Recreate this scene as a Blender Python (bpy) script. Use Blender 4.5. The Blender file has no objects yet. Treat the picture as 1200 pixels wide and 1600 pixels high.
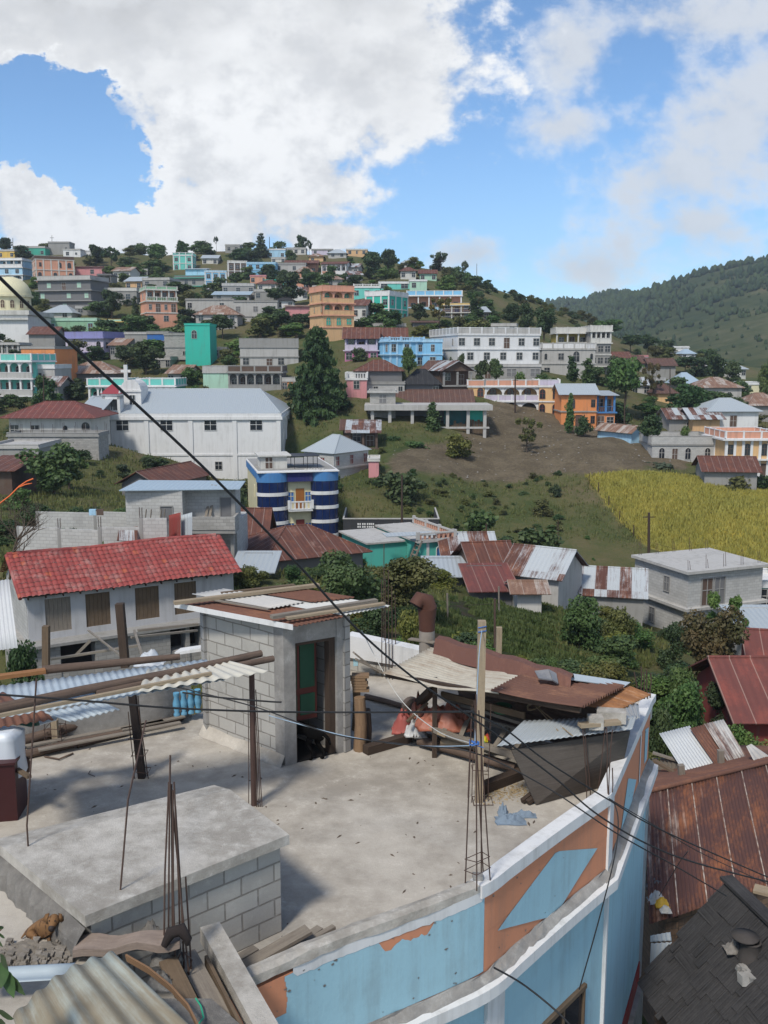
import bpy, math, random
import numpy as np
from mathutils import Vector, Matrix, noise as mnoise
R = math.radians
sc = bpy.context.scene
COL = sc.collection
rng = random.Random(7)
# ---------------------------------------------------------------- camera
PITCH, FPX = R(9.09), 1500.0
cam_d = bpy.data.cameras.new('camera'); cam = bpy.data.objects.new('camera', cam_d); COL.objects.link(cam)
cam.location = (0, 0, 0); cam.rotation_euler = (R(90) - PITCH, 0, 0)
cam_d.sensor_fit = 'AUTO'; cam_d.sensor_width = 36; cam_d.lens = 36 * FPX / 1600
cam_d.clip_start = .05; cam_d.clip_end = 8000
sc.camera = cam
CP, SP = math.cos(PITCH), math.sin(PITCH)
def ray(px, py):
    cx, cy = (px - 600) / FPX, (800 - py) / FPX
    return Vector((cx, CP + cy * SP, -SP + cy * CP))
def P(px, py, Y):                       # point seen at photo pixel px,py at ground distance Y
    d = ray(px, py); return d * (Y / d.y)
def G(px, py, z):                       # point seen at px,py on the level z
    d = ray(px, py); return d * (z / d.z)
def pix(p):
    zc = p[1] * CP - p[2] * SP; yc = p[1] * SP + p[2] * CP
    return 600 + FPX * p[0] / zc, 800 - FPX * yc / zc
# ---------------------------------------------------------------- node helpers
class N:
    def __init__(s, nt): s.nt = nt
    def __call__(s, typ, ins=None, **props):
        n = s.nt.nodes.new(typ)
        for k, v in props.items(): setattr(n, k, v)
        for k, v in (ins or {}).items():
            if v is None: continue
            if isinstance(v, bpy.types.NodeSocket): s.nt.links.new(v, n.inputs[k])
            else: n.inputs[k].default_value = v
        return n
    def m(s, op, a, b=None, c=None, clamp=False):
        return s('ShaderNodeMath', {0: a, 1: b, 2: c}, operation=op, use_clamp=clamp).outputs[0]
    def v(s, op, a, b=None): return s('ShaderNodeVectorMath', {0: a, 1: b}, operation=op).outputs[0]
    def mix(s, f, a, b, blend='MIX'):
        a = a if isinstance(a, bpy.types.NodeSocket) else (*a[:3], 1)
        b = b if isinstance(b, bpy.types.NodeSocket) else (*b[:3], 1)
        return s('ShaderNodeMix', {0: f, 6: a, 7: b}, data_type='RGBA', blend_type=blend).outputs[2]
    def noise(s, vec, scale, detail=4, rough=.6):
        return s('ShaderNodeTexNoise', {'Vector': vec, 'Scale': scale, 'Detail': detail, 'Roughness': rough}).outputs[0]
    def ss(s, x, lo, hi):
        return s('ShaderNodeMapRange', {0: x, 1: lo, 2: hi}, interpolation_type='SMOOTHSTEP').outputs[0]
    def scale(s, vec, xyz): return s.v('MULTIPLY', vec, tuple(xyz))
    def ramp(s, f, stops):
        n = s('ShaderNodeValToRGB', {0: f}); e = n.color_ramp.elements
        while len(e) < len(stops): e.new(.5)
        for k, (p, c) in enumerate(stops): e[k].position = p; e[k].color = (*c[:3], 1)
        return n.outputs[0]
    def sep(s, vec): return s('ShaderNodeSeparateXYZ', {0: vec}).outputs
    def comb(s, x, y, z=0.0): return s('ShaderNodeCombineXYZ', {0: x, 1: y, 2: z}).outputs[0]
    def bump(s, h, strength=.3, dist=.02):
        return s('ShaderNodeBump', {'Height': h, 'Strength': strength, 'Distance': dist}).outputs[0]
    def obj(s): return s('ShaderNodeTexCoord').outputs['Object']
    def uv(s): return s('ShaderNodeTexCoord').outputs['UV']
    def rnd(s): return s('ShaderNodeObjectInfo').outputs['Random']
    def out(s, col, rough=.85, normal=None, metal=0.0, spec=.3):
        b = s('ShaderNodeBsdfPrincipled', {'Base Color': col if isinstance(col, bpy.types.NodeSocket) else (*col[:3], 1), 'Roughness': rough, 'Metallic': metal, 'Specular IOR Level': spec, 'Normal': normal})
        o = s('ShaderNodeOutputMaterial', {0: b.outputs[0]}); return b
# ---------------------------------------------------------------- world, sun, exposure
SUN_EL, SUN_AZ = R(52), R(208)           # azimuth measured clockwise from +Y (view direction)
w = bpy.data.worlds.new('World'); sc.world = w; w.use_nodes = True; w.node_tree.nodes.clear()
n = N(w.node_tree)
sky = n('ShaderNodeTexSky', sky_type='NISHITA', sun_disc=False, sun_elevation=SUN_EL, sun_rotation=SUN_AZ, altitude=2400, air_density=1.0, dust_density=.6, ozone_density=1.6)
skyc = n.v('SCALE', sky.outputs[0]); skyc.node.inputs['Scale'].default_value = 1.0
d = n('ShaderNodeTexCoord').outputs['Generated']
dx, dy, dz = n.sep(d)
yy = n.m('MAXIMUM', n.m('ABSOLUTE', dy), .12)
a, b = n.m('DIVIDE', dx, yy), n.m('DIVIDE', dz, yy)
ab = n.comb(a, b, n.m('MULTIPLY', n.m('LESS_THAN', dy, 0.0), 7.0))
def blob(cx, cy, rx, ry):
    p = P(cx, cy, 1.0); sx, sy = 1500 / rx, 1500 / ry
    q = n.v('MULTIPLY', n.v('SUBTRACT', n.comb(a, b), (p.x, p.z, 0)), (sx, sy, 0))
    l = n('ShaderNodeVectorMath', {0: q}, operation='LENGTH').outputs['Value']
    return n.m('SUBTRACT', 1.0, l)
def union(lst):
    r = lst[0]
    for q in lst[1:]: r = n('ShaderNodeMath', {0: r, 1: q, 2: .35}, operation='SMOOTH_MAX').outputs[0]
    return r
pos = union([blob(*q) for q in ((330, 60, 420, 140), (560, 90, 215, 175), (350, 210, 190, 150), (440, 285, 150, 85), (90, 300, 165, 100), (240, 355, 300, 60), (20, 40, 260, 90), (500, 370, 90, 28))])
wis = union([blob(*q) for q in ((1150, 190, 190, 140), (1060, 270, 165, 100), (900, 80, 90, 70), (1090, 30, 220, 60), (880, 200, 80, 40), (925, 420, 120, 50), (740, 395, 80, 40), (1080, 350, 130, 60))])
hole = union([blob(*q) for q in ((85, 195, 300, 215), (40, 160, 220, 150), (150, 240, 190, 160))])
nz = n.noise(n.scale(ab, (1, 1.25, 1)), 9.5, 9, .6)
nz2 = n.noise(n.scale(ab, (1, 1.3, 1)), 30, 7, .62)
nzc = n.m('ADD', n.m('MULTIPLY', n.m('SUBTRACT', nz, .5), 2.0), n.m('MULTIPLY', n.m('SUBTRACT', nz2, .5), .75))
f1 = n.m('ADD', n.m('SUBTRACT', pos, n.m('MULTIPLY', n.ss(n.m('ADD', hole, n.m('MULTIPLY', nzc, .9)), .50, .90), 1.9)), nzc)
c1 = n.ss(f1, -.07, .30)
f2 = n.m('ADD', wis, n.m('MULTIPLY', nzc, 1.5))
c2 = n.m('MULTIPLY', n.ss(f2, -.08, .85), .88)
gen = n.m('MULTIPLY', n.ss(n.noise(d, 2.2, 7, .6), .45, .62), n.ss(dy, .35, .15))      # clouds of the rest of the sky
lowhaze = n.m('MULTIPLY', n.ss(b, .24, .0), .35)
cov = n.m('MAXIMUM', n.m('MAXIMUM', c1, c2), gen)
# cloud body: bright rims and lower left, grey thick middle and top
tex = n.noise(n.scale(ab, (1, 1.6, 1)), 4.2, 6, .55)
grey = n.m('MULTIPLY', n.ss(f1, .1, .75), n.ss(n.m('ADD', b, n.m('MULTIPLY', n.m('SUBTRACT', tex, .5), .5)), .20, .42))
ccol = n.mix(n.m('MULTIPLY', grey, .95), (6.3, 6.4, 6.5), (3.5, 3.6, 3.75))
ccol = n.mix(n.m('MULTIPLY', n.ss(n.m('ADD', n.m('MULTIPLY', nz, .6), n.m('MULTIPLY', nz2, .4)), .56, .40), .55), ccol, (3.7, 3.85, 4.1))
ccol = n.mix(n.m('MULTIPLY', n.m('MULTIPLY', c2, n.m('SUBTRACT', 1.0, c1)), .8), ccol, (4.05, 4.3, 4.65))
skyt = n.mix(1.0, skyc, (.80, 1.0, 1.10), 'MULTIPLY')
skyt = n.mix(lowhaze, skyt, (2.9, 4.0, 4.9))
col = n.mix(cov, skyt, ccol)
bg = n('ShaderNodeBackground', {0: col, 1: .11})
n('ShaderNodeOutputWorld', {0: bg.outputs[0]})
sun_d = bpy.data.lights.new('sun', 'SUN'); sun = bpy.data.objects.new('sun', sun_d); COL.objects.link(sun)
sun_d.energy = 2.5; sun_d.angle = R(9.0); sun_d.color = (1, .94, .84)
sdir = Vector((math.sin(SUN_AZ) * math.cos(SUN_EL), math.cos(SUN_AZ) * math.cos(SUN_EL), math.sin(SUN_EL)))
sun.rotation_euler = sdir.to_track_quat('Z', 'Y').to_euler(); sun.location = sdir * 60
vs = sc.view_settings; vs.view_transform = 'Standard'; vs.look = 'None'; vs.exposure = 0.55; vs.gamma = 1; vs.use_curve_mapping = False
sc.cycles.max_bounces = 5; sc.cycles.diffuse_bounces = 3; sc.cycles.transparent_max_bounces = 4
# ---------------------------------------------------------------- materials
MATS = {}
def newmat(name):
    m = bpy.data.materials.new(name); m.use_nodes = True; m.node_tree.nodes.clear(); MATS[name] = m
    return m, N(m.node_tree)
def wallvec(n):                          # object coords -> (along wall, up) whichever way the wall faces
    o = n.obj(); x, y, z = n.sep(o)
    nx, ny, nzz = n.sep(n('ShaderNodeTexCoord').outputs['Normal'])
    k = n.m('GREATER_THAN', n.m('ABSOLUTE', nx), n.m('ABSOLUTE', ny))
    u = n.m('ADD', n.m('MULTIPLY', x, n.m('SUBTRACT', 1.0, k)), n.m('MULTIPLY', y, k))
    top = n.m('GREATER_THAN', n.m('ABSOLUTE', nzz), .7)
    v = n.m('ADD', n.m('MULTIPLY', z, n.m('SUBTRACT', 1.0, top)), n.m('MULTIPLY', y, top))
    u = n.m('ADD', n.m('MULTIPLY', u, n.m('SUBTRACT', 1.0, top)), n.m('MULTIPLY', x, top))
    return n.comb(u, v), o
def plaster(name, col, var=.16, stain=.35, dirt=(.13, .12, .10), sc_=1.0, rough=.9, bump=.15):
    if name in MATS: return MATS[name]
    m, n = newmat(name); o = n.obj()
    big = n.noise(n.scale(o, (sc_ * .5,) * 3), 1.0, 5, .65)
    fine = n.noise(o, 9 * sc_, 5, .7)
    streak = n.noise(n.scale(o, (2.6 * sc_, 2.6 * sc_, .22 * sc_)), 1.0, 5, .7)
    f = n.m('ADD', n.m('MULTIPLY', n.m('SUBTRACT', big, .5), 2 * var), n.m('MULTIPLY', n.m('SUBTRACT', fine, .5), var))
    c = n.mix(n.m('ABSOLUTE', f), col, tuple(q * .55 for q in col))
    c = n.mix(n.m('MULTIPLY', n.ss(n.m('ADD', n.m('MULTIPLY', streak, .6), n.m('MULTIPLY', big, .4)), .46, .66), stain), c, dirt)
    n.out(c, rough, n.bump(fine, bump, .02)); return m
def block(name, col=(.36, .35, .33), mortar=(.22, .21, .20), var=.3, bw=.4, bh=.2, msize=.012, bump=.5):
    if name in MATS: return MATS[name]
    m, n = newmat(name); v, o = wallvec(n)
    c2 = tuple(q * (1 - var) for q in col)
    br = n('ShaderNodeTexBrick', {'Vector': v, 'Color1': (*col, 1), 'Color2': (*c2, 1), 'Mortar': (*mortar, 1), 'Scale': 1.0, 'Mortar Size': msize, 'Mortar Smooth': .3, 'Bias': -.2, 'Brick Width': bw, 'Row Height': bh})
    big = n.noise(o, .6, 5, .65); fine = n.noise(o, 22, 4, .7)
    c = n.mix(n.m('MULTIPLY', n.ss(big, .42, .75), .4), br.outputs[0], tuple(q * .5 for q in col))
    c = n.mix(n.m('MULTIPLY', fine, .3), c, tuple(q * .7 for q in col))
    h = n.m('ADD', n.m('MULTIPLY', br.outputs[1], -1.0), n.m('MULTIPLY', fine, .35))
    n.out(c, .95, n.bump(h, bump, .012)); return m
def rust(name, amt=.5, galv=(.42, .45, .47), r1=(.20, .075, .035), r2=(.085, .036, .026), stripes=.5, panel=.8, corrug=0.0, metal=.0):
    """corrugated iron: UV u runs across the sheets, v down the slope"""
    if name in MATS: return MATS[name]
    m, n = newmat(name); u = n.uv(); x, y, _ = n.sep(u); o = n.rnd()
    off = n.comb(n.m('MULTIPLY', o, 37.0), n.m('MULTIPLY', o, 91.0))
    uu = n.v('ADD', u, off)
    cell = n('ShaderNodeTexWhiteNoise', {0: n.comb(n.m('FLOOR', n.m('DIVIDE', x, panel)), n.m('FLOOR', n.m('DIVIDE', y, 2.4)), n.m('MULTIPLY', o, 50.0))}, noise_dimensions='3D').outputs[0]
    st = n.noise(n.scale(uu, (9, .5, 1)), 1.0, 5, .7)
    bg_ = n.noise(n.scale(uu, (1.3, .8, 1)), 1.0, 5, .65)
    fine = n.noise(n.scale(uu, (14, 8, 1)), 1.0, 4, .7)
    f = n.m('ADD', n.m('ADD', n.m('MULTIPLY', cell, .42), n.m('MULTIPLY', st, stripes)), n.m('ADD', n.m('MULTIPLY', bg_, .5), n.m('MULTIPLY', fine, .16)))
    mean = .21 + stripes * .5 + .33
    r = n.ss(f, mean + (.5 - amt) * 1.1 - .16, mean + (.5 - amt) * 1.1 + .16)
    rc = n.mix(n.ss(n.m('ADD', n.m('MULTIPLY', fine, .35), n.m('MULTIPLY', bg_, .65)), .34, .54), r1, r2)
    gc = n.mix(n.m('MULTIPLY', fine, .5), galv, tuple(q * .6 for q in galv))
    c = n.mix(r, gc, rc)
    nrm = None
    if corrug:
        wv = n.m('SINE', n.m('MULTIPLY', x, 2 * math.pi / corrug)); nrm = n.bump(wv, .6, .02)
        c = n.mix(n.m('MULTIPLY', n.m('LESS_THAN', n.m('FRACT', n.m('DIVIDE', x, panel)), .05), .45), c, tuple(q * .9 for q in galv))
    n.out(c, n.m('ADD', .5, n.m('MULTIPLY', r, .35)), nrm, n.m('MULTIPLY', n.m('SUBTRACT', 1.0, r), metal), .4); return m
def woodm(name, c1=(.16, .115, .075), c2=(.075, .052, .035), grain=(1, 14, 14), rough=.9):
    if name in MATS: return MATS[name]
    m, n = newmat(name); o = n.obj(); u = n.uv(); r = n.rnd()
    uu = n.v('ADD', n.scale(u, (2.0, 40, 1)), n.comb(n.m('MULTIPLY', r, 60.0), n.m('MULTIPLY', r, 33.0)))
    g = n.noise(uu, 1.0, 5, .7); bgn = n.noise(o, 2.2, 4, .6); fn = n.noise(o, 30, 4, .7)
    f = n.m('ADD', n.m('MULTIPLY', g, .6), n.m('ADD', n.m('MULTIPLY', bgn, .25), n.m('MULTIPLY', fn, .2)))
    c = n.ramp(f, [(.32, c2), (.52, tuple((p + q) / 2 for p, q in zip(c1, c2))), (.7, c1)])
    n.out(c, rough, n.bump(g, .5, .01)); return m
def flat(name, col, rough=.6, var=.25, scale=6, metal=0.0, spec=.4):
    if name in MATS: return MATS[name]
    m, n = newmat(name); o = n.obj(); f = n.noise(o, scale, 4, .65)
    c = n.mix(n.m('MULTIPLY', f, var * 2), col, tuple(q * .5 for q in col))
    n.out(c, rough, n.bump(f, .15, .01), metal, spec); return m
def leafm(name, c1, c2, c3=None, trans=.25, scale=.9):
    if name in MATS: return MATS[name]
    m, n = newmat(name); o = n.obj(); r = n.rnd()
    f = n.noise(o, scale, 4, .7); f2 = n.noise(o, scale * 6, 3, .7)
    c = n.mix(n.ss(n.m('ADD', n.m('MULTIPLY', f, .6), n.m('MULTIPLY', f2, .4)), .38, .62), c1, c2)
    if c3: c = n.mix(n.m('MULTIPLY', n.ss(f, .6, .75), .8), c, c3)
    hs = n('ShaderNodeHueSaturation', {'Hue': n.m('ADD', .485, n.m('MULTIPLY', r, .03)), 'Saturation': n.m('ADD', .85, n.m('MULTIPLY', r, .2)), 'Value': n.m('ADD', .8, n.m('MULTIPLY', r, .4)), 'Color': c})
    c = hs.outputs[0]
    df = n('ShaderNodeBsdfPrincipled', {'Base Color': c, 'Roughness': .55, 'Specular IOR Level': .25}).outputs[0]
    tr = n('ShaderNodeBsdfTranslucent', {'Color': c}).outputs[0]
    mx = n('ShaderNodeMixShader', {0: trans, 1: df, 2: tr}).outputs[0]
    n('ShaderNodeOutputMaterial', {0: mx}); return m
# ---------------------------------------------------------------- mesh builder
class MB:
    def __init__(s): s.v = []; s.f = []; s.mi = []; s.uv = []; s.sm = []
    def add(s, verts, faces, mi=0, uvs=None, smooth=False):
        b = len(s.v); s.v += [tuple(q) for q in verts]
        for k, f in enumerate(faces):
            s.f.append([b + i for i in f]); s.mi.append(mi); s.sm.append(smooth)
            s.uv.append(uvs[k] if uvs else None)
        return s
    def hexa(s, c, mi=0):               # 8 corners: bottom 4 ccw, top 4 ccw
        L = [(Vector(c[i]) - Vector(c[j])).length for i, j in ((0, 1), (1, 2), (0, 4))]
        F = [(3, 2, 1, 0), (4, 5, 6, 7), (0, 1, 5, 4), (1, 2, 6, 5), (2, 3, 7, 6), (3, 0, 4, 7)]
        D = [(0, 1), (0, 1), (0, 2), (1, 2), (0, 2), (1, 2)]
        uvs = []
        for (p, q) in D:
            a_, b_ = L[p], L[q]
            uvs.append([(0, 0), (a_, 0), (a_, b_), (0, b_)] if a_ >= b_ else [(0, 0), (0, a_), (b_, a_), (b_, 0)])
        return s.add(c, F, mi, uvs)
    def box(s, x0, y0, z0, x1, y1, z1, mi=0):
        return s.hexa([(x0, y0, z0), (x1, y0, z0), (x1, y1, z0), (x0, y1, z0), (x0, y0, z1), (x1, y0, z1), (x1, y1, z1), (x0, y1, z1)], mi)
    def beam(s, p, q, w, h, mi=0, up=(0, 0, 1), w2=None, h2=None):
        p, q = Vector(p), Vector(q); t = (q - p).normalized(); u = Vector(up)
        if abs(t.dot(u)) > .98: u = Vector((1, 0, 0))
        r = t.cross(u).normalized(); u = r.cross(t); w2 = w2 or w; h2 = h2 or h
        c = []
        for (o, ww, hh) in ((p, w, h), (q, w2, h2)):
            c.append([o - r * ww / 2 - u * hh / 2, o + r * ww / 2 - u * hh / 2, o + r * ww / 2 + u * hh / 2, o - r * ww / 2 + u * hh / 2])
        return s.hexa([c[0][0], c[1][0], c[1][1], c[0][1], c[0][3], c[1][3], c[1][2], c[0][2]], mi)
    def tube(s, pts, r, k=6, mi=0, smooth=True):
        pts = [Vector(p) for p in pts]; rs = r if isinstance(r, (list, tuple)) else [r] * len(pts)
        vs_, fs, uvs = [], [], []; L = 0; ls = []
        for i, p in enumerate(pts):
            t = (pts[min(i + 1, len(pts) - 1)] - pts[max(i - 1, 0)]).normalized()
            u = Vector((0, 0, 1)) if abs(t.z) < .9 else Vector((1, 0, 0))
            a_ = t.cross(u).normalized(); b_ = a_.cross(t)
            if i: L += (p - pts[i - 1]).length
            ls.append(L)
            for j in range(k):
                th = 2 * math.pi * j / k
                vs_.append(p + (a_ * math.cos(th) + b_ * math.sin(th)) * rs[i])
        for i in range(len(pts) - 1):
            for j in range(k):
                j2 = (j + 1) % k
                fs.append((i * k + j, i * k + j2, (i + 1) * k + j2, (i + 1) * k + j))
                w_ = rs[i] * 6.28 / k
                uvs.append([(ls[i], j * w_), (ls[i], j * w_ + w_), (ls[i + 1], j * w_ + w_), (ls[i + 1], j * w_)])
        s.add(vs_, fs, mi, uvs, smooth)
        m_ = (len(pts) - 1) * k
        s.add([vs_[j] for j in range(k)], [tuple(range(k - 1, -1, -1))], mi)
        s.add([vs_[m_ + j] for j in range(k)], [tuple(range(k))], mi)
        return s
    def lathe(s, prof, c=(0, 0, 0), k=16, mi=0, smooth=True):
        c = Vector(c); vs_, fs = [], []
        for r_, z_ in prof:
            for j in range(k):
                th = 2 * math.pi * j / k; vs_.append(c + Vector((r_ * math.cos(th), r_ * math.sin(th), z_)))
        for i in range(len(prof) - 1):
            for j in range(k):
                j2 = (j + 1) % k; fs.append((i * k + j, i * k + j2, (i + 1) * k + j2, (i + 1) * k + j))
        s.add(vs_, fs, mi, None, smooth)
        s.add(vs_[:k], [tuple(range(k - 1, -1, -1))], mi); s.add(vs_[-k:], [tuple(range(k))], mi); return s
    def prism(s, poly, z0, z1, mi=0):
        k = len(poly); vs_ = [(p[0], p[1], z0) for p in poly] + [(p[0], p[1], z1) for p in poly]
        fs = [tuple(range(k - 1, -1, -1)), tuple(range(k, 2 * k))] + [(i, (i + 1) % k, k + (i + 1) % k, k + i) for i in range(k)]
        return s.add(vs_, fs, mi)
    def slab(s, quad, th, mi=0, uv=True):   # thick quad (v0,v1,v2,v3), v0->v1 across, v0->v3 down slope; thickness below
        q = [Vector(p) for p in quad]; nn = (q[1] - q[0]).cross(q[3] - q[0]).normalized()
        if nn.z < 0: nn = -nn
        W = (q[1] - q[0]).length; H = (q[3] - q[0]).length; W2 = (q[2] - q[3]).length
        t0 = (q[3] - q[0]).dot((q[1] - q[0]).normalized()); lo = [p - nn * th for p in q]
        U = [(0, 0), (W, 0), (t0 + W2, H), (t0, H)]
        fs = [(0, 1, 2, 3), (7, 6, 5, 4)] + [(i, (i + 1) % 4, 4 + (i + 1) % 4, 4 + i) for i in range(4)]
        uvs = [U, U[::-1]] + [[U[i], U[(i + 1) % 4], U[(i + 1) % 4], U[i]] for i in range(4)]
        return s.add(q + lo, fs, mi, uvs)
    def corr(s, p0, p1, p3, pitch=.076, amp=.01, mi=0, sag=None, th=.004, ny=6, per=8, p2=None, edge=None):
        """corrugated sheet: p0->p1 runs across the ridges, p0->p3 along them"""
        p0, p1, p3 = Vector(p0), Vector(p1), Vector(p3); p2 = Vector(p2) if p2 else p1 + p3 - p0
        W, L = (p1 - p0).length, (p3 - p0).length; nn = (p1 - p0).cross(p3 - p0).normalized()
        if nn.z < 0: nn = -nn
        nx = max(8, int(W / pitch * per)); V = []; U = []
        for j in range(ny + 1):
            for i in range(nx + 1):
                a_, b_ = i / nx, j / ny
                if edge: b_ = b_ * (1 + edge(a_) * (1 if b_ > 0 else 0))
                p = p0 * (1 - a_) * (1 - b_) + p1 * a_ * (1 - b_) + p2 * a_ * b_ + p3 * (1 - a_) * b_
                h = amp * math.sin(2 * math.pi * a_ * W / pitch)
                if sag: h += sag(a_, b_)
                V.append(p + nn * h); U.append((a_ * W, b_ * L))
        m = len(V); k = nx + 1; V = V + [p - nn * th for p in V]
        F, UV = [], []
        for j in range(ny):
            for i in range(nx):
                q = [j * k + i, j * k + i + 1, (j + 1) * k + i + 1, (j + 1) * k + i]
                F.append(q); UV.append([U[t] for t in q]); F.append([m + t for t in q[::-1]]); UV.append([U[t] for t in q[::-1]])
        rim = [i for i in range(k)] + [j * k + nx for j in range(1, ny + 1)] + [ny * k + i for i in range(nx - 1, -1, -1)] + [j * k for j in range(ny - 1, 0, -1)]
        for t in range(len(rim)):
            i, j = rim[t], rim[(t + 1) % len(rim)]; F.append([i, m + i, m + j, j]); UV.append([U[i], U[i], U[j], U[j]])
        return s.add(V, F, mi, UV, True)
    def mesh(s, name, mats, off=None):
        me = bpy.data.meshes.new(name)
        V = s.v if off is None else [(x - off[0], y - off[1], z - off[2]) for x, y, z in s.v]
        me.from_pydata(V, [], s.f)
        for m in mats: me.materials.append(m)
        if len(mats) > 1: me.polygons.foreach_set('material_index', s.mi)
        me.polygons.foreach_set('use_smooth', s.sm)
        if any(u is not None for u in s.uv):
            l = me.uv_layers.new(name='UVMap'); flat_ = []
            for f, u in zip(s.f, s.uv):
                for k in range(len(f)): flat_ += (u[k] if u else (0, 0))
            l.data.foreach_set('uv', flat_)
        me.update(); return me
    def build(s, name, mats, parent=None, world=True):
        """vertices in world space (world=True) or in the parent's own frame"""
        mats = mats if isinstance(mats, (list, tuple)) else [mats]
        off = None
        if parent is not None and world:
            off = Vector(parent.location); pp = parent.parent
            while pp is not None: off = off + Vector(pp.location); pp = pp.parent
        o = bpy.data.objects.new(name, s.mesh(name, mats, off)); COL.objects.link(o)
        if parent is not None: o.parent = parent
        return o
    def solo(s, name, mats, label, cat, group=None, kind=None):   # a thing that is one mesh, origin at its base
        a_ = np.array(s.v); c = (float(a_[:, 0].mean()), float(a_[:, 1].mean()), float(a_[:, 2].min()))
        mats = mats if isinstance(mats, (list, tuple)) else [mats]
        o = bpy.data.objects.new(name, s.mesh(name, mats, c)); o.location = c; COL.objects.link(o)
        return tag(o, label, cat, group, kind)
def tag(o, label=None, cat=None, group=None, kind=None):
    if label: o['label'] = label
    if cat: o['category'] = cat
    if group: o['group'] = group
    if kind: o['kind'] = kind
    return o
def thing(name, label, cat, loc=(0, 0, 0), rz=0.0, group=None):
    o = bpy.data.objects.new(name, None); COL.objects.link(o); o.location = loc; o.rotation_euler = (0, 0, rz); o.empty_display_size = .2
    return tag(o, label, cat, group)
def part(name, mesh, parent, loc=(0, 0, 0), rz=0.0, scale=None):
    o = bpy.data.objects.new(name, mesh); COL.objects.link(o); o.parent = parent; o.location = loc; o.rotation_euler = (0, 0, rz)
    if scale: o.scale = scale
    return o
def structure(o): o['kind'] = 'structure'; return o
def fast_mesh(name, V, F4, mat, smooth=False):
    V = np.asarray(V, dtype=np.float32); F4 = np.asarray(F4, dtype=np.int32); k = F4.shape[1]
    me = bpy.data.meshes.new(name); me.vertices.add(len(V)); me.vertices.foreach_set('co', V.ravel())
    me.loops.add(F4.size); me.loops.foreach_set('vertex_index', F4.ravel())
    me.polygons.add(len(F4)); me.polygons.foreach_set('loop_start', np.arange(0, F4.size, k, dtype=np.int32))
    try: me.polygons.foreach_set('loop_total', np.full(len(F4), k, dtype=np.int32))
    except Exception: pass
    if smooth: me.polygons.foreach_set('use_smooth', np.ones(len(F4), dtype=bool))
    me.materials.append(mat); me.update(calc_edges=True); return me
# ---------------------------------------------------------------- terrain
CTRL = {
 -700: [(5, None, -11.5), (40, 1010), (60, 880), (100, 745), (140, 655), (220, 520), (310, 440), (390, 400)],
 0:   [(5, None, -11.5), (14, None, -11.5), (36, 1130), (47, 1120), (51.5, 960), (54, 890), (60, 880), (75, 805), (100, 745), (120, 705), (140, 652), (160, 612), (190, 562), (220, 520), (260, 472), (310, 436), (350, 410), (395, 397)],
 200: [(5, None, -11.5), (14, None, -11.5), (36, 1130), (48, 1110), (51.5, 950), (55, 890), (70, 820), (100, 772), (125, 752), (140, 660), (165, 612), (190, 580), (220, 540), (260, 490), (300, 445), (340, 412), (390, 400)],
 400: [(5, None, -12), (16, None, -12), (40, 1050), (50, 980), (60, 920), (75, 872), (90, 852), (105, 800), (125, 757), (145, 645), (165, 595), (190, 562), (220, 522), (260, 472), (300, 440), (340, 410), (385, 387)],
 600: [(5, None, -12.5), (18, None, -12.8), (40, 1000), (60, 905), (90, 832), (105, 792), (115, 757), (135, 692), (150, 642), (165, 600), (185, 540), (215, 505), (250, 468), (300, 432), (345, 405)],
 750: [(5, None, -12.5), (20, None, -13), (40, 1035), (60, 945), (80, 895), (95, 852), (115, 775), (135, 702), (149, 670), (157, 650), (168, 605), (185, 560), (215, 518), (250, 482), (300, 447), (325, 434)],
 900: [(5, None, -12.5), (20, None, -13), (40, 1065), (60, 975), (85, 905), (95, 870), (115, 757), (135, 702), (149, 674), (158, 655), (175, 622), (200, 590), (240, 550), (280, 512), (315, 492)],
 1050: [(5, None, -12), (20, None, -13), (40, 1085), (67, 1000), (88, 925), (97, 868), (115, 775), (125, 745), (150, 700), (180, 650), (220, 612), (270, 580), (330, 552)],
 1200: [(5, None, -12), (20, None, -13), (40, 1105), (67, 1000), (90, 918), (97, 870), (118, 792), (130, 755), (160, 712), (190, 672), (240, 625), (300, 595), (400, 570)],
 1900: [(5, None, -12), (20, None, -13), (40, 1105), (67, 1000), (90, 918), (97, 870), (118, 792), (130, 755), (160, 705), (190, 660), (240, 610), (300, 580), (400, 560)]}
NA, NY = 220, 260
AX = np.linspace(-1.0, 1.0, NA); YX = np.geomspace(5, 470, NY)
def build_table(ctrl, YX, fall, AX=AX):
    us = sorted(ctrl); tab = np.zeros((len(us), len(YX)))
    for k, u in enumerate(us):
        ys, zs = [], []
        for c in ctrl[u]:
            ys.append(c[0]); zs.append(c[2] if len(c) > 2 else P(u, c[1], c[0]).z)
        if fall: ys += [ys[-1] + 25, ys[-1] + 120]; zs += [zs[-1] - 4, zs[-1] - 45]
        tab[k] = np.interp(YX, ys, zs)
    ua = np.array([(u - 600) / 1500 for u in us]); T = np.zeros((len(AX), len(YX)))
    for j in range(len(YX)): T[:, j] = np.interp(AX, ua, tab[:, j])
    return T
def blur(T, na, ny):
    for ax, k in ((0, na), (1, ny)):
        ker = np.ones(2 * k + 1) / (2 * k + 1)
        for _ in range(2):
            pad = [(0, 0), (0, 0)]; pad[ax] = (k, k); Q = np.pad(T, pad, mode='edge')
            T = np.apply_along_axis(lambda r: np.convolve(r, ker, 'valid'), ax, Q)
    return T
HT = blur(build_table(CTRL, YX, True), 5, 2)
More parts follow.
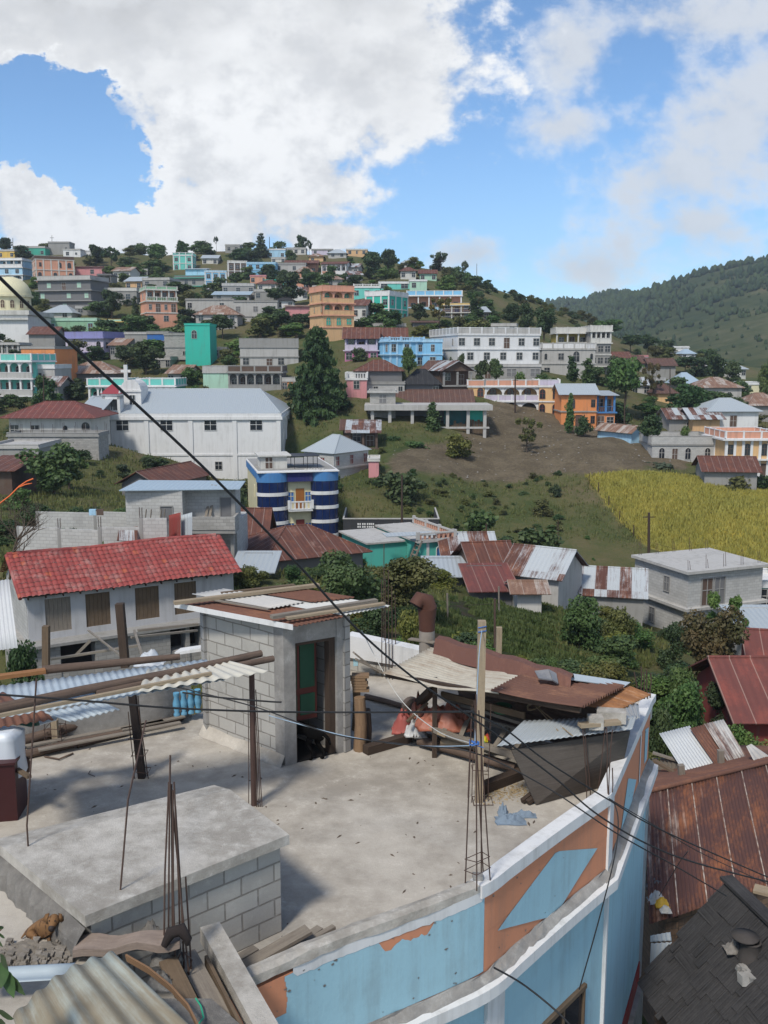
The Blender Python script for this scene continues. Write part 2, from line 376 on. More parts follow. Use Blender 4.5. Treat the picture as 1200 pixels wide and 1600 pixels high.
def T(x, y):
    y = max(5.0, min(469.0, y)); a_ = max(-.999, min(.999, x / y))
    i = (a_ + 1) / 2 * (NA - 1); j = math.log(y / 5) / math.log(94) * (NY - 1)
    i0, j0 = min(int(i), NA - 2), min(int(j), NY - 2); fi, fj = i - i0, j - j0
    h = HT
    return float((h[i0, j0] * (1 - fi) + h[i0 + 1, j0] * fi) * (1 - fj) + (h[i0, j0 + 1] * (1 - fi) + h[i0 + 1, j0 + 1] * fi) * fj)
def hit(px, py, y0=25.0, y1=460.0):      # where the sight line meets the ground
    d = ray(px, py); y = y0
    while y < y1:
        p = d * (y / d.y)
        if p.z <= T(p.x, y): return Vector((p.x, y, T(p.x, y)))
        y *= 1.006
    p = d * (y1 / d.y); return Vector((p.x, y1, T(p.x, y1)))
def inpoly(x, y, poly):
    c = False
    for i in range(len(poly)):
        (x1, y1), (x2, y2) = poly[i - 1], poly[i]
        if (y1 > y) != (y2 > y) and x < (x2 - x1) * (y - y1) / (y2 - y1) + x1: c = not c
    return c
def gpoly(pts, y0=30): return [tuple(hit(px, py, y0).xy) for px, py in pts]
YELLOW = gpoly([(915, 752), (990, 762), (1100, 785), (1200, 798), (1330, 815), (1330, 900), (1200, 888), (1090, 880), (1010, 858), (955, 800)], 60)
SOIL = gpoly([(752, 668), (800, 655), (905, 672), (1000, 690), (1035, 715), (1090, 765), (1000, 758), (915, 750), (860, 745), (770, 756), (680, 764), (600, 770), (610, 735), (700, 715)], 60)
GARDEN = gpoly([(660, 985), (700, 950), (770, 960), (865, 970), (935, 1015), (925, 1050), (850, 1060), (680, 1030)], 30)
rs = np.random.RandomState(3)
m, n = newmat('hillside_ground')
o = n.obj(); big = n.noise(o, .045, 6, .65); mid = n.noise(o, .35, 6, .7); fine = n.noise(o, 3.0, 5, .75)
f = n.m('ADD', n.m('MULTIPLY', big, .55), n.m('ADD', n.m('MULTIPLY', mid, .35), n.m('MULTIPLY', fine, .2)))
c = n.ramp(f, [(.34, (.034, .048, .017)), (.47, (.062, .080, .028)), (.58, (.105, .098, .045)), (.70, (.14, .11, .068))])
soil = n.mix(n.ss(n.m('ADD', n.m('MULTIPLY', mid, .5), n.m('MULTIPLY', fine, .5)), .42, .6), (.092, .074, .050), (.145, .118, .080))
yel = n.mix(n.ss(mid, .4, .65), (.33, .27, .055), (.24, .215, .05))
gar = n.mix(n.ss(mid, .4, .6), (.05, .04, .03), (.03, .045, .015))
zn = n('ShaderNodeAttribute', attribute_name='field').outputs['Color']
zx, zy, zz = n.sep(zn); jit = n.m('MULTIPLY', n.m('SUBTRACT', mid, .5), .9)
def edge(z): return n.ss(n.m('ADD', z, n.m('MULTIPLY', jit, n.m('MULTIPLY', n.m('MULTIPLY', z, n.m('SUBTRACT', 1.0, z)), 4.0))), .35, .65)
c = n.mix(edge(zx), c, soil); c = n.mix(edge(zy), c, yel); c = n.mix(edge(zz), c, gar)
n.out(c, 1.0, n.bump(n.m('ADD', mid, fine), .8, .25), 0, .1)
V = np.zeros((NA, NY, 3)); V[..., 0] = AX[:, None] * YX[None]; V[..., 1] = YX[None]; V[..., 2] = HT
bump_ = np.array([[mnoise.fractal(Vector((V[i, j, 0] * .22, V[i, j, 1] * .22, 0)), 1, 2, 4) * min(.35, YX[j] * .004) for j in range(NY)] for i in range(NA)])
V[..., 2] += bump_
idx = np.arange(NA * NY).reshape(NA, NY)
F = np.stack([idx[:-1, :-1], idx[1:, :-1], idx[1:, 1:], idx[:-1, 1:]], -1).reshape(-1, 4)
me = fast_mesh('hillside_ground', V.reshape(-1, 3), F, m, True)
at = me.color_attributes.new('field', 'FLOAT_COLOR', 'POINT'); cc = np.zeros((NA * NY, 4), np.float32); cc[:, 3] = 1
for k, (x, y, z) in enumerate(V.reshape(-1, 3)):
    if 25 < y < 170:
        cc[k, 0] = inpoly(x, y, SOIL); cc[k, 1] = inpoly(x, y, YELLOW); cc[k, 2] = inpoly(x, y, GARDEN)
cc = cc.reshape(NA, NY, 4)
for k in range(3): cc[..., k] = blur(cc[..., k], 1, 1)
at.data.foreach_set('color', cc.ravel())
ground = bpy.data.objects.new('ground', me); COL.objects.link(ground); structure(ground)
# far valley floor and distant mountains
FAR = {
 400: [(430, 600), (1000, 560), (1600, 500), (1900, 480)],
 860: [(430, 585), (700, 545), (1000, 525), (1500, 476), (1560, 474)],
 900: [(430, 580), (700, 545), (1000, 515), (1450, 466), (1500, 465)],
 950: [(430, 578), (600, 555), (900, 515), (1250, 455), (1300, 453)],
 990: [(430, 578), (600, 555), (850, 510), (1150, 462), (1220, 460)],
 1040: [(430, 580), (560, 565), (700, 535), (880, 480), (1040, 437), (1080, 436)],
 1100: [(430, 578), (520, 570), (640, 535), (850, 470), (1000, 420), (1040, 418)],
 1150: [(430, 575), (500, 566), (600, 530), (800, 465), (980, 414), (1020, 413)],
 1200: [(430, 572), (480, 562), (600, 520), (800, 450), (960, 403), (1000, 402)],
 1500: [(430, 560), (480, 545), (600, 500), (800, 430), (900, 390), (1000, 385)],
 1900: [(430, 545), (480, 530), (600, 490), (800, 420), (900, 380), (1000, 375)]}
FA, FY = np.linspace(-.5, .95, 260), np.geomspace(380, 1750, 130)
FT = blur(build_table(FAR, FY, True, FA), 3, 1)
FV = np.zeros((260, 130, 3)); FV[..., 0] = FA[:, None] * FY[None]; FV[..., 1] = FY[None]
fb = np.array([[mnoise.ridged_multi_fractal(Vector((FV[i, j, 0] * .0075, FV[i, j, 1] * .0075, 3)), .9, 2.1, 5, 1.0, 2.0) for j in range(130)] for i in range(260)])
FV[..., 2] = FT + (fb - fb.mean()) * 3.2
m, n = newmat('mountain_ground'); o = n.obj(); big = n.noise(o, .006, 6, .62); mid = n.noise(o, .05, 6, .7)
f = n.m('ADD', n.m('MULTIPLY', big, .6), n.m('MULTIPLY', mid, .4))
n.out(n.ramp(f, [(.36, (.020, .034, .016)), (.5, (.045, .060, .026)), (.6, (.085, .088, .045)), (.68, (.13, .10, .07))]), 1.0, n.bump(mid, .7, 4.0), 0, .05)
idx = np.arange(260 * 130).reshape(260, 130)
F = np.stack([idx[:-1, :-1], idx[1:, :-1], idx[1:, 1:], idx[:-1, 1:]], -1).reshape(-1, 4)
mt = bpy.data.objects.new('mountains', fast_mesh('mountains', FV.reshape(-1, 3), F, m, True)); COL.objects.link(mt); structure(mt)
def FTz(x, y):
    a_ = x / y; i = np.interp(a_, FA, np.arange(260)); j = np.interp(y, FY, np.arange(130)); i0, j0 = min(int(i), 258), min(int(j), 128)
    return float(FV[i0, j0, 2] + (FV[i0 + 1, j0, 2] - FV[i0, j0, 2]) * (i - i0) + (FV[i0, j0 + 1, 2] - FV[i0, j0, 2]) * (j - j0))
# pine wood on the mountains: one mass
def pine_stuff():
    Vs, Fs = [], []; base = 0; k = 7
    for _ in range(11500):
        y = rng.uniform(470, 1500) if rng.random() < .8 else rng.uniform(1000, 1500); a_ = rng.uniform(.14, .62)
        x = a_ * y; z = FTz(x, y); u = 600 + 1500 * a_
        dn = mnoise.fractal(Vector((x * .011, y * .011, 1)), 1, 2, 3)
        low = max(0.0, min(1.0, (y - 600) / 330))
        if dn < .25 - .55 * low and rng.random() < .9: continue
        h = rng.uniform(3.5, 9) * (.45 + .55 * low) * (1.3 if y > 1050 else 1); r = h * rng.uniform(.26, .5); tw = rng.uniform(0, 6)
        rings = [(.0, .45), (.22, .9), (.45, 1.0), (.65, .8), (.86, .5), (1.0, .08)]
        for (t, q) in rings:
            for j in range(k):
                th = tw + 6.283 * j / k; rr = r * q * rng.uniform(.6, 1.3)
                Vs.append((x + rr * math.cos(th), y + rr * math.sin(th), z - .5 + h * t + rng.uniform(-.05, .05) * h))
        for i in range(len(rings) - 1):
            for j in range(k):
                j2 = (j + 1) % k; Fs.append((base + i * k + j, base + i * k + j2, base + (i + 1) * k + j2, base + (i + 1) * k + j))
        base += k * len(rings)
    m, n = newmat('pine_wood'); o = n.obj(); f = n.noise(o, .03, 5, .7); f2 = n.noise(o, .4, 3, .7)
    c = n.mix(n.ss(n.m('ADD', n.m('MULTIPLY', f, .6), n.m('MULTIPLY', f2, .4)), .4, .62), (.022, .040, .020), (.055, .078, .034))
    n.out(c, .9, None, 0, .1)
    ob = bpy.data.objects.new('pine_forest', fast_mesh('pine_forest', Vs, Fs, m)); COL.objects.link(ob)
    tag(ob, 'dark pine forest covering the distant mountains on the right', 'forest', None, 'stuff')
pine_stuff()
# ---------------------------------------------------------------- house kit
PAL = {'white': (.62, .62, .62), 'offwhite': (.52, .51, .48), 'cream': (.60, .56, .38), 'grey': (.27, .265, .255), 'ltgrey': (.40, .39, .375), 'dkgrey': (.15, .15, .155),
 'salmon': (.58, .29, .20), 'orange': (.62, .235, .09), 'peach': (.62, .40, .20), 'apricot': (.58, .37, .20), 'pink': (.55, .25, .26), 'magenta': (.52, .17, .34), 'lav': (.50, .45, .55), 'purple': (.145, .13, .24),
 'sky': (.20, .45, .66), 'skyl': (.34, .54, .70), 'blue': (.035, .13, .38), 'cobalt': (.06, .19, .42), 'teal': (.04, .42, .33), 'tealg': (.06, .36, .27), 'turq': (.14, .50, .44), 'mint': (.36, .55, .44), 'green': (.24, .42, .28),
 'brown': (.10, .065, .05), 'dkred': (.20, .04, .035), 'yellow': (.60, .40, .10), 'mustard': (.38, .30, .07), 'redroof': (.30, .07, .05), 'violet': (.22, .22, .42)}
def col(c):
    if not isinstance(c, str): return c
    if c == 'block': return block('concrete_block')
    if c == 'wblock': return block('whitewashed_block', (.46, .455, .44), (.30, .29, .28), .2)
    return plaster('paint_' + c, PAL[c], stain=.22 if c in ('white', 'cream', 'teal', 'sky') else .36)
glass = flat('window_glass', (.018, .022, .028), .12, .2, 3, 0, .6)
dark = flat('dark_interior', (.012, .011, .011), .9, .2)  # near black: shade inside openings is put into the colour
white_tr = col('white')
def rmat(kind):
    return {'zinc': lambda: rust('zinc_roof', .10, (.37, .41, .44), corrug=.3), 'blue': lambda: rust('bluish_zinc_roof', .03, (.34, .43, .51), corrug=.3), 'mix': lambda: rust('mixed_roof', .5, corrug=.3, stripes=.8),
            'rust': lambda: rust('rusty_roof', .8, (.36, .33, .31), (.17, .062, .036), (.095, .038, .028), corrug=.3), 'brown': lambda: rust('brown_roof', .95, (.3, .25, .22), (.125, .060, .042), (.085, .045, .036), corrug=.3),
            'tan': lambda: rust('tan_roof', .62, (.42, .38, .34), (.27, .17, .12), (.17, .095, .065), corrug=.3, stripes=.7), 'red': lambda: rust('red_roof', .97, (.4, .3, .25), (.20, .055, .042), (.125, .042, .036), corrug=.3),
            'dark': lambda: rust('shingle_roof', .9, (.10, .10, .10), (.030, .030, .032), (.018, .018, .02), corrug=.3)}[kind]()
WCACHE = {}
def arch_pts(w, h, k=8):
    r = w / 2; return [(-r, 0), (r, 0)] + [(r * math.cos(math.pi * i / k), h - r + r * math.sin(math.pi * i / k)) for i in range(k + 1)]
def win_mesh(w, h, arched, fcol, pcol=None, bars=True):
    key = (round(w, 2), round(h, 2), arched, str(fcol), str(pcol), bars)
    if key in WCACHE: return WCACHE[key]
    pts = arch_pts(w, h) if arched else [(-w / 2, 0), (w / 2, 0), (w / 2, h), (-w / 2, h)]
    b = MB(); k = len(pts); t = .05; cx, cz = 0, h / 2
    b.add([(x, -.012, z) for x, z in pts], [tuple(range(k))], 1)
    out = [(x * (1 + 2 * t / w), cz + (z - cz) * (1 + 2 * t / h)) for x, z in pts]
    for (A, y0) in ((out, 0),):
        V = [(x, -.07, z) for x, z in out] + [(x, -.07, z) for x, z in pts] + [(x, .0, z) for x, z in out] + [(x, -.01, z) for x, z in pts]
        F = []
        for i in range(k):
            j = (i + 1) % k
            F += [(i, j, k + j, k + i), (2 * k + i, 2 * k + j, j, i), (k + i, k + j, 3 * k + j, 3 * k + i)]
        b.add(V, F, 0)
    if bars and w > .5:
        b.box(-.025, -.05, .02, .025, -.014, h * (.98 if not arched else .9), 0)
        if h > .8: b.box(-w / 2 + .01, -.048, h * .55, w / 2 - .01, -.015, h * .55 + .05, 0)
    me = b.mesh('window', [col(fcol), col(pcol) if pcol else glass]); WCACHE[key] = me; return me
CCACHE = {}
def roof_mesh(kind, W, D, rh, oh, th=.06):
    b = MB(); x0, x1, y0, y1 = -W / 2 - oh, W / 2 + oh, -oh, D + oh; k = rh / (D / 2) if kind != 'mono' else 0
    if kind == 'hip':
        e = min(D / 2 + oh, (W / 2 + oh) * .98); ra, rb, ym = (x0 + e * .8, 0, 0), (x1 - e * .8, 0, 0), (y0 + y1) / 2
        A, B_ = Vector((x0 + e * .8, ym, rh)), Vector((x1 - e * .8, ym, rh)); c = [Vector((x0, y0, 0)), Vector((x1, y0, 0)), Vector((x1, y1, 0)), Vector((x0, y1, 0))]
        b.slab((A, B_, c[1], c[0]), th); b.slab((B_, A, c[3], c[2]), th)
        for ap, p, q in ((A, c[0], c[3]), (B_, c[2], c[1])):
            nn = (p - ap).cross(q - ap).normalized(); nn = -nn if nn.z < 0 else nn; lo = [v_ - nn * th for v_ in (ap, p, q)]
            L = (q - p).length; U = [(L / 2, 0), (0, (p - ap).length), (L, (q - ap).length)]
            b.add([ap, p, q] + lo, [(0, 1, 2), (5, 4, 3), (1, 0, 3, 4), (2, 1, 4, 5), (0, 2, 5, 3)], 0, [U, U[::-1], [U[1], U[0], U[0], U[1]], [U[2], U[1], U[1], U[2]], [U[0], U[2], U[2], U[0]]])
        for p, q in ((A, B_), (A, c[0]), (B_, c[1]), (A, c[3]), (B_, c[2])): b.tube([p, q], .07, 5)
    elif kind == 'gx':                   # ridge parallel to the facade
        ym = (y0 + y1) / 2; A, B_ = Vector((x0, ym, rh)), Vector((x1, ym, rh))
        b.slab((A, B_, (x1, y0, 0), (x0, y0, 0)), th); b.slab((B_, A, (x0, y1, 0), (x1, y1, 0)), th); b.tube([A, B_], .08, 5)
    elif kind == 'gy':                   # gable towards the viewer
        A, B_ = Vector((0, y0, rh)), Vector((0, y1, rh))
        b.slab((B_, A, (x0, y0, 0), (x0, y1, 0)), th); b.slab((A, B_, (x1, y1, 0), (x1, y0, 0)), th); b.tube([A, B_], .08, 5)
    elif kind == 'mono':
        b.slab(((x0, y1, rh), (x1, y1, rh), (x1, y0, 0), (x0, y0, 0)), th)
    return b
def railing(b, x0, x1, y, z, h, style, side=0, mi=0, mi2=0, ydir=None):
    """style solid / panel / balu / bars between two ends at height z; runs along x (or along y when side=1)"""
    def bx(a0, a1, t0, t1, z0, z1, m_):
        if side: b.box(y + t0, a0, z0, y + t1, a1, z1, m_)
        else: b.box(a0, y + t0, z0, a1, y + t1, z1, m_)
    L = x1 - x0; nb = max(1, round(L / 2.2))
    if style == 'solid': bx(x0, x1, -.06, .06, z, z + h, mi); bx(x0 - .03, x1 + .03, -.09, .09, z + h, z + h + .07, mi2)
    elif style == 'panel':
        bx(x0, x1, -.045, .045, z, z + h, mi); bx(x0, x1, -.08, .08, z + h, z + h + .1, mi2); bx(x0, x1, -.08, .08, z - .02, z + .1, mi2)
        for i in range(nb + 1):
            xx = x0 + L * i / nb; bx(xx - .12, xx + .12, -.09, .09, z + .1, z + h + .15, mi2)
    elif style == 'balu':
        bx(x0, x1, -.08, .08, z + h - .12, z + h, mi2); bx(x0, x1, -.08, .08, z, z + .12, mi2)
        for i in range(nb + 1):
            xx = x0 + L * i / nb; bx(xx - .13, xx + .13, -.1, .1, z + .12, z + h + .1, mi2)
        k = max(2, int(L / .38))
        for i in range(k):
            xx = x0 + L * (i + .5) / k; bx(xx - .08, xx + .08, -.05, .05, z + .12, z + h - .12, mi)
    else:
        bx(x0, x1, -.03, .03, z + h - .05, z + h, mi2)
        k = max(2, int(L / .3))
        for i in range(k + 1):
            xx = x0 + L * i / k; bx(xx - .02, xx + .02, -.02, .02, z, z + h - .05, mi)
DEF_W = {'w': (1.0, 1.15, 0), 'W': (1.7, 1.2, 0), 's': (.6, .7, 0), 'a': (.9, 1.45, 1), 'A': (1.5, 1.9, 1), 'd': (.95, 2.1, 0), 'D': (1.8, 2.2, 0), 't': (.5, 1.1, 1), 'n': (.55, 1.05, 0), 'p': (1.0, 1.15, 0)}
def facade(root, pats, zs, sh, L, place, fcol, pcol):
    for k, pat in enumerate(pats):
        z = zs[k]
        if pat.startswith('G'): continue
        m_ = len(pat)
        for i, ch in enumerate(pat):
            if ch == ' ': continue
            w_, h_, ar = DEF_W[ch]; w_ = min(w_, L / m_ * .8); h_ = min(h_, sh * .72)
            zz = z + (.08 if ch in 'dD' else max(.25, (sh - h_) * .5 - .05))
            me = win_mesh(w_, h_, ar, fcol, 'mint' if ch == 'p' else ('brown' if ch == 'd' else pcol))
            x = -L / 2 + L * (i + .5) / m_
            place(me, x, zz, 'door' if ch in 'dD' else 'window')
def house(label, pl, pr, pt, pb, Y, wall, win=('www',), trim='ltgrey', roof='flat', rh=0, rm='mix', depth=8, yaw=0, side=(), par=.7, parc=None, prail='solid', fcol='ltgrey', pcol=None, rail=('solid', None), gd=1.5, oh=.5, cat='house', name='house', found=3, bands=True, pil=False, group=None, zb=None, colw=.28, galback=None, rebar=0, fcw=None, band_out=.14):
    yw = R(yaw); mid = (pl + pr) / 2; C = P(mid, pb, Y); zc = Y * CP - C.z * SP
    W = (pr - pl) / 1500 * zc / math.cos(yw); H = (pb - pt) / 1500 * zc * 1.0
    root = thing(name, label, cat, (C.x, C.y, C.z), yw, group)
    D = depth; st = len(win); flat_ = roof == 'flat'; ph = par if flat_ else 0
    sh = (H - ph) / st; wm = col(wall); tm = col(trim); rs_, rc = rail
    rc = col(rc) if rc else tm
    body = MB(); slabs = MB(); gal = [k for k in range(st) if win[k].startswith('G')]
    zs = [H - ph - (k + 1) * sh for k in range(st)]
    body.box(-W / 2, 0, -found, W / 2, D, 0, 0)
    for k in range(st):
        y0 = gd if k in gal else 0
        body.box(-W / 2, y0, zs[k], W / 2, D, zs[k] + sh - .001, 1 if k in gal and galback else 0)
    if not flat_ and roof in ('gx', 'gy', 'mono'):
        r2 = rh * .97
        if roof == 'gx': body.add([(s * W / 2, y, z) for s in (-1, 1) for y, z in ((0, H), (D, H), (D / 2, H + r2))], [(0, 1, 2), (5, 4, 3)], 0)
        elif roof == 'gy': body.add([(x, y, z) for y in (0, D) for x, z in ((-W / 2, H), (W / 2, H), (0, H + r2))], [(0, 1, 2), (5, 4, 3)], 0)
        else: body.add([(s * W / 2, y, z) for s in (-1, 1) for y, z in ((0, H), (D, H), (D, H + r2))] , [(0, 1, 2), (5, 4, 3), (1, 4, 5, 2)], 0)
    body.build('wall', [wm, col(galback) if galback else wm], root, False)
    if bands:
        for k in range(st):
            zt = zs[k] + sh
            if k == 0 and not flat_: continue
            o_ = band_out + (.15 if k in gal or (k and k - 1 in gal) else 0)
            slabs.box(-W / 2 - o_, -o_, zt - .17, W / 2 + o_, D + .05, zt + .03, 0)
        if any(k == st - 1 for k in gal): slabs.box(-W / 2 - .25, -.25, -.2, W / 2 + .25, .5 + gd, .012, 0)
        if slabs.v: slabs.build('slab', [tm], root, False)
    if flat_ and ph > .05:
        b = MB(); z = H - ph + .03; pcl = col(parc) if parc else tm; e = .06
        railing(b, -W / 2 - e, W / 2 + e, -e, z, ph - .1, prail, 0, 0, 1)
        for xx in (-W / 2 - e, W / 2 + e): railing(b, 0.1, D, xx, z, ph - .1, prail, 1, 0, 1)
        railing(b, -W / 2, W / 2, D, z, ph - .1, 'solid', 0, 0, 1)
        b.build('parapet', [pcl, tm], root, False)
    elif not flat_:
        roof_mesh(roof, W, D, rh, oh).build('roof', [rmat(rm)], root, False).location = (0, 0, H + .02)
    for k in gal:
        s_ = win[k]; nb = int(s_[1]); arched = 'a' in s_; z0 = zs[k]; z1 = z0 + sh - .17; ckey = (round(colw, 2), round(z1 - z0, 2), str(trim))
        if ckey not in CCACHE:
            b = MB(); b.box(-colw / 2, -colw / 2, 0, colw / 2, colw / 2, z1 - z0); b.box(-colw / 2 - .05, -colw / 2 - .05, z1 - z0 - .3, colw / 2 + .05, colw / 2 + .05, z1 - z0 - .2); CCACHE[ckey] = b.mesh('column', [tm])
        for i in range(nb + 1):
            part('column', CCACHE[ckey], root, (-W / 2 + colw / 2 + (W - colw) * i / nb, .1, z0 + .03))
        if arched:
            b = MB(); bw = (W - colw) / nb; r_ = (bw - colw) / 2; hh = min(r_, sh * .42)
            for i in range(nb):
                cx = -W / 2 + colw / 2 + bw * (i + .5); zz = z1 - hh - .1; V = []; kk = 10
                for j in range(kk + 1):
                    th = math.pi * (1 - j / kk); V += [(cx + r_ * math.cos(th), zz + hh * math.sin(th)), (cx + r_ * math.cos(th), z1)]
                for yv, fl in ((0.0, 0), (.2, 1)):
                    b.add([(x, yv, z) for x, z in V], [((2 * j, 2 * j + 2, 2 * j + 3, 2 * j + 1) if not fl else (2 * j + 1, 2 * j + 3, 2 * j + 2, 2 * j)) for j in range(kk)], 0)
                b.add([(x, yv, z) for x, z in V[::2] for yv in (0, .2)], [(2 * j, 2 * j + 1, 2 * j + 3, 2 * j + 2) for j in range(kk)], 0)
            b.build('arch', [tm], root, False)
        if 'o' not in s_:
            b = MB(); railing(b, -W / 2, W / 2, -.05, z0 + .04, .85, rs_, 0, 0, 1)
            b.build('railing', [rc, tm], root, False)
        for i in range(nb):
            ch = s_[2 + i] if len(s_) > 2 + i and s_[2 + i] in 'wdAD' else ('d' if i % 3 == 1 else 'w')
            w_, h_, ar = DEF_W[ch]; w_ = min(w_, W / nb * .7); h_ = min(h_, sh * .72)
            part('door' if ch == 'd' else 'window', win_mesh(w_, h_, ar or arched, fcol, 'brown' if ch == 'd' else pcol), root, (-W / 2 + colw / 2 + (W - colw) * (i + .5) / nb, gd, z0 + (.05 if ch in 'dD' else .75)))
    facade(root, win, zs, sh, W, lambda me, x, z, nm: part(nm, me, root, (x, -.001, z)), fcol, pcol)
    if side:
        if yaw > 0 or (yaw == 0 and mid > 600): facade(root, side, zs, sh, D, lambda me, x, z, nm: part(nm, me, root, (-W / 2 - .001, D / 2 - x, z), R(-90)), fcol, pcol)
        else: facade(root, side, zs, sh, D, lambda me, x, z, nm: part(nm, me, root, (W / 2 + .001, D / 2 + x, z), R(90)), fcol, pcol)
    if pil:
        nn = max(len(p_) for p_ in win if not p_.startswith('G')) if any(not p_.startswith('G') for p_ in win) else 2
        b = MB(); b.box(-.17, -.09, 0, .17, .1, H - ph - .17); me = b.mesh('pilaster', [tm])
        for i in range(nn + 1): part('pilaster', me, root, (-W / 2 + .1 + (W - .2) * i / nn, 0, 0))
        nd = max([len(p_) for p_ in side] + [2]); s = -1 if (yaw > 0 or (yaw == 0 and mid > 600)) else 1
        for i in range(1, nd + 1): part('pilaster', me, root, (s * W / 2, .1 + (D - .2) * i / nd, 0), R(90))
    if rebar:
        for xx in np.linspace(-W / 2 + .2, W / 2 - .2, rebar):
            for yy_ in (.2, D - .3):
                b = MB()
                for q in (-.1, .1): b.tube([(xx + q, yy_, H - ph), (xx + q * .7, yy_ + .1, H + rng.uniform(.6, 1.2))], .02, 4)
                b.build('rebar', [flat('rusty_steel', (.075, .045, .035), .8)], root, False)
    return root
H_ = house
# --- crest of the town hill
H_('small teal grey house on the crest right of the leftmost treetop', 22, 71, 385, 402, 345, 'tealg', ('w w w',), 'ltgrey', par=.5, depth=7)
H_('blue and white three storey house at the left edge of the hill town', -14, 37, 404, 441, 292, 'skyl', ('G4w', 'aww', 'G3a'), 'white', par=.6, yaw=-6, pil=False, depth=9)
H_('salmon pink house with dark brown parapet and arched windows', 61, 113, 401, 438, 285, 'salmon', ('n aa', 'a a a'), 'offwhite', par=1.0, parc='brown', yaw=25, side=('n n', 'n n'), depth=9, pil=True, fcol='brown')
H_('grey blockhouse with a small tower on the crest under the tall cross', 76, 109, 378, 396, 350, 'grey', ('  s',), 'grey', par=.4, depth=6)
H_('white house with two windows just below the crest blockhouse', 99, 126, 389, 402, 340, 'white', ('ws',), 'ltgrey', par=.3, depth=6)
H_('low white wall house beside the left clump of crest trees', 124, 143, 391, 400, 345, 'white', ('  ',), 'white', par=.3, depth=5)
H_('low pink house tucked right of the salmon building with dark parapet', 118, 160, 417, 432, 295, 'pink', ('  w ',), 'pink', roof='mono', rh=.8, rm='tan', depth=7)
H_('open dark porch under a flat slab right of the slate grey block of flats', 153, 174, 428, 444, 262, 'grey', ('G2o',), 'dkgrey', par=.3, depth=6)
H_('slate grey two storey block with pale blue windows and concrete balconies', 58, 146, 432, 486, 235, 'dkgrey', (' p d p ', 'p  p p', '  p  '), 'grey', par=1.0, parc='ltgrey', depth=9, yaw=-12, side=('  ', '  ', '  '), band_out=.6)
H_('low pale grey house with a bluish hip roof below the slate grey block', 70, 112, 489, 497, 222, 'ltgrey', ('ww',), roof='hip', rh=1.9, rm='zinc', depth=8)
H_('long green house with yellow columns and a white green parapet', 49, 152, 497, 520, 214, 'green', ('WW  d',), 'mint', par=.5, parc='mint', depth=8, fcol='skyl')
H_('green wing with open yellow porch joined to the long green house', 152, 216, 499, 520, 216, 'green', ('G4w',), 'yellow', par=.5, parc='mint', depth=8, rail=('bars', 'white'))
H_('jumbled grey terrace house with domed tank above the long green house', 150, 214, 450, 472, 240, 'grey', ('  w  w ',), 'ltgrey', par=.7, depth=8, parc='offwhite')
H_('grey corner building with salmon upper floor and white balconies', 232, 276, 449, 506, 215, 'salmon', ('G4', 'ndnd', 'w w '), 'offwhite', par=.7, parc='green', yaw=22, side=('w', '   ', '   '), depth=9, galback='salmon', rail=('balu', 'green'), prail='panel')
H_('lavender house with violet parapet bands and arched windows', 100, 167, 519, 573, 190, 'lav', ('a  a', ' a a'), 'violet', par=1.2, parc='violet', yaw=-22, side=('tt tt', '  '), depth=10, band_out=.5, fcol='dkgrey')
H_('long low rust roofed house between white church wall and lavender house', 46, 86, 523, 538, 195, 'grey', ('    ',), roof='gx', rh=1.6, rm='rust', depth=7)
H_('bright blue and grey concrete house with one white window', 231, 264, 518, 553, 188, 'blue', (' w',), 'grey', par=.4, depth=9, found=4)
H_('bare grey wall house attached left of the bright blue house', 196, 231, 519, 552, 189, 'grey', ('   ',), 'ltgrey', par=.3, depth=9)
H_('grey block house with dark open basement beneath the bright blue house', 258, 321, 521, 580, 184, 'block', (' ', '  s s', 'G3o'), 'grey', par=.3, depth=9, yaw=-4, found=2)
H_('narrow tall turquoise walled house with one arched window', 290, 329, 506, 562, 178, 'teal', (' a  ', '    '), 'teal', par=.4, depth=7, bands=False)
H_('teal two storey house with white pillars alone near the left crest', 271, 301, 395, 423, 330, 'turq', ('w w', 'a w'), 'white', par=1.0, parc='turq', prail='balu', depth=6, pil=True)
H_('grey house with a teal balcony band left of the sky blue house', 273, 322, 431, 460, 292, 'grey', ('www ', '  w '), 'tealg', par=.7, parc='dkgrey', depth=8, yaw=-8, side=('  ',), band_out=.6)
H_('sky blue two storey house with white pillars on the left slope', 321, 354, 423, 451, 290, 'sky', ('www', 'www'), 'white', par=.5, parc='skyl', depth=8, pil=True, yaw=8, side=('w', 'w'))
H_('pale blue annex with grey roofs left of the sky blue house', 290, 321, 421, 434, 296, 'skyl', ('  ',), roof='mono', rh=.9, rm='zinc', depth=7)
H_('dark brown house gridded with white trim and small square windows', 357, 386, 408, 436, 312, 'brown', ('www', 'www'), 'white', par=.6, parc='offwhite', depth=8, pil=True, yaw=10, side=('w', 'w'))
H_('long blue terrace house right of the dark brown gridded house', 386, 431, 410, 432, 312, 'sky', ('wwww', '  w '), 'skyl', par=.4, depth=7)
H_('small pink house below the long blue terrace house', 391, 416, 430, 443, 300, 'salmon', ('w n',), 'pink', par=.3, depth=6)
H_('jade green low house with white trim below the crest centre', 414, 452, 437, 450, 298, 'turq', ('w  w',), 'teal', par=.5, depth=7)
H_('pale blue cube house on the skyline right of the dark crest tree', 418, 446, 389, 406, 352, 'skyl', ('w w',), 'white', par=.3, depth=7)
H_('grey two part house with white window block near the crest centre', 430, 478, 411, 436, 318, 'ltgrey', ('w w ', ' w  '), 'grey', par=.5, depth=8)
H_('weathered grey house with flat canopy on the crest left of the dark tree', 352, 375, 382, 394, 360, 'grey', ('ww',), 'ltgrey', par=.3, depth=6)
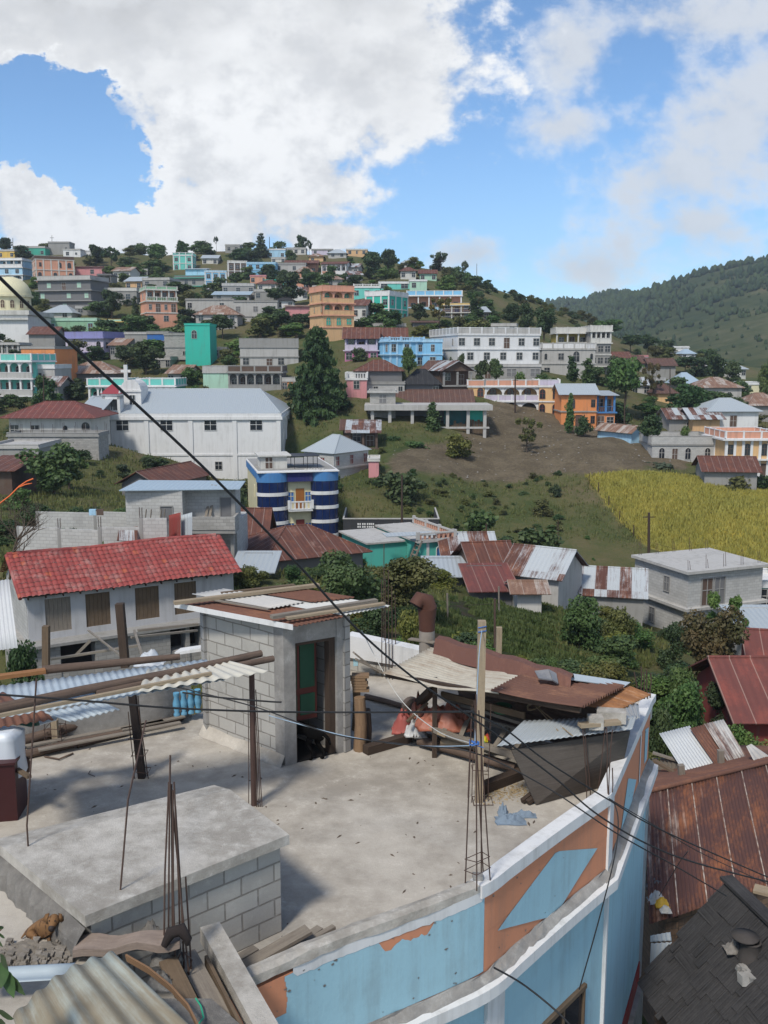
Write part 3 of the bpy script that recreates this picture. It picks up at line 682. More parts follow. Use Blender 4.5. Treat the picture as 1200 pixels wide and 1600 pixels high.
H_('cream flat house on the skyline under the leaning tree pair', 447, 478, 387, 397, 362, 'offwhite', ('www',), 'ltgrey', par=.4, depth=6)
H_('lilac grey house on the skyline right of the leaning tree pair', 487, 520, 389, 397, 365, 'lav', ('w w',), 'grey', par=.4, depth=6)
H_('bluish white tin roof house below the skyline lilac house', 513, 541, 396, 402, 345, 'ltgrey', ('ww',), roof='hip', rh=1.6, rm='zinc', depth=6)
H_('ochre house with flat roof at the right end of the crest houses', 541, 574, 389, 398, 362, 'apricot', ('wnw',), 'offwhite', par=.3, depth=6)
H_('tan house with pale roof below the crest left of the arched white porch', 483, 505, 401, 411, 338, 'apricot', ('w ',), roof='hip', rh=1.2, rm='tan', depth=6)
H_('terracotta porch house with open front on the upper slope', 446, 496, 412, 428, 322, 'salmon', ('G4',), 'brown', roof='gx', rh=1.2, rm='rust', depth=6)
H_('little rust hip roof house beneath the terracotta porch house', 464, 488, 425, 436, 312, 'salmon', (' w',), roof='hip', rh=1.8, rm='tan', depth=6)
H_('white porch house with four arches and red roof on the upper slope', 502, 541, 413, 428, 315, 'white', ('G5a',), 'white', roof='gx', rh=1.0, rm='rust', depth=7, yaw=-10)
H_('peach retaining house front under the white arched porch house', 504, 522, 424, 434, 310, 'salmon', ('  ',), 'salmon', par=.3, depth=5)
H_('low white roofed house half hidden on the slope under the arched porch', 497, 517, 436, 441, 300, 'ltgrey', (' w',), roof='hip', rh=1.3, rm='zinc', depth=6)
H_('small grey roofed house on the right shoulder of the crest', 628, 648, 411, 416, 322, 'offwhite', ('ww',), roof='hip', rh=1.2, rm='zinc', depth=6)
H_('bare concrete two storey house with dark windows at mid hill', 348, 397, 443, 473, 262, 'grey', ('w w w', '  w w'), 'ltgrey', par=.6, depth=8, yaw=4)
H_('low shed with pale green tin roof in front of the bare concrete house', 333, 389, 461, 470, 256, 'ltgrey', ('w  ',), roof='mono', rh=1.3, rm='blue', depth=5)
H_('long pale concrete house with two small windows left of mid hill', 291, 366, 467, 503, 238, 'ltgrey', ('w   w ', '      '), 'grey', par=.3, depth=9)
H_('tall grey concrete house with four dark window holes at mid hill', 366, 434, 470, 517, 232, 'ltgrey', ('w w w', ' d w '), 'grey', par=.3, depth=9, pcol='dkgrey')
H_('tan tin hip roof house in front of the long pale concrete house', 306, 371, 492, 503, 218, 'ltgrey', ('w  w',), roof='hip', rh=2.2, rm='tan', depth=8)
H_('pinkish tin fenced shed left of the orange four storey building', 446, 486, 479, 492, 224, 'pink', ('   ',), roof='mono', rh=.5, rm='tan', depth=4)
H_('little white house with dark roof behind the pinkish fenced shed', 432, 458, 470, 482, 236, 'white', ('w w',), roof='hip', rh=1.0, rm='dark', depth=5)
H_('tall pale grey house with long parapet above the arched gallery', 376, 466, 529, 572, 170, 'ltgrey', ('     ', 'w dw '), 'grey', par=1.5, parc='grey', depth=9, yaw=6, rebar=4, side=('   ', '  '))
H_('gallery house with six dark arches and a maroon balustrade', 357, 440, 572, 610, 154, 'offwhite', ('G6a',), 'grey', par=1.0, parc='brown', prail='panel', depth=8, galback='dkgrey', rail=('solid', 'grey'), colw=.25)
H_('pale aqua wall with red base left of the six arch gallery', 318, 357, 572, 610, 155, 'mint', ('   ',), 'ltgrey', par=1.0, parc='ltgrey', depth=8)
# --- left side, middle of the hill
H_('tall orange house with two narrow windows above the turquoise arcades', 33, 88, 541, 574, 158, 'orange', ('  nn',), 'grey', par=.3, depth=8, found=5, yaw=-8)
H_('turquoise three level arcade house with white columns at the left edge', -18, 54, 554, 645, 148, 'turq', ('G4a', 'G4', 'G4o'), 'white', par=1.1, parc='turq', prail='panel', depth=9, rail=('solid', 'ltgrey'), gd=1.6, yaw=-4)
H_('grey side house with a white balcony right of the turquoise arcades', 54, 88, 570, 630, 150, 'ltgrey', ('w ', 'G2'), 'white', par=.5, depth=8, rail=('balu', 'white'))
H_('dark board house under a wide tan tin hip roof', 96, 181, 584, 610, 165, 'dkgrey', ('  w  ',), roof='hip', rh=2.0, rm='tan', depth=9)
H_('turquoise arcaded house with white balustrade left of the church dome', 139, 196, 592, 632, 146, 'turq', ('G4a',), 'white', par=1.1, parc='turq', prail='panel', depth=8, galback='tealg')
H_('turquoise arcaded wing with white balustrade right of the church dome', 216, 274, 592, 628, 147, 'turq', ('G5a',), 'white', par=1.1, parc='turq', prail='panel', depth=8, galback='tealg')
H_('pale house under a red hip roof with arched door at left', 16, 143, 653, 690, 114, 'offwhite', ('W w  t A',), 'offwhite', roof='hip', rh=1.75, rm='red', depth=8, oh=.9, found=1)
H_('grey block retaining house below the red hip roof', 14, 155, 676, 716, 108, 'block', ('        ',), 'grey', par=.3, depth=4, rebar=5)
H_('grey house with a white arched gateway below the red hip roof house', -16, 62, 694, 742, 100, 'grey', ('   A',), 'ltgrey', par=.3, depth=7, fcol='white')
H_('weathered board shack at the left edge behind the bare tree', -30, 20, 735, 775, 84, 'brown', ('  ',), roof='mono', rh=.7, rm='rust', depth=6)
# --- centre and right of the hill
H_('orange four storey building with arched green balconies', 506, 553, 448, 530, 185, 'apricot', ('G3a', 'G3a', 'aaw', '  D'), 'salmon', par=1.0, parc='salmon', yaw=24, side=('n n', ' n n', '   ', '   '), depth=7.5, fcol='salmon', pcol='tealg', galback='apricot', rail=('solid', 'apricot'), gd=1.0)
H_('teal two storey house with white pillars right of the orange building', 571, 608, 456, 503, 214, 'teal', ('a w', '  w'), 'white', par=.9, parc='white', prail='panel', yaw=-28, side=('w w', 'w w'), depth=9, pil=True)
H_('pale teal and white terrace house behind the teal two storey house', 553, 594, 444, 466, 238, 'turq', ('w w w',), 'white', par=.8, parc='offwhite', prail='balu', depth=7)
H_('aqua flat roofed rooftop house above the teal house', 592, 640, 440, 452, 250, 'turq', ('W W',), 'white', par=.4, depth=6)
H_('mint cube house right of the aqua rooftop house', 640, 667, 437, 452, 248, 'mint', ('w ',), 'white', par=.3, depth=6)
H_('house with long blue parapet and white posts on the right slope', 636, 721, 455, 486, 230, 'salmon', ('G5',), 'white', par=1.1, parc='sky', prail='panel', depth=8, yaw=-4, rail=('solid', 'skyl'))
H_('cream gallery house with thin columns on the right slope', 690, 736, 474, 500, 222, 'peach', ('G3', 'G3'), 'offwhite', par=.4, parc='yellow', depth=7, yaw=-8, rail=('bars', 'violet'))
H_('dark low shed under the blue parapet house', 645, 683, 504, 515, 205, 'dkgrey', ('  ',), roof='mono', rh=.6, rm='brown', depth=5)
H_('magenta house with violet upper porch under a rust roof', 539, 590, 530, 565, 168, 'magenta', ('G3', 'w dw'), 'lav', roof='gx', rh=2.0, rm='rust', depth=7, galback='violet', rail=('solid', 'lav'))
H_('long rust roof house behind the sky blue two storey house', 588, 634, 529, 545, 172, 'grey', ('   ',), roof='gx', rh=1.9, rm='rust', depth=7)
H_('bright sky blue two storey house with paired windows and balcony', 609, 662, 527, 574, 163, 'sky', ('W W n', '  n W'), 'skyl', par=.7, parc='skyl', prail='balu', yaw=16, side=('w w', '   '), depth=11, pil=True, band_out=.3)
H_('blue and mint green house end attached to the sky blue house', 661, 691, 530, 573, 161, 'sky', (' n ', ' w '), 'skyl', par=.4, depth=7)
H_('big white two storey building with rows of small windows', 714, 845, 513, 567, 163, 'white', ('w w w d w w', ' w w w w w'), 'white', par=1.1, parc='ltgrey', prail='panel', yaw=13, side=('  n', '   '), depth=17, fcol='ltgrey', found=6)
H_('raw concrete ground floor jutting below the big white building', 716, 845, 569, 592, 160, 'grey', ('w d W W',), 'ltgrey', par=.3, depth=8, pcol='dkgrey')
H_('grey house with white balustrade and arched windows right of the white building', 846, 929, 536, 590, 182, 'ltgrey', ('t w A t', 'w   w'), 'ltgrey', par=1.2, parc='white', prail='balu', depth=9)
H_('yellow and white roof gallery house with open columns on the right', 869, 921, 512, 542, 196, 'mustard', ('G3W',), 'offwhite', par=1.1, parc='offwhite', prail='panel', depth=9, yaw=-3)
H_('grey three storey house with columned white gallery on top', 921, 953, 510, 590, 192, 'grey', ('G4', 'www', 'www', 'G2o'), 'offwhite', par=1.1, parc='offwhite', prail='panel', depth=9)
H_('rust hip roof house with dark board gable above the concrete pillars', 556, 628, 580, 596, 152, 'dkgrey', ('     ',), roof='hip', rh=1.7, rm='rust', depth=8)
H_('whitewashed lower house with two tiny windows under the rust hip roof', 568, 632, 596, 615, 149, 'wblock', (' s  s',), 'grey', par=.3, depth=5)
H_('dark shingled hip roof house left of the open rust shelter', 633, 686, 601, 618, 150, 'dkgrey', ('    w',), roof='hip', rh=2.3, rm='dark', depth=8)
H_('rust brown hip roof house behind the open rust shelter', 660, 696, 578, 596, 158, 'grey', ('   ',), roof='hip', rh=1.7, rm='brown', depth=7)
H_('open wooden shelter with a gable of rust striped tin', 692, 738, 580, 602, 153, 'brown', ('G2o',), 'grey', roof='gy', rh=1.6, rm='mix', depth=8, yaw=18)
H_('small pink and white house with balustrade beside the tall cypress', 541, 573, 582, 610, 146, 'pink', (' w ',), 'white', par=1.0, parc='white', prail='balu', depth=7)
H_('long dark red tin roof house behind the concrete pillar frame', 553, 736, 630, 655, 146, 'offwhite', ('w w    ',), roof='gx', rh=1.9, rm='brown', depth=7, oh=.6)
H_('unfinished block room with one window on the concrete slab', 578, 618, 609, 634, 138, 'block', (' w ',), 'ltgrey', par=.3, depth=5, pcol='dkgrey', band_out=.4)
H_('peach house with white arches on two floors above the brown field', 757, 841, 594, 650, 153, 'peach', ('G3aw', 'G3awo'), 'white', par=1.0, parc='salmon', prail='panel', depth=9, galback='peach', gd=1.8, rail=('panel', 'lav'), fcol='dkred')
H_('peach left wing with one arched window joined to the white arches', 731, 757, 594, 622, 153, 'peach', (' a',), 'white', par=1.0, parc='salmon', prail='panel', depth=8, found=2, fcol='dkred')
H_('peach right wing with four arched windows joined to the white arches', 842, 872, 594, 650, 152, 'peach', ('a a', 'a a'), 'white', par=1.0, parc='lav', prail='panel', depth=8, yaw=-8, side=('  ',), fcol='dkred')
H_('orange two storey house with zinc roof at the end of the road', 876, 931, 617, 668, 146, 'orange', (' a  n', '  d n'), 'grey', roof='gx', rh=1.5, rm='zinc', depth=7, fcol='brown', bands=True)
H_('orange wing with blue columned balcony right of the zinc roof', 931, 960, 618, 670, 147, 'orange', ('G2', 'dw'), 'cobalt', roof='mono', rh=.5, rm='zinc', depth=6, rail=('bars', 'cobalt'))
# --- right valley
H_('brown tin roof house beside the road among the right trees', 970, 1008, 568, 582, 225, 'grey', ('  ',), roof='gx', rh=1.7, rm='brown', depth=7)
H_('small pink house with a white gable between brown tin roofs', 998, 1012, 555, 572, 232, 'white', (' ',), 'pink', par=.3, depth=6)
H_('brown gable roof house right of the small pink and white house', 1015, 1055, 572, 590, 222, 'grey', ('   ',), roof='gx', rh=1.7, rm='brown', depth=7)
H_('distant white building with colonnade far down the valley', 1050, 1076, 541, 554, 345, 'white', ('G4', 'w w'), 'white', par=.4, depth=8)
H_('distant pale house with bluish roof in the far valley', 1066, 1086, 553, 561, 330, 'white', ('w w',), roof='hip', rh=1.6, rm='blue', depth=7)
H_('distant low white house below the far valley colonnade', 1059, 1080, 561, 568, 315, 'offwhite', ('w w',), 'white', par=.3, depth=6)
H_('distant salmon house at the valley bend', 1078, 1096, 566, 578, 300, 'salmon', ('w w',), 'offwhite', par=.3, depth=6)
H_('house with a pale aqua hip roof in the right valley', 1062, 1094, 600, 612, 196, 'ltgrey', ('w w',), roof='hip', rh=2.2, rm='blue', depth=9)
H_('long grey house under a faded rust roof in the right valley', 1094, 1158, 606, 624, 186, 'ltgrey', (' w s ',), roof='hip', rh=1.9, rm='tan', depth=9)
H_('small brown hip roof house left of the aqua hip roof', 1027, 1056, 615, 628, 178, 'peach', ('  w',), roof='hip', rh=1.7, rm='brown', depth=7)
H_('cream flat roofed house at the right edge of the valley', 1164, 1196, 597, 614, 200, 'cream', ('w w',), 'white', par=.4, depth=7)
H_('rust hip roof house cut by the right edge', 1170, 1225, 634, 655, 162, 'grey', ('  ',), roof='hip', rh=2.0, rm='tan', depth=8)
H_('white walled house under a bright zinc hip roof', 1106, 1184, 643, 669, 140, 'white', ('w d  ',), 'ltgrey', roof='hip', rh=1.75, rm='zinc', depth=8)
H_('wooden upper room with striped tin roof left of the zinc hip roof', 1082, 1124, 655, 675, 138, 'apricot', ('   ',), 'brown', roof='gx', rh=1.4, rm='mix', depth=6, oh=.7)
H_('low grey house with faded tin left of the wooden upper room', 1045, 1084, 655, 676, 140, 'grey', ('  w',), roof='gx', rh=1.4, rm='mix', depth=6)
H_('tin gable shack beside the road below the right trees', 985, 1005, 677, 690, 132, 'skyl', ('  ',), roof='gy', rh=1.0, rm='tan', depth=7, yaw=28)
H_('rounded white block house with arched windows and flat roof', 1018, 1120, 681, 722, 126, 'wblock', (' a d a  a ',), 'grey', par=1.1, parc='wblock', depth=8, yaw=0, fcol='ltgrey')
H_('peach house with white columns and green balcony on the right', 1131, 1212, 674, 748, 122, 'peach', ('w a aA', 'd w d '), 'white', par=1.0, parc='salmon', prail='panel', depth=8, band_out=.5, fcol='brown', pil=True)
H_('rust brown roof below the peach house with green balcony', 1102, 1180, 737, 760, 112, 'grey', ('   ',), roof='gx', rh=1.5, rm='rust', depth=6, yaw=-8)
# --- small houses filling the gaps of the upper town
for (lb, *q, wl, rf) in (('grey flat house above the salmon corner building', 222, 266, 434, 449, 256, 'grey', 'flat'), ('small ochre house left of the grey flat house above the salmon corner', 196, 222, 440, 452, 262, 'apricot', 'gx'),
    ('pale house with zinc roof below the sky blue two storey house', 326, 352, 452, 462, 272, 'ltgrey', 'hip'), ('small grey block house right of the bare concrete house', 398, 430, 452, 468, 254, 'grey', 'flat'), ('brown roofed cottage above the tall house with four window holes', 402, 432, 444, 455, 280, 'offwhite', 'hip'),
    ('white cottage between crest trees left of the cream skyline house', 424, 446, 402, 411, 340, 'offwhite', 'flat'), ('rust roofed cottage right of the jade green low house', 456, 482, 440, 452, 286, 'salmon', 'gx'), ('low grey house left of the dense near black tree', 534, 560, 418, 430, 318, 'ltgrey', 'gx'),
    ('tin roofed cottage under the lavender house right corner', 172, 196, 540, 556, 186, 'grey', 'gx'), ('block house wall right of the tall turquoise house', 331, 366, 505, 520, 214, 'block', 'flat'), ('rust cottage between orange building and teal house', 553, 572, 478, 500, 206, 'offwhite', 'gx'),
    ('low stone coloured house under the teal two storey house', 578, 634, 505, 518, 200, 'grey', 'flat'), ('grey cottage right of the grey columned gallery house', 955, 985, 560, 578, 215, 'ltgrey', 'gx'), ('small flat house left of the low teal grey crest house', -4, 24, 390, 404, 338, 'yellow', 'flat'),
    ('blue roofed cottage above the grey columned gallery house', 962, 990, 582, 600, 196, 'offwhite', 'hip'), ('brick house under the right shoulder scrub', 738, 764, 488, 500, 226, 'brown', 'gx'), ('pale flat house on the slope behind the white building', 768, 806, 505, 516, 200, 'offwhite', 'flat'), ('mint house peeping right of the white corner gable in the valley', 1014, 1040, 590, 602, 205, 'mint', 'flat')):
    H_(lb, *q, wl, ('w w',), roof=rf, rh=1.4, rm=rng.choice(['rust', 'zinc', 'tan', 'mix']), depth=7, par=.5, yaw=rng.choice([-10, 0, 12]))
for (lb, *q, wl, rf) in (('rust cottage under the crest clump of trees', 176, 204, 424, 436, 285, 'offwhite', 'gx'), ('grey cottage right of the rust cottage under the crest clump', 206, 230, 420, 431, 300, 'ltgrey', 'flat'), ('cottage under the brown earth patch of the crest', 316, 340, 404, 413, 340, 'offwhite', 'gx'),
    ('salmon cottage right of the block house behind four window holes', 434, 454, 456, 468, 256, 'salmon', 'flat'), ('white cottage left of the dark slope tree', 458, 480, 456, 467, 250, 'white', 'gx'), ('grey house below the arched porch row', 488, 513, 446, 459, 262, 'grey', 'flat'), ('pale house above the orange four storey building left end', 513, 535, 437, 449, 274, 'ltgrey', 'hip'),
    ('tin cottage left of the two dark round trees', 546, 566, 430, 440, 296, 'lav', 'gx'), ('house right of the dark round tree pair', 626, 650, 424, 435, 286, 'offwhite', 'hip'), ('low teal cottage on the right shoulder', 656, 682, 428, 438, 288, 'mint', 'gx'), ('small block cottage behind the broad tree of the lavender house', 244, 266, 557, 575, 178, 'block', 'flat'),
    ('zinc cottage below the grey open basement', 262, 292, 584, 600, 164, 'ltgrey', 'gx'), ('cottage under the shrub bank right of the turquoise wall', 334, 358, 542, 558, 188, 'grey', 'flat'), ('grey cottage below the turquoise arcades', 60, 92, 604, 622, 146, 'grey', 'gx'), ('orange cottage half hidden left of the tall cypress', 441, 466, 590, 612, 154, 'orange', 'flat'),
    ('tin house between the brown gable roofs and the aqua roof', 988, 1014, 602, 616, 184, 'ltgrey', 'gx'), ('far cottage right of the thick dark valley tree', 1142, 1166, 577, 588, 226, 'offwhite', 'hip'), ('far grey cottage before the salmon valley house', 1096, 1118, 572, 582, 244, 'ltgrey', 'gx'), ('wide flat terrace house above the lavender house', 120, 160, 478, 490, 228, 'grey', 'flat'),
    ('cream house right of the bare concrete house foot', 396, 424, 474, 486, 240, 'cream', 'flat')):
    H_(lb, *q, wl, ('w w',), roof=rf, rh=1.4, rm=rng.choice(['rust', 'zinc', 'tan', 'mix']), depth=7, par=.5, yaw=rng.choice([-10, 0, 12]))
# ---------------------------------------------------------------- special buildings
def hroot(name, label, cat, px, py, Y, yaw, group=None):
    return thing(name, label, cat, tuple(P(px, py, Y)), R(yaw), group)
def wid(root, px):                       # local length along x whose end is seen in column px
    lo, hi = 0.0, 80.0; c, s = math.cos(root.rotation_euler.z), math.sin(root.rotation_euler.z); l = root.location
    f = lambda L: pix((l.x + L * c, l.y + L * s, l.z))[0]
    for _ in range(40):
        m_ = (lo + hi) / 2
        if f(m_) < px: lo = m_
        else: hi = m_
    return lo
def hgt(root, py, x=0.0):                # local height above the root seen at row py
    c, s = math.cos(root.rotation_euler.z), math.sin(root.rotation_euler.z); l = root.location
    y = l.y + x * s; px = pix((l.x + x * c, y, l.z))[0]
    return P(px, py, y).z - l.z
B = lambda *boxes: (lambda m_: ([m_.box(*q) for q in boxes], m_)[1])(MB())
wht = col('white'); lg = col('ltgrey'); gy = col('grey'); cb = col('block'); wb = col('wblock')
# --- white church hall
r = hroot('church', 'big white church hall with a zinc roof and small high windows', 'church', 160, 754, 125, 1.5)
W = wid(r, 440); D = 20; H = hgt(r, 647)
b = B((0, 0, -4, W, D, H - .75)); b.build('wall', wht, r, False)
b = B((-.25, -.25, H - .75, W + .25, D, H - .35), (-.1, -.12, H - .35, W + .12, D, H + .05), (-.08, -.1, hgt(r, 711) - .12, W + .08, .4, hgt(r, 711) + .12), (W - .3, 0, hgt(r, 711) - .12, W + .1, D, hgt(r, 711) + .12)); b.build('cornice', wht, r, False)
me = B((-.3, -.14, -3, .3, .1, H - .76)).mesh('pilaster', [wht])
for i in range(5): part('pilaster', me, r, (.3 + (W - .6) * i / 4, 0, 0))
for y in (4, 9, 14, 19.7): part('pilaster', me, r, (W, y, 0), R(90))
wm_ = win_mesh(1.55, 1.25, 0, 'white')
for px in (195, 263, 331, 402): part('window', wm_, r, (W * (px - 160) / 280, -.01, hgt(r, 672.5)))
part('window', win_mesh(.85, 1.0, 0, 'ltgrey'), r, (W * (342 - 160) / 280, -.01, hgt(r, 734)))
b = MB(); A = (W * .17, D / 2, H + 2.9); E = (W - 3.6, D / 2, H + 2.9); z = H + .08
b.slab((A, E, (W, 0, z), (W * .1, 0, z)), .08); b.slab((E, A, (W * .1, D, z), (W, D, z)), .08)
nn = [Vector(q) for q in (E, (W, D, z), (W, 0, z))]; b.add(nn + [q - Vector((.05, 0, .07)) for q in nn], [(2, 1, 0), (3, 4, 5), (0, 1, 4, 3), (1, 2, 5, 4), (2, 0, 3, 5)], 0, [[(9, 0), (0, 8), (13, 8)]] * 2 + [[(0, 0)] * 4] * 3)
b.tube([A, E], .12, 6); b.tube([E, (W, 0, z)], .12, 6)
b.build('roof', rmat('zinc'), r, False)
# bell turret with a red cap and the white block with a cross behind it
t0, t1 = W * .02, W * .115
b = B((t0, .1, H, t0 + .35, 2.3, H + 2.4), (t1 - .35, .1, H, t1, 2.3, H + 2.4), (t0 + .35, .1, H, t1 - .35, .45, H + .5), (t0, .1, H + 1.9, t1, 2.3, H + 2.4), (t0 - .15, -.05, H + 2.4, t1 + .15, 2.45, H + 2.6), (t0, 2.0, H, t1, 2.3, H + 2.4))
for k in range(4): b.box(t0 + .35 + k * .28, .15, H + .5, t0 + .45 + k * .28, .25, H + .95)
b.build('bell_turret', wht, r, False)
cx, cy, hw = (t0 + t1) / 2, 1.2, (t1 - t0) / 2 + .25
b = MB(); b.add([(cx - hw, cy - hw, H + 2.6), (cx + hw, cy - hw, H + 2.6), (cx + hw, cy + hw, H + 2.6), (cx - hw, cy + hw, H + 2.6), (cx, cy, H + 3.9)], [(0, 1, 4), (1, 2, 4), (2, 3, 4), (3, 0, 4), (3, 2, 1, 0)])
b.build('turret_roof', flat('red_cap', (.26, .03, .045), .7), r, False)
for sx in (-1, 1): b = MB(); b.lathe([(.12, 0), (.16, .1), (.05, .5), (0.01, .8)], (cx + sx * (hw - .2), cy - hw + .2, H + 2.6), 8); b.build('finial', wht, r, False)
x0, x1 = W * .085, W * .20
b = B((x0, 3.5, H - .3, x1, 8, H + 3.0)); k = 9
prof = [(x0 + (x1 - x0) * (1 - math.cos(math.pi * i / k)) / 2, H + 3.0 + 1.35 * math.sin(math.pi * i / k)) for i in range(k + 1)]
b.add([(x, y, zz) for y in (3.5, 8) for x, zz in prof], [tuple(range(k + 1))[::-1], tuple(range(k + 1, 2 * k + 2))] + [(i, i + 1, k + 2 + i, k + 1 + i) for i in range(k)])
b.box(x0 - .1, 3.35, H + 2.75, x1 + .1, 3.5, H + 3.0); b.build('vault', wht, r, False)
part('window', win_mesh(.7, 1.5, 0, 'white'), r, ((x0 + x1) / 2 + .2, 3.49, H + .8))
b = B((x0 + .5, 3.7, H + 3.6, x0 + .95, 4.1, H + 6.3), (x0 + .1, 3.75, H + 5.3, x0 + 1.35, 4.05, H + 5.65)); b.build('cross', wht, r, False)
# small zinc lean-to beside the church tower
H_('small zinc roofed lean to left of the church tower', 131, 158, 640, 654, 121, 'dkgrey', (' w',), roof='mono', rh=1.5, rm='zinc', depth=5)
# --- domed church at the left edge
r = hroot('church', 'cream domed church with a white nave cut by the left edge', 'church', -60, 545, 200, 0)
W = wid(r, 46); H = hgt(r, 492)
b = B((0, 0, -4, W, 14, H)); b.build('wall', wht, r, False)
b = B((-.3, -.5, H, W + .5, 14.3, H + .9), (-.3, -.6, H - 1.0, W + .3, 0, H - .6)); b.build('cornice', col('offwhite'), r, False)
cx = wid(r, 0); z = H + .9
b = MB(); b.lathe([(4.6, 0), (4.6, .3), (4.2, .3), (4.2, 3.0), (4.7, 3.0), (4.7, 3.4)], (cx, 7, z), 24, 0, False); b.build('drum', col('cream'), r, False)
b = MB(); b.lathe([(4.4 * math.cos(t * math.pi / 20), 3.4 + 3.9 * math.sin(t * math.pi / 20)) for t in range(11)], (cx, 7, z), 28); b.build('dome', col('cream'), r, False)
for k in range(-3, 4):
    th = R(-90 + k * 26); part('window', win_mesh(.8, 1.6, 1, 'cream', 'brown'), r, (cx + 4.2 * math.cos(th), 7 + 4.2 * math.sin(th), z + .7), th + R(90))
H_('grey open terrace with bars between domed church and orange house', 2, 30, 535, 553, 170, 'grey', ('G3',), 'ltgrey', par=.3, depth=6, rail=('bars', 'ltgrey'))
# --- blue glass tower house
bluegl = flat('blue_mirror_glass', (.012, .028, .11), .10, .5, 1.2, 0, .8); 
r = hroot('tower_house', 'cream four storey house with rounded blue glass bays and white bands', 'house', 405, 866, 92, 13)
W = wid(r, 531); H = hgt(r, 738); D = 13; xa, xb = wid(r, 453), wid(r, 489)
b = B((0.15, .9, -3, W - .15, D, H - .05)); b.build('wall', col('cream'), r, False)
par_h = H - hgt(r, 755)
for (x0, x1) in ((0, xa), (xb, W)):
    cxx, rr = (x0 + x1) / 2, (x1 - x0) / 2
    arc = lambda q, n_=12: [(cxx + (rr + q) * math.cos(math.pi + math.pi * i / n_), .9 + (rr + q) * .62 * math.sin(math.pi + math.pi * i / n_)) for i in range(n_ + 1)]
    b = MB(); b.prism(arc(0), -3, H - par_h); bay = b.build('glass_bay', bluegl, r, False)
    m2 = MB()
    for py in (774, 796.5, 819, 842): zz = hgt(r, py); m2.prism(arc(.07), zz - .17, zz + .17)
    m2.build('white_band', wht, r, False)
    m3 = MB()
    for i in range(1, 12, 2):
        x, y = arc(.015)[i]; m3.box(x - .02, y - .015, -1, x + .02, y + .015, H - par_h)
    m3.build('mullion', flat('dark_metal', (.02, .02, .03), .4), r, False)
    b = MB(); b.prism(arc(.06), H - par_h, H - .12); b.build('blue_fascia', plaster('fascia_blue', (.06, .19, .42)), r, False)
b = B((xa - .1, .3, H - par_h, xb + .1, 1.0, H - .12)); b.build('navy_fascia', plaster('fascia_navy', (.018, .022, .12)), r, False)
b = B((0, .9, H - .12, W, D + .1, H), (-.02, .0, H - .12, W + .02, .9, H - .03)); b.build('roof_slab', wht, r, False)
B((.15, 1.0, H, W - .15, D, H + .012)).build('roof_top', gy, r, False)
b = B((.02, .95, H - .85, .1, D, H - .15)); 
for i in range(5): b.box(-.03, 1.0 + i * 1.6, H - .85, .14, 1.3 + i * 1.6, H - .13)
b.build('side_parapet', plaster('fascia_blue', (.06, .19, .42)), r, False)
zb1, zb0 = hgt(r, 799), hgt(r, 848)
for zz in (zb1, zb0): b = B((xa - .05, .0, zz - .15, xb + .05, .95, zz)); b.build('balcony_slab', wht, r, False)
b = MB(); railing(b, xa, xb, .05, zb1, .85, 'balu', 0, 0, 0); b.build('balustrade', wht, r, False)
orange_door = flat('orange_wood', (.30, .11, .02), .5)
for zz, m_ in ((zb1, 'orange'), (zb0, 'dkred')):
    d_ = B((-.42, -.06, 0, .42, -.005, 2.0), (-.36, -.08, .1, -.03, -.06, 1.9), (.03, -.08, .1, .36, -.06, 1.9)); o = d_.build('door', orange_door if m_ == 'orange' else col('dkred'), r, False); o.location = ((xa + xb) / 2 + .05, .9, zz)
    for s in (-1, 1): part('window', win_mesh(.55, .95, 0, 'cream', 'blue'), r, ((xa + xb) / 2 + s * .85, .899, zz + .7))
for k, (yy_, zz) in enumerate(((2.2, zb1 + .8), (4.8, zb1 + .8))): part('window', win_mesh(.35, 1.2, 1, 'cream'), r, (.149, yy_, zz), R(-90))
b = B((.6, 2.6, H, 3.2, 6, H + 1.25), (.3, 2.3, H + 1.25, 3.6, 6.2, H + 1.38)); b.build('roof_room', col('offwhite'), r, False)
part('door', win_mesh(.7, 1.1, 0, 'offwhite', 'brown'), r, (1.4, 2.599, H + .05))
b = MB()
for x in (3.9, 5.2, 6.2): b.tube([(x, 2.2, H), (x, 2.2, H + 1.2)], .035, 5); b.tube([(x, 5, H), (x, 5, H + 1.2)], .035, 5)
b.box(3.7, 2.0, H + 1.2, 6.4, 5.2, H + 1.26); b.box(3.9, 2.15, H + .45, 6.2, 2.2, H + .5); b.build('roof_awning', flat('dark_metal', (.02, .02, .03), .4), r, False)
rt = hroot('roof_clutter', 'pale plaster lumps and basins stacked on the blue tower roof', 'clutter', 492, 738, 94, 0)
b = MB(); 
for k in range(7): x = k * .28 - .9; b.lathe([(.1, 0), (.16, .08), (.13, .3), (.02, .36)], (x, rng.uniform(0, .6), 0), 8)
b.build('basin', lg, rt, False)
# --- grey hip roof block house
H_('pale block house with zinc hip roof right of the church', 474, 523, 707, 752, 113, 'wblock', ('  s ', '    '), 'ltgrey', roof='hip', rh=1.9, rm='zinc', yaw=-38, side=('n n n', '     '), depth=6.4, oh=.25, pcol='dkred', fcol='ltgrey', found=2)
H_('narrow pink walled block beside the pale hip roof house', 576, 592, 716, 744, 112, 'pink', (' ',), 'offwhite', par=.2, depth=4, found=2)
H_('open shed with a rust and zinc striped lean to roof behind the hip roof house', 545, 590, 676, 700, 124, 'brown', ('G2o',), 'brown', roof='mono', rh=1.3, rm='mix', depth=5)
H_('small brown gable shed behind the zinc hip roof', 536, 566, 672, 688, 128, 'brown', ('  ',), roof='gx', rh=1.2, rm='brown', depth=5)
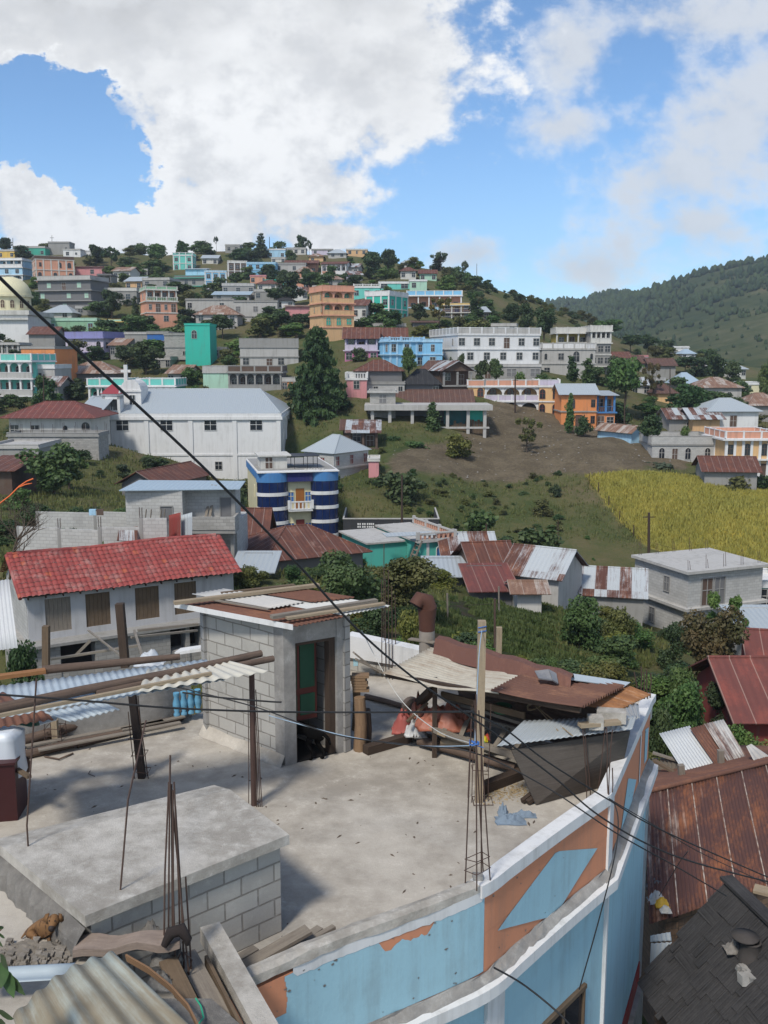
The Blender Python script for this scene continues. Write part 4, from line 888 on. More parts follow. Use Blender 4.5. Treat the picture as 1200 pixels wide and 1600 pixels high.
# --- concrete pillar frame
r = hroot('unfinished_building', 'unfinished concrete frame with thin pillars and a long flat slab', 'building', 574, 688, 136, 0)
W = wid(r, 764); z1 = hgt(r, 641); z0 = hgt(r, 668); D = 7
B((-.4, -.6, z1, W + .4, D, z1 + .75)).build('roof_slab', lg, r, False)
B((0, -.2, z0 - .15, W, .2, z0 + .1)).build('floor_beam', lg, r, False)
me = B((-.22, -.22, -3, .22, .22, z1)).mesh('pillar', [lg])
for px in (582, 609, 644, 671, 699, 731, 757): part('pillar', me, r, (wid(r, px), .1, 0))
B((0, 3.2, -3, wid(r, 695), D, z1), (-.0, 1.2, -4, W, D, -.2)).build('wall', col('dkgrey'), r, False)
B((wid(r, 695), 2.2, -1, wid(r, 733), D, z1)).build('teal_wall', plaster('dull_teal', (.05, .16, .17)), r, False)
B((wid(r, 735), 1.2, z0, wid(r, 755), D, z1)).build('bright_teal_wall', col('teal'), r, False)
woodm('old_wood'); woodm('grey_wood', (.26, .23, .19), (.12, .10, .085)); woodm('dark_wood', (.075, .05, .036), (.03, .022, .018))
b = MB()
for i in range(14):
    x = wid(r, 700) + i * .42; b.box(x, .9, 0, x + .38, .96, z0 + rng.uniform(.2, 1.1))
b.build('boarding', MATS['old_wood'], r, False)
b = MB(); railing(b, wid(r, 615), wid(r, 637), -.5, -.3, 1.2, 'bars'); b.build('railing', lg, r, False)
# --- arcade with black tiled parapet
r = hroot('arcade_house', 'brick arcade house with a black parapet of white painted motifs', 'house', 538, 848, 94, 0)
W = wid(r, 684); z0, z1 = hgt(r, 832), hgt(r, 811); D = 7
blackp = plaster('black_paint', (.035, .037, .042), stain=.1)
B((0, 1.2, -2, W, D, z0 - .05)).build('wall', block('red_brick', (.25, .10, .07), (.16, .12, .1), .3, .24, .08), r, False)
B((-.1, -.1, z0 - .05, W + .1, D, z0 + .12)).build('slab', gy, r, False)
B((-.1, -.12, z0 + .12, W + .1, .05, z1), (-.1, .05, z0 + .12, .05, D, z1), (W - .05, .05, z0 + .12, W + .1, D, z1)).build('parapet', blackp, r, False)
B((-.15, -.17, z1, W + .15, .1, z1 + .09), (W, .1, z1, W + .15, D, z1 + .09), (-.15, .1, z1, 0, D, z1 + .09)).build('coping', lg, r, False)
b = MB(); mz = (z0 + .12 + z1) / 2
for fx in (.16, .21, .26, .30, .54, .58, .62, .82, .86, .9):
    for dz in (-.14, .14):
        for dx_ in (-.1, .1): b.box(W * fx + dx_ - .07, -.13, mz + dz - .09, W * fx + dx_ + .07, -.121, mz + dz + .09)
for fx in (.42, .73):
    b.box(W * fx - .4, -.13, mz - .03, W * fx + .4, -.121, mz + .03)
    for s in (-1, 1): b.add([(W * fx + s * .45 + .12 * math.cos(q * .785), -.131, mz + .12 * math.sin(q * .785)) for q in range(8)], [tuple(range(7, -1, -1))])
b.build('painted_motif', wht, r, False)
for fx in (.06, .33, .63, .93):
    b = MB(); x = W * fx; b.add([(x + dx_, y, z) for y in (0.0, .3) for dx_, z in ((-.14, -2), (.14, -2), (.14, z0 - .9), (.5, z0 - .06), (-.5, z0 - .06), (-.14, z0 - .9))], [(0, 1, 2, 3, 4, 5), (11, 10, 9, 8, 7, 6)] + [(i, 6 + i, 6 + (i + 1) % 6, (i + 1) % 6) for i in range(6)]); b.build('arch_column', lg, r, False)
# --- teal house with outside stair
r = hroot('house', 'turquoise corner house with a balustrade roof and outside wooden stair', 'house', 655, 898, 72, 24)
W = wid(r, 705); z1 = hgt(r, 848); D = 8
tl = plaster('paint_teal2', (.08, .42, .36), stain=.2)
B((0, 0, -3, W, D, z1), (-3.2, 2.2, -3, -.02, D, z1 - .25)).build('wall', tl, r, False)
B((-.25, -.25, z1, W + .25, D, z1 + .14), (-3.5, 2.0, z1 - .25, -.25, D, z1 - .12)).build('slab', lg, r, False)
b = MB(); railing(b, -.2, W + .2, -.15, z1 + .14, .62, 'balu', 0, 0, 1); railing(b, 0, D - 1, W + .15, z1 + .14, .62, 'balu', 1, 0, 1); b.build('balustrade', [plaster('paint_terracotta', (.50, .27, .19)), lg], r, False)
B((W * .22, -.04, 0, W * .30, .0, z1), (W - .1, -.04, 0, W + .04, .1, z1)).build('white_pilaster', wht, r, False)
part('window', win_mesh(.5, 1.05, 1, 'white', 'blue'), r, (W * .62, -.005, z1 * .42))
b = MB()
for s in (0, .75): b.beam((-.2 - 1.3, -.25 + s, -.9), (.1, -.25 + s, z1 + .2), .06, .14)
for k in range(11): t = k / 10; b.box(-1.5 + 1.6 * t - .1, -.25, -.9 + t * (z1 + 1.0), -1.5 + 1.6 * t + .12, .5, -.86 + t * (z1 + 1.0))
b.build('stair', MATS['grey_wood'], r, False)
b = MB(); b.slab(((-2.6, 1.2, z1 + .75), (1.2, .4, z1 + .75), (1.2, -.4, z1 + .62), (-2.6, .3, z1 + .62)), .05); b.build('tin_canopy', rmat('zinc'), r, False)
H_('low concrete terrace roof cluttered with slabs left of the turquoise corner house', 602, 662, 868, 886, 78, 'ltgrey', ('      ',), 'grey', par=.35, depth=9, rebar=3)
H_('grey roof terrace with white tank slabs below the black arcade', 600, 640, 852, 866, 86, 'ltgrey', ('   ',), 'ltgrey', par=.3, depth=4)
# --- big rust hip roof
H_('big dark rust hip roof house below the blue tower', 424, 566, 868, 893, 63, 'dkgrey', ('     ',), roof='hip', rh=1.5, rm='rust', depth=7, yaw=27, oh=.5, found=2)
H_('faded rust hip roof behind the block house balcony', 352, 410, 852, 880, 72, 'brown', ('  ',), roof='gx', rh=2.4, rm='rust', depth=6, yaw=0)
H_('low zinc sheet roofs at the corner of the big rust hip roof', 372, 418, 892, 905, 55, 'dkgrey', ('  ',), roof='mono', rh=.5, rm='zinc', depth=3)
H_('rusted gable shed in front of the white church hall', 188, 250, 757, 780, 92, 'dkgrey', ('  ',), roof='gy', rh=1.3, rm='rust', depth=9, yaw=-20)
# --- block house with tin roof and balcony
r = hroot('house', 'grey block house with slanted blue zinc roof and block balcony', 'house', 199, 850, 58, 0)
W = wid(r, 287); z1 = hgt(r, 766); W2 = wid(r, 362); D = 7
B((0, 0, -2, W, 4, z1), (W, 1.2, .9, W2, 4, z1 - .05), (W, 2.2, -2, W2, D, .9)).build('wall', wb, r, False)
B((W, -.4, .72, W2 + .3, 1.2, .95), (W2 - .1, .2, -2, W2 + .12, .42, .72), (W2 - .15, 1.1, .95, W2 + .1, 1.32, z1 - .1)).build('balcony_slab', gy, r, False)
B((W, -.45, .95, W2 + .3, -.3, 1.75), (W2 + .15, -.3, .95, W2 + .3, 1.2, 1.75)).build('balcony_wall', cb, r, False)
b = MB(); b.slab(((-.2, 4.2, z1 + .10), (W2 + .3, 4.4, z1 + .02), (W2 + .5, .5, z1 + .02), (-.2, -.6, z1 + .08)), .05); b.build('roof', rmat('blue'), r, False)
for x, y, w_, h_ in ((wid(r, 262), -.005, .7, .9), (wid(r, 350), 1.195, .7, 1.2)): part('window', win_mesh(w_, h_, 0, 'grey', 'dkgrey', False), r, (x, y, z1 - 1.9 if y < 0 else 1.5))
for s in ((246, .3), (252, .25), (320, 1.5), (326, 1.4), (231, .2), (223, .2)):
    pl = thing('wood_plank', {246: 'grey plank leaning left of the block house window hole', 252: 'second plank leaning beside the block house window hole', 320: 'plank leaning on the wall above the block balcony', 326: 'thin plank right of another one above the block balcony', 231: 'slim pole leaning left on the block house wall', 223: 'slim pole leaning outermost left on the block house wall'}[s[0]], 'plank', tuple(P(s[0], 850 if s[0] < 300 else 815, 57.2 if s[0] < 300 else 58.6)))
    b = MB(); b.beam((0, 0, 0), (.25, s[1], 2.1), .16, .04); b.build('board', MATS['grey_wood'], pl, False)
for (px0, px1, c_, lb) in ((264, 282, 'dkred', 'maroon metal sheet standing at the corner of the block house'), (283, 300, None, 'grey zinc sheet standing beside the maroon sheet')):
    q0, q1 = P(px0, 852, 54), P(px1, 848, 53.4); b = MB(); b.corr(q0, q1, q0 + Vector((0, .25, 1.7)), .15, .02)
    b.solo('metal_sheet', col(c_) if c_ else rmat('zinc'), lb, 'metal sheet')
# --- unfinished block walls
def blockwall(pts, h, label, cols=True, mat_=None, rebar=True):
    """low wall through ground points with concrete posts and starter bars"""
    root = thing('block_wall', label, 'wall', tuple(pts[0]))
    for a_, c_ in zip(pts[:-1], pts[1:]):
        a_, c_ = Vector(a_), Vector(c_); dd = c_ - a_; L = dd.xy.length; m_ = MB(); m_.box(0, -.075, -1.2, L, .075, h)
        o = m_.build('wall_panel', mat_ or wb, root, False); o.location = a_ - Vector(pts[0]); o.rotation_euler = (0, 0, math.atan2(dd.y, dd.x))
        if cols:
            m_ = MB(); m_.box(-.1, -.1, -1.2, .1, .1, h + .02); o = m_.build('post', gy, root, False); o.location = a_ - Vector(pts[0])
            if rebar:
                m_ = MB()
                for q in ((-.06, -.06), (.06, -.06), (.06, .06), (-.06, .06)): m_.tube([(q[0], q[1], h), (q[0] * 1.2, q[1], h + .6)], .012, 4)
                o = m_.build('starter_bars', MATS['rusty_steel'], root, False); o.location = a_ - Vector(pts[0])
    return root
blockwall([P(30, 864, 54), P(95, 868, 53.5), P(158, 866, 53), P(222, 852, 53), P(262, 850, 53)], 1.55, 'long front wall of bare pale blocks above the red tile roof')
blockwall([P(60, 826, 60), P(150, 826, 59.5), P(214, 822, 59)], 1.1, 'rear row of bare pale blocks behind the long front wall')
b = MB(); q = P(186, 826, 53); b.slab((q, q + Vector((1.0, .2, .1)), q + Vector((1.2, -.8, -.55)), q + Vector((.1, -.9, -.5))), .04); b.solo('metal_sheet', rmat('mix'), 'rust streaked tin sheet lying on top of the bare block walls', 'metal sheet')
for px, c_, lb in ((145, 'skyl', 'pale cloth drying over the rear block wall'), (157, 'brown', 'dark cloth drying over the rear block wall')):
    q = P(px, 797, 57); b = MB(); b.box(q.x - .2, q.y - .12, q.z - .3, q.x + .2, q.y - .085, q.z + .05); b.box(q.x - .2, q.y - .085, q.z + .02, q.x + .2, q.y + .1, q.z + .05); b.solo('cloth', col(c_), lb, 'cloth')
# --- red tile house
m, n = newmat('red_tiles'); o = n.obj(); u = n.uv(); x, y, _ = n.sep(u)
cell = n('ShaderNodeTexWhiteNoise', {0: n.comb(n.m('FLOOR', n.m('DIVIDE', x, .24)), n.m('FLOOR', n.m('DIVIDE', y, .38)))}, noise_dimensions='2D').outputs[0]
nz_ = n.noise(o, 1.1, 5, .7); fn = n.noise(o, 14, 4, .7)
c = n.mix(n.m('MULTIPLY', cell, .75), (.29, .062, .055), (.19, .042, .040)); c = n.mix(n.m('GREATER_THAN', cell, .985), c, (.33, .085, .05))
c = n.mix(n.m('MULTIPLY', n.ss(n.m('ADD', n.m('MULTIPLY', nz_, .7), n.m('MULTIPLY', fn, .3)), .48, .68), .55), c, (.36, .24, .215))
c = n.mix(n.m('MULTIPLY', n.ss(n.m('FRACT', n.m('DIVIDE', y, .38)), .90, 1.0), n.m('MULTIPLY', n.ss(fn, .45, .6), .6)), c, (.42, .30, .26))
n.out(c, .85, n.bump(fn, .3, .01))
r = hroot('house', 'white house with red clay tile roof and four boarded windows', 'house', 46, 1003, 44, 31)
W = wid(r, 366); z1 = hgt(r, 928); D = 5.2; wallp = plaster('dirty_white_wall', (.42, .42, .43), stain=.3)
wx = [(wid(r, a_), wid(r, b_)) for a_, b_ in ((73, 113), (136, 174), (213, 250), (274, 308))]; wz0, wz1 = hgt(r, 993), hgt(r, 940)
b = MB(); xs = [0] + [q for p_ in wx for q in p_] + [W]
for i in range(0, len(xs), 2): b.box(xs[i], 0, 0, xs[i + 1], .15, z1)
for a_, c_ in wx: b.box(a_, 0, 0, c_, .15, wz0); b.box(a_, 0, wz1, c_, .15, z1)
b.box(0, .15, 0, W, D, z1 - .02); b.build('wall', wallp, r, False)
for x in (0.0, W): b = MB(); b.add([(x + s, y, z) for s in (0, .12 if x == 0 else -.12) for y, z in ((0, z1), (D, z1), (D / 2, z1 + 1.3))], [(0, 2, 1), (3, 4, 5)]); b.build('gable', wb, r, False)
B((-.02, .15, -2.6, .0, D, z1)).build('side_wall', wb, r, False)
for k, (a_, c_) in enumerate(wx):
    b = MB(); nb = 6
    for i in range(nb):
        x0 = a_ + (c_ - a_) * i / nb; b.box(x0 + .005, .05 + rng.uniform(0, .012), wz0 + .04, x0 + (c_ - a_) / nb - .005, .12, wz1 - .04)
    b.box(a_, .04, wz0, c_, .13, wz0 + .04); b.box(a_, .04, wz1 - .04, c_, .13, wz1); b.box(a_, .03, wz0, a_ + .04, .1, wz1); b.box(c_ - .04, .03, wz0, c_, .1, wz1)
    b.build('window', MATS['old_wood'] if k else MATS['grey_wood'], r, False)
def tiles(b, W, L, rows, wt, x0=0.0):
    cols_ = int(round(W / wt)); per = 8
    for rI in range(rows):
        V = []; U = []
        for e in range(2):
            for i in range(cols_ * per + 1):
                ph = (i % per) / per; h = .055 * abs(math.sin(math.pi * ph)) ** .8; jit = .02 * math.sin(rI * 3.7 + (i // per) * 2.3)
                s = (rI + e * 1.12) / rows; V.append((i / per * wt, s * L + jit * e, h + (.035 if e else 0.0))); U.append((i / per * wt, min((rI + e * .999) * .38, 99)))
        k = cols_ * per + 1
        yield V, [(i, i + 1, k + i + 1, k + i) for i in range(k - 1)], [[U[i], U[i + 1], U[k + i + 1], U[k + i]] for i in range(k - 1)]
b = MB(); oh = .42; rh = 1.3; sl = math.hypot(D / 2 + oh, rh + oh * rh / (D / 2)); an = math.atan2(rh, D / 2)
for side_ in (0, 1):
    for V, Fc, U in tiles(b, W + .7, sl, 10, .27):
        q = []
        for x, s, h in V:
            yy_ = D / 2 - (s * math.cos(an)) - h * math.sin(an) * -1 * -1; zz = z1 + rh - s * math.sin(an) + h * math.cos(an) + .12
            q.append((x - .35, yy_ if not side_ else D - yy_, zz + .035 * math.sin(x * .9 + 1)))
        b.add(q, Fc if not side_ else [f[::-1] for f in Fc], 0, U, True)
for V in ([(i * .4 - .35, D / 2, z1 + rh + .14 + .035 * math.sin(i * .36 + 1)) for i in range(int((W + .7) / .4) + 1)],): b.tube(V, [.12 if i % 2 else .105 for i in range(len(V))], 8)
b.tube([(-.36, D / 2, z1 + rh + .12), (-.36, -oh, z1 - .1)], .10, 7); b.build('tile_roof', m, r, False)
b = MB(); b.box(-.3, -oh + .06, z1 - .12, W + .3, -oh + .12, z1 - .04)
for i in range(14): x = W * i / 13; b.beam((x, D / 2, z1 + rh + .02), (x, -oh + .02, z1 - oh * rh / (D / 2) + .02), .07, .09)
b.build('rafter', MATS['dark_wood'], r, False)
# lower storey with slab and dark openings
lo0 = hgt(r, 1055)
b = MB(); xs_ = [wid(r, p_) for p_ in (46, 88, 142, 258, 282, 288, 304)]
b.box(-.3, .25, -2.6, W, D, -.14); b.box(-.3, -.75, -2.6, xs_[1], .24, -.14); b.box(xs_[2], -.75, -2.6, xs_[3], .24, -.14); b.box(xs_[6], -.75, -2.6, W, .24, -.14); b.box(xs_[4], -.75, -2.6, xs_[5], .24, -.14); b.box(xs_[1], -.7, -2.6, xs_[2], .24, -1.5); b.box(xs_[3], -.7, -2.6, xs_[6], .24, -1.35)
b.build('lower_wall', cb, r, False); B((-.4, -1.0, -.14, W + .1, .0, .0)).build('slab', gy, r, False)
for q in ((xs_[1], .1, -1.5, xs_[2], .235, -.14), (xs_[3], .1, -1.35, xs_[6], .235, -.14)): B(q).build('opening', dark, r, False)
# --- tin shacks at the foot of the green slope
H_('pale striped tin roof shack right of the turquoise corner house', 700, 775, 884, 905, 70, 'dkgrey', ('   ',), roof='gx', rh=1.9, rm='mix', depth=7, yaw=4)
r = H_('rust gable shack with board walls at the foot of the green slope', 742, 806, 892, 925, 62, 'brown', ('  ',), roof='gx', rh=1.5, rm='rust', depth=5, yaw=10, oh=.4)
H_('low lean to with a bright rust sheet in front of the rust gable shack', 742, 800, 921, 945, 57, 'dkgrey', ('   ',), roof='mono', rh=.8, rm='red', depth=3.5, yaw=4)
H_('zinc walled shack under a striped rust and zinc roof', 790, 868, 900, 930, 60, 'ltgrey', ('    ',), roof='gx', rh=1.5, rm='mix', depth=4.6, yaw=-30, oh=.35)
H_('small whitewashed hutch with tin lid by the garden fence', 808, 846, 925, 948, 55, 'offwhite', ('  ',), roof='gx', rh=.45, rm='tan', depth=2)
H_('collapsed shack with patched zinc and rust sheets above the bushes', 880, 1000, 930, 965, 62, 'grey', ('    ',), roof='gx', rh=1.4, rm='mix', depth=5, yaw=-14, oh=.3)
H_('lean to of greenish tin under the turquoise corner house', 672, 724, 899, 914, 62, 'dkgrey', ('   ',), roof='mono', rh=.6, rm='zinc', depth=3)
H_('low grey wall house with rail behind the striped tin shack', 705, 752, 846, 866, 80, 'ltgrey', ('    ',), 'grey', par=.4, depth=4)
# --- concrete two storey house on the right
r = H_('pale concrete two storey house with flat slab and starter bars', 1062, 1196, 884, 1000, 66, 'wblock', (' dD   ', ' s  s'), 'ltgrey', par=.0, depth=6, yaw=22, side=('n n ', ' n  '), pcol='dkgrey', fcol='grey', band_out=.35, rebar=5, found=2)
# --- roofs at the right edge
H_('brick red tin roof at the right edge beyond the street', 1158, 1290, 1122, 1150, 33, 'dkred', ('  ',), roof='gx', rh=1.5, rm='red', depth=5, yaw=0, found=2)
H_('faded red tin roof rising behind the brick red one', 1188, 1275, 1062, 1090, 40, 'dkred', ('  ',), roof='gx', rh=1.5, rm='red', depth=5, yaw=-12, found=2)
H_('zinc wall shed peeping in at the right edge below the concrete house', 1180, 1240, 1000, 1020, 50, 'ltgrey', ('  ',), roof='mono', rh=.8, rm='zinc', depth=4)
H_('teal water tank house at the right edge beside the concrete house', 1186, 1230, 905, 950, 68, 'teal', ('w ',), 'white', par=.4, depth=4)
# ---------------------------------------------------------------- seat the hillside on its houses
def settle():
    global HT
    pts = []
    for o in COL.objects:
        if o.type == 'EMPTY' and o.parent is None and o.get('category') in ('house', 'church', 'building') and o.location.y > 55:
            c, s = math.cos(o.rotation_euler.z), math.sin(o.rotation_euler.z)
            bb = [q for ch in o.children if ch.name.startswith('wall') for q in ch.bound_box]
            if not bb: continue
            for x in (min(q[0] for q in bb), 0, max(q[0] for q in bb)): pts.append((o.location.x + x * c, o.location.y + x * s - .3, o.location.z))
    pts = np.array(pts); dl = np.array([p[2] - T(p[0], p[1]) for p in pts])
    X = AX[:, None] * YX[None]; Yg = np.broadcast_to(YX[None], X.shape); num = np.zeros_like(X); den = np.full_like(X, .25)
    for (x, y, z), d_ in zip(pts, dl):
        if abs(d_) > 9: continue
        sx, sy = 2.0 + .022 * y, 2.5 + .022 * y; w_ = np.exp(-((X - x) / sx) ** 2 / 2 - ((Yg - y) / sy) ** 2 / 2); num += w_ * d_; den += w_
    cor = num / den; HT = HT + cor
    me = ground.data; co = np.zeros(len(me.vertices) * 3, np.float32); me.vertices.foreach_get('co', co); co = co.reshape(-1, 3); co[:, 2] += cor.ravel(); me.vertices.foreach_set('co', co.ravel()); me.update()
settle()
# ---------------------------------------------------------------- trees and plants
LM = {'dark': leafm('leaves_dark', (.030, .058, .022), (.066, .108, .037)), 'mid': leafm('leaves_mid', (.045, .086, .026), (.10, .155, .047)),
      'light': leafm('leaves_light', (.062, .112, .028), (.135, .185, .052)), 'olive': leafm('leaves_olive', (.075, .088, .026), (.145, .142, .048), (.17, .10, .04)),
      'yellow': leafm('leaves_yellow', (.10, .118, .024), (.19, .18, .04)), 'rusty': leafm('leaves_rusty', (.075, .082, .024), (.16, .115, .04), (.2, .09, .03)), 'grey': leafm('leaves_greygreen', (.06, .085, .05), (.11, .14, .08))}
bark = woodm('bark', (.11, .085, .06), (.045, .034, .026))
def leaf_cloud(seed, clumps, nl, size, flatten=.75, elong=1.5, droop=0.0):
    """small leaf quads spread through the volumes of several overlapping clumps, thinner at their rims"""
    r_ = np.random.RandomState(seed); vol = np.array([c[3] ** 2 for c in clumps]); pick = r_.choice(len(clumps), nl, p=vol / vol.sum())
    C = np.array(clumps); dirs = r_.normal(size=(nl, 3)); dirs /= np.linalg.norm(dirs, axis=1)[:, None]
    rad = C[pick, 3] * (r_.uniform(.12, 1, nl) ** .42); rad *= 1 + .22 * np.sin(dirs[:, 0] * 7 + pick) * np.cos(dirs[:, 2] * 6 + 2 * pick)
    pts = C[pick, :3] + dirs * rad[:, None] * np.array([1, 1, flatten])
    nrm = dirs + r_.normal(scale=.75, size=(nl, 3)) + np.array([0, 0, .35]); nrm /= np.linalg.norm(nrm, axis=1)[:, None]
    t = np.cross(nrm, r_.normal(size=(nl, 3))); t[:, 2] -= droop; t -= nrm * (t * nrm).sum(1)[:, None]; t /= np.linalg.norm(t, axis=1)[:, None] + 1e-9
    b_ = np.cross(nrm, t); s = size * r_.uniform(.6, 1.35, nl)
    L, Wd = (s * elong / 2)[:, None], (s / 2)[:, None]
    V = np.stack([pts - t * L, pts + b_ * Wd - t * L * .1, pts + t * L, pts - b_ * Wd - t * L * .1], 1).reshape(-1, 3)
    return V, np.arange(nl * 4).reshape(-1, 4)
def crown_clumps(seed, kind):
    r_ = random.Random(seed); out = []
    if kind == 'round':
        for _ in range(17):
            th, z = r_.uniform(0, 6.28), r_.uniform(.30, .88); k = math.sin(math.pi * min(1, max(0, (z - .18) / .82))) ** .7
            d_ = r_.uniform(.08, .31) * k; out.append((d_ * math.cos(th), d_ * math.sin(th), z, r_.uniform(.09, .17)))
        out.append((0, 0, .58, .22))
    elif kind == 'open':
        for _ in range(15):
            th, z = r_.uniform(0, 6.28), r_.uniform(.42, .92); d_ = r_.uniform(.12, .42) * (1.1 - .5 * abs(z - .65)); out.append((d_ * math.cos(th), d_ * math.sin(th), z, r_.uniform(.07, .13)))
    elif kind == 'col':
        for k in range(15):
            z = .16 + .8 * k / 15; d_ = r_.uniform(0, .10); th = r_.uniform(0, 6.28); out.append((d_ * math.cos(th), d_ * math.sin(th), z, .145 * (1.15 - .75 * z)))
    elif kind == 'bush':
        for _ in range(13):
            th, z = r_.uniform(0, 6.28), r_.uniform(.16, .74); d_ = r_.uniform(.0, .42) * (1.05 - .6 * z); out.append((d_ * math.cos(th), d_ * math.sin(th), z, r_.uniform(.13, .23)))
    elif kind == 'flat':
        for _ in range(14):
            th = r_.uniform(0, 6.28); d_ = r_.uniform(.05, .48); z = .80 - .22 * d_ + r_.uniform(-.08, .08); out.append((d_ * math.cos(th), d_ * math.sin(th), z, r_.uniform(.07, .13)))
    return out
def trunk_mesh(seed, clumps, base_r=.026, top=.75):
    r_ = random.Random(seed); b = MB(); j = lambda q: r_.uniform(-q, q)
    spine = [(0, 0, -.06), (j(.01), j(.01), .12), (j(.025), j(.025), .32), (j(.04), j(.04), .52), (j(.05), j(.05), top)]
    b.tube(spine, [base_r * 1.25, base_r, base_r * .8, base_r * .5, base_r * .18], 7)
    for c in sorted(clumps, key=lambda q: -q[3])[:9]:
        z0 = max(.16, min(c[2] - .12, .55)) * r_.uniform(.75, 1); t = z0 / top; p0 = Vector(spine[2]) * (z0 / .32) if z0 < .32 else Vector(spine[3]) * (z0 / .52)
        p0.x, p0.y = p0.x * .5, p0.y * .5
        p2 = Vector(c[:3]); p1 = (p0 + p2) / 2 + Vector((0, 0, -.03)); b.tube([p0, p1, p2], [base_r * .5, base_r * .3, base_r * .1], 5)
    return b.mesh('trunk', [bark])
PROTO = {}
def tree_proto(kind, var, hi, mat):
    key = (kind, var, hi, mat)
    if key in PROTO: return PROTO[key]
    cl = crown_clumps(hash((kind, var)) % 9999 if False else sum(map(ord, kind)) * 7 + var * 101, kind)
    nl, sz = {'bush': (1500, .062), 'col': (1700, .040), 'open': (1500, .048), 'flat': (1300, .046)}.get(kind, (2300, .048))
    if hi: nl, sz = int(nl * 3.4), sz * .56
    V, F = leaf_cloud(var * 13 + len(kind), cl, nl, sz, .8 if kind != 'col' else 1.15)
    PROTO[key] = (fast_mesh('crown', V, F, LM[mat]), trunk_mesh(var, cl, .026 if kind != 'bush' else .014, .75 if kind != 'bush' else .4)); return PROTO[key]
CNT = [0]
def tree(label, px, py, wpx, hpx, Y=None, kind='round', mat='mid', cat='tree', name=None, group=None, p=None):
    """crown wpx wide, foot at px,py (photo pixels); on the ground there unless Y says how far it stands"""
    if p is None:
        p = hit(px, py, 22) if Y is None else P(px, py, Y)
        if Y is not None: p = Vector((p.x, p.y, min(p.z, T(p.x, p.y)) if T(p.x, p.y) > p.z - 6 else p.z))
    CNT[0] += 1; var = CNT[0] % 4; zc = p.y * CP - p.z * SP
    top = p.z + hpx / 1500 * zc if Y is None else P(px, py - hpx, p.y).z
    h = max(.3, top - p.z); wd = wpx / 1500 * zc / ({'round': .78, 'open': .92, 'col': .34, 'bush': .95, 'flat': 1.08}.get(kind, 1))
    hi = p.y < 75
    cm, tm = tree_proto(kind, var, hi, mat)
    root = thing(name or ('bush' if kind == 'bush' else 'tree'), label, cat, tuple(p), rng.uniform(0, 6.28), group)
    sc3 = (wd, wd, h); part('foliage' if kind == 'bush' else 'crown', cm, root, scale=sc3)
    part('stem' if kind == 'bush' else 'trunk', tm, root, scale=(max(.4 * h, min(wd, h)),) * 2 + (h,)); return root
def conifer(label, px, py, wpx, hpx, Y, layers=15, mat='dark', seed=1, nl=5200, spread=.5, size=.036, lean=0.0):
    """tall dark conifer: whorls of drooping, ragged boughs round a straight trunk"""
    p = P(px, py, Y); zc = p.y * CP - p.z * SP; h = hpx / 1500 * zc; wd = wpx / 1500 * zc
    r_ = random.Random(seed); cl = []; b = MB(); b.tube([(0, 0, -.06), (0, 0, .5), (lean, 0, .97)], [.022, .015, .003], 7)
    for k in range(layers):
        z = .07 + .88 * (k / layers) ** .95; R_ = .5 * ((1 - z) ** .66) * r_.uniform(.82, 1.12) * (1 if z > .16 else .8)
        nb = max(4, int(10 * (1 - z) + 3)); o = r_.uniform(0, 6.28)
        for q in range(nb):
            th = o + 6.283 * q / nb + r_.uniform(-.25, .25); L = R_ * r_.uniform(.62, 1.12)
            tip = Vector((math.cos(th) * L, math.sin(th) * L, z - .02 + .05 * r_.random() - .04 * L))
            b.tube([(0, 0, z), tip * .6 + Vector((0, 0, z * .4 + .008)), tip], [.006, .004, .001], 4)
            for t in (.38, .62, .82, 1.0): cl.append((tip.x * t, tip.y * t, z + (tip.z - z) * t, (.022 + .045 * (1 - t * .55)) * (.55 + .6 * (1 - z))))
    V, F = leaf_cloud(seed, cl, nl, size, .62, 2.1, .5); s = Vector((wd / (2 * spread), wd / (2 * spread), h))
    root = thing('cypress' if nl > 3000 else 'pine_tree', label, 'tree', tuple(p)); part('crown', fast_mesh('crown', V, F, LM[mat]), root, scale=s); part('trunk', b.mesh('trunk', [bark]), root, scale=s); return root
conifer('tall broad dark cypress right of the white church hall', 497, 690, 116, 186, 141, 21, 'dark', 5, 26000, .46, .030)
conifer('dark pointed tree standing highest on the crest', 408, 401, 27, 38, 350, 11, 'dark', 2, 1900, .5, .06)
tr = lambda *a_, **k: tree(*a_, **k)
tr('leaning dark tree of the skyline pair above the cream house', 471, 389, 22, 23, 366, 'round', 'dark'); tr('small right tree of the skyline pair above the lilac house', 483, 386, 10, 15, 366, 'open', 'dark')
tr('dense near black round tree above the orange four storey building', 584, 440, 46, 54, 292, 'round', 'dark'); tr('dark round tree right behind the near black round one', 606, 432, 30, 44, 300, 'round', 'dark')
tr('flat topped lone tree on the right ridge', 689, 416, 34, 24, 322, 'flat', 'grey'); tr('thin ragged tree right of the flat topped ridge tree', 727, 424, 14, 22, 322, 'open', 'grey')
tr('small tufted tree on a bare stem at the crest left of centre', 338, 384, 9, 17, 372, 'flat', 'dark')
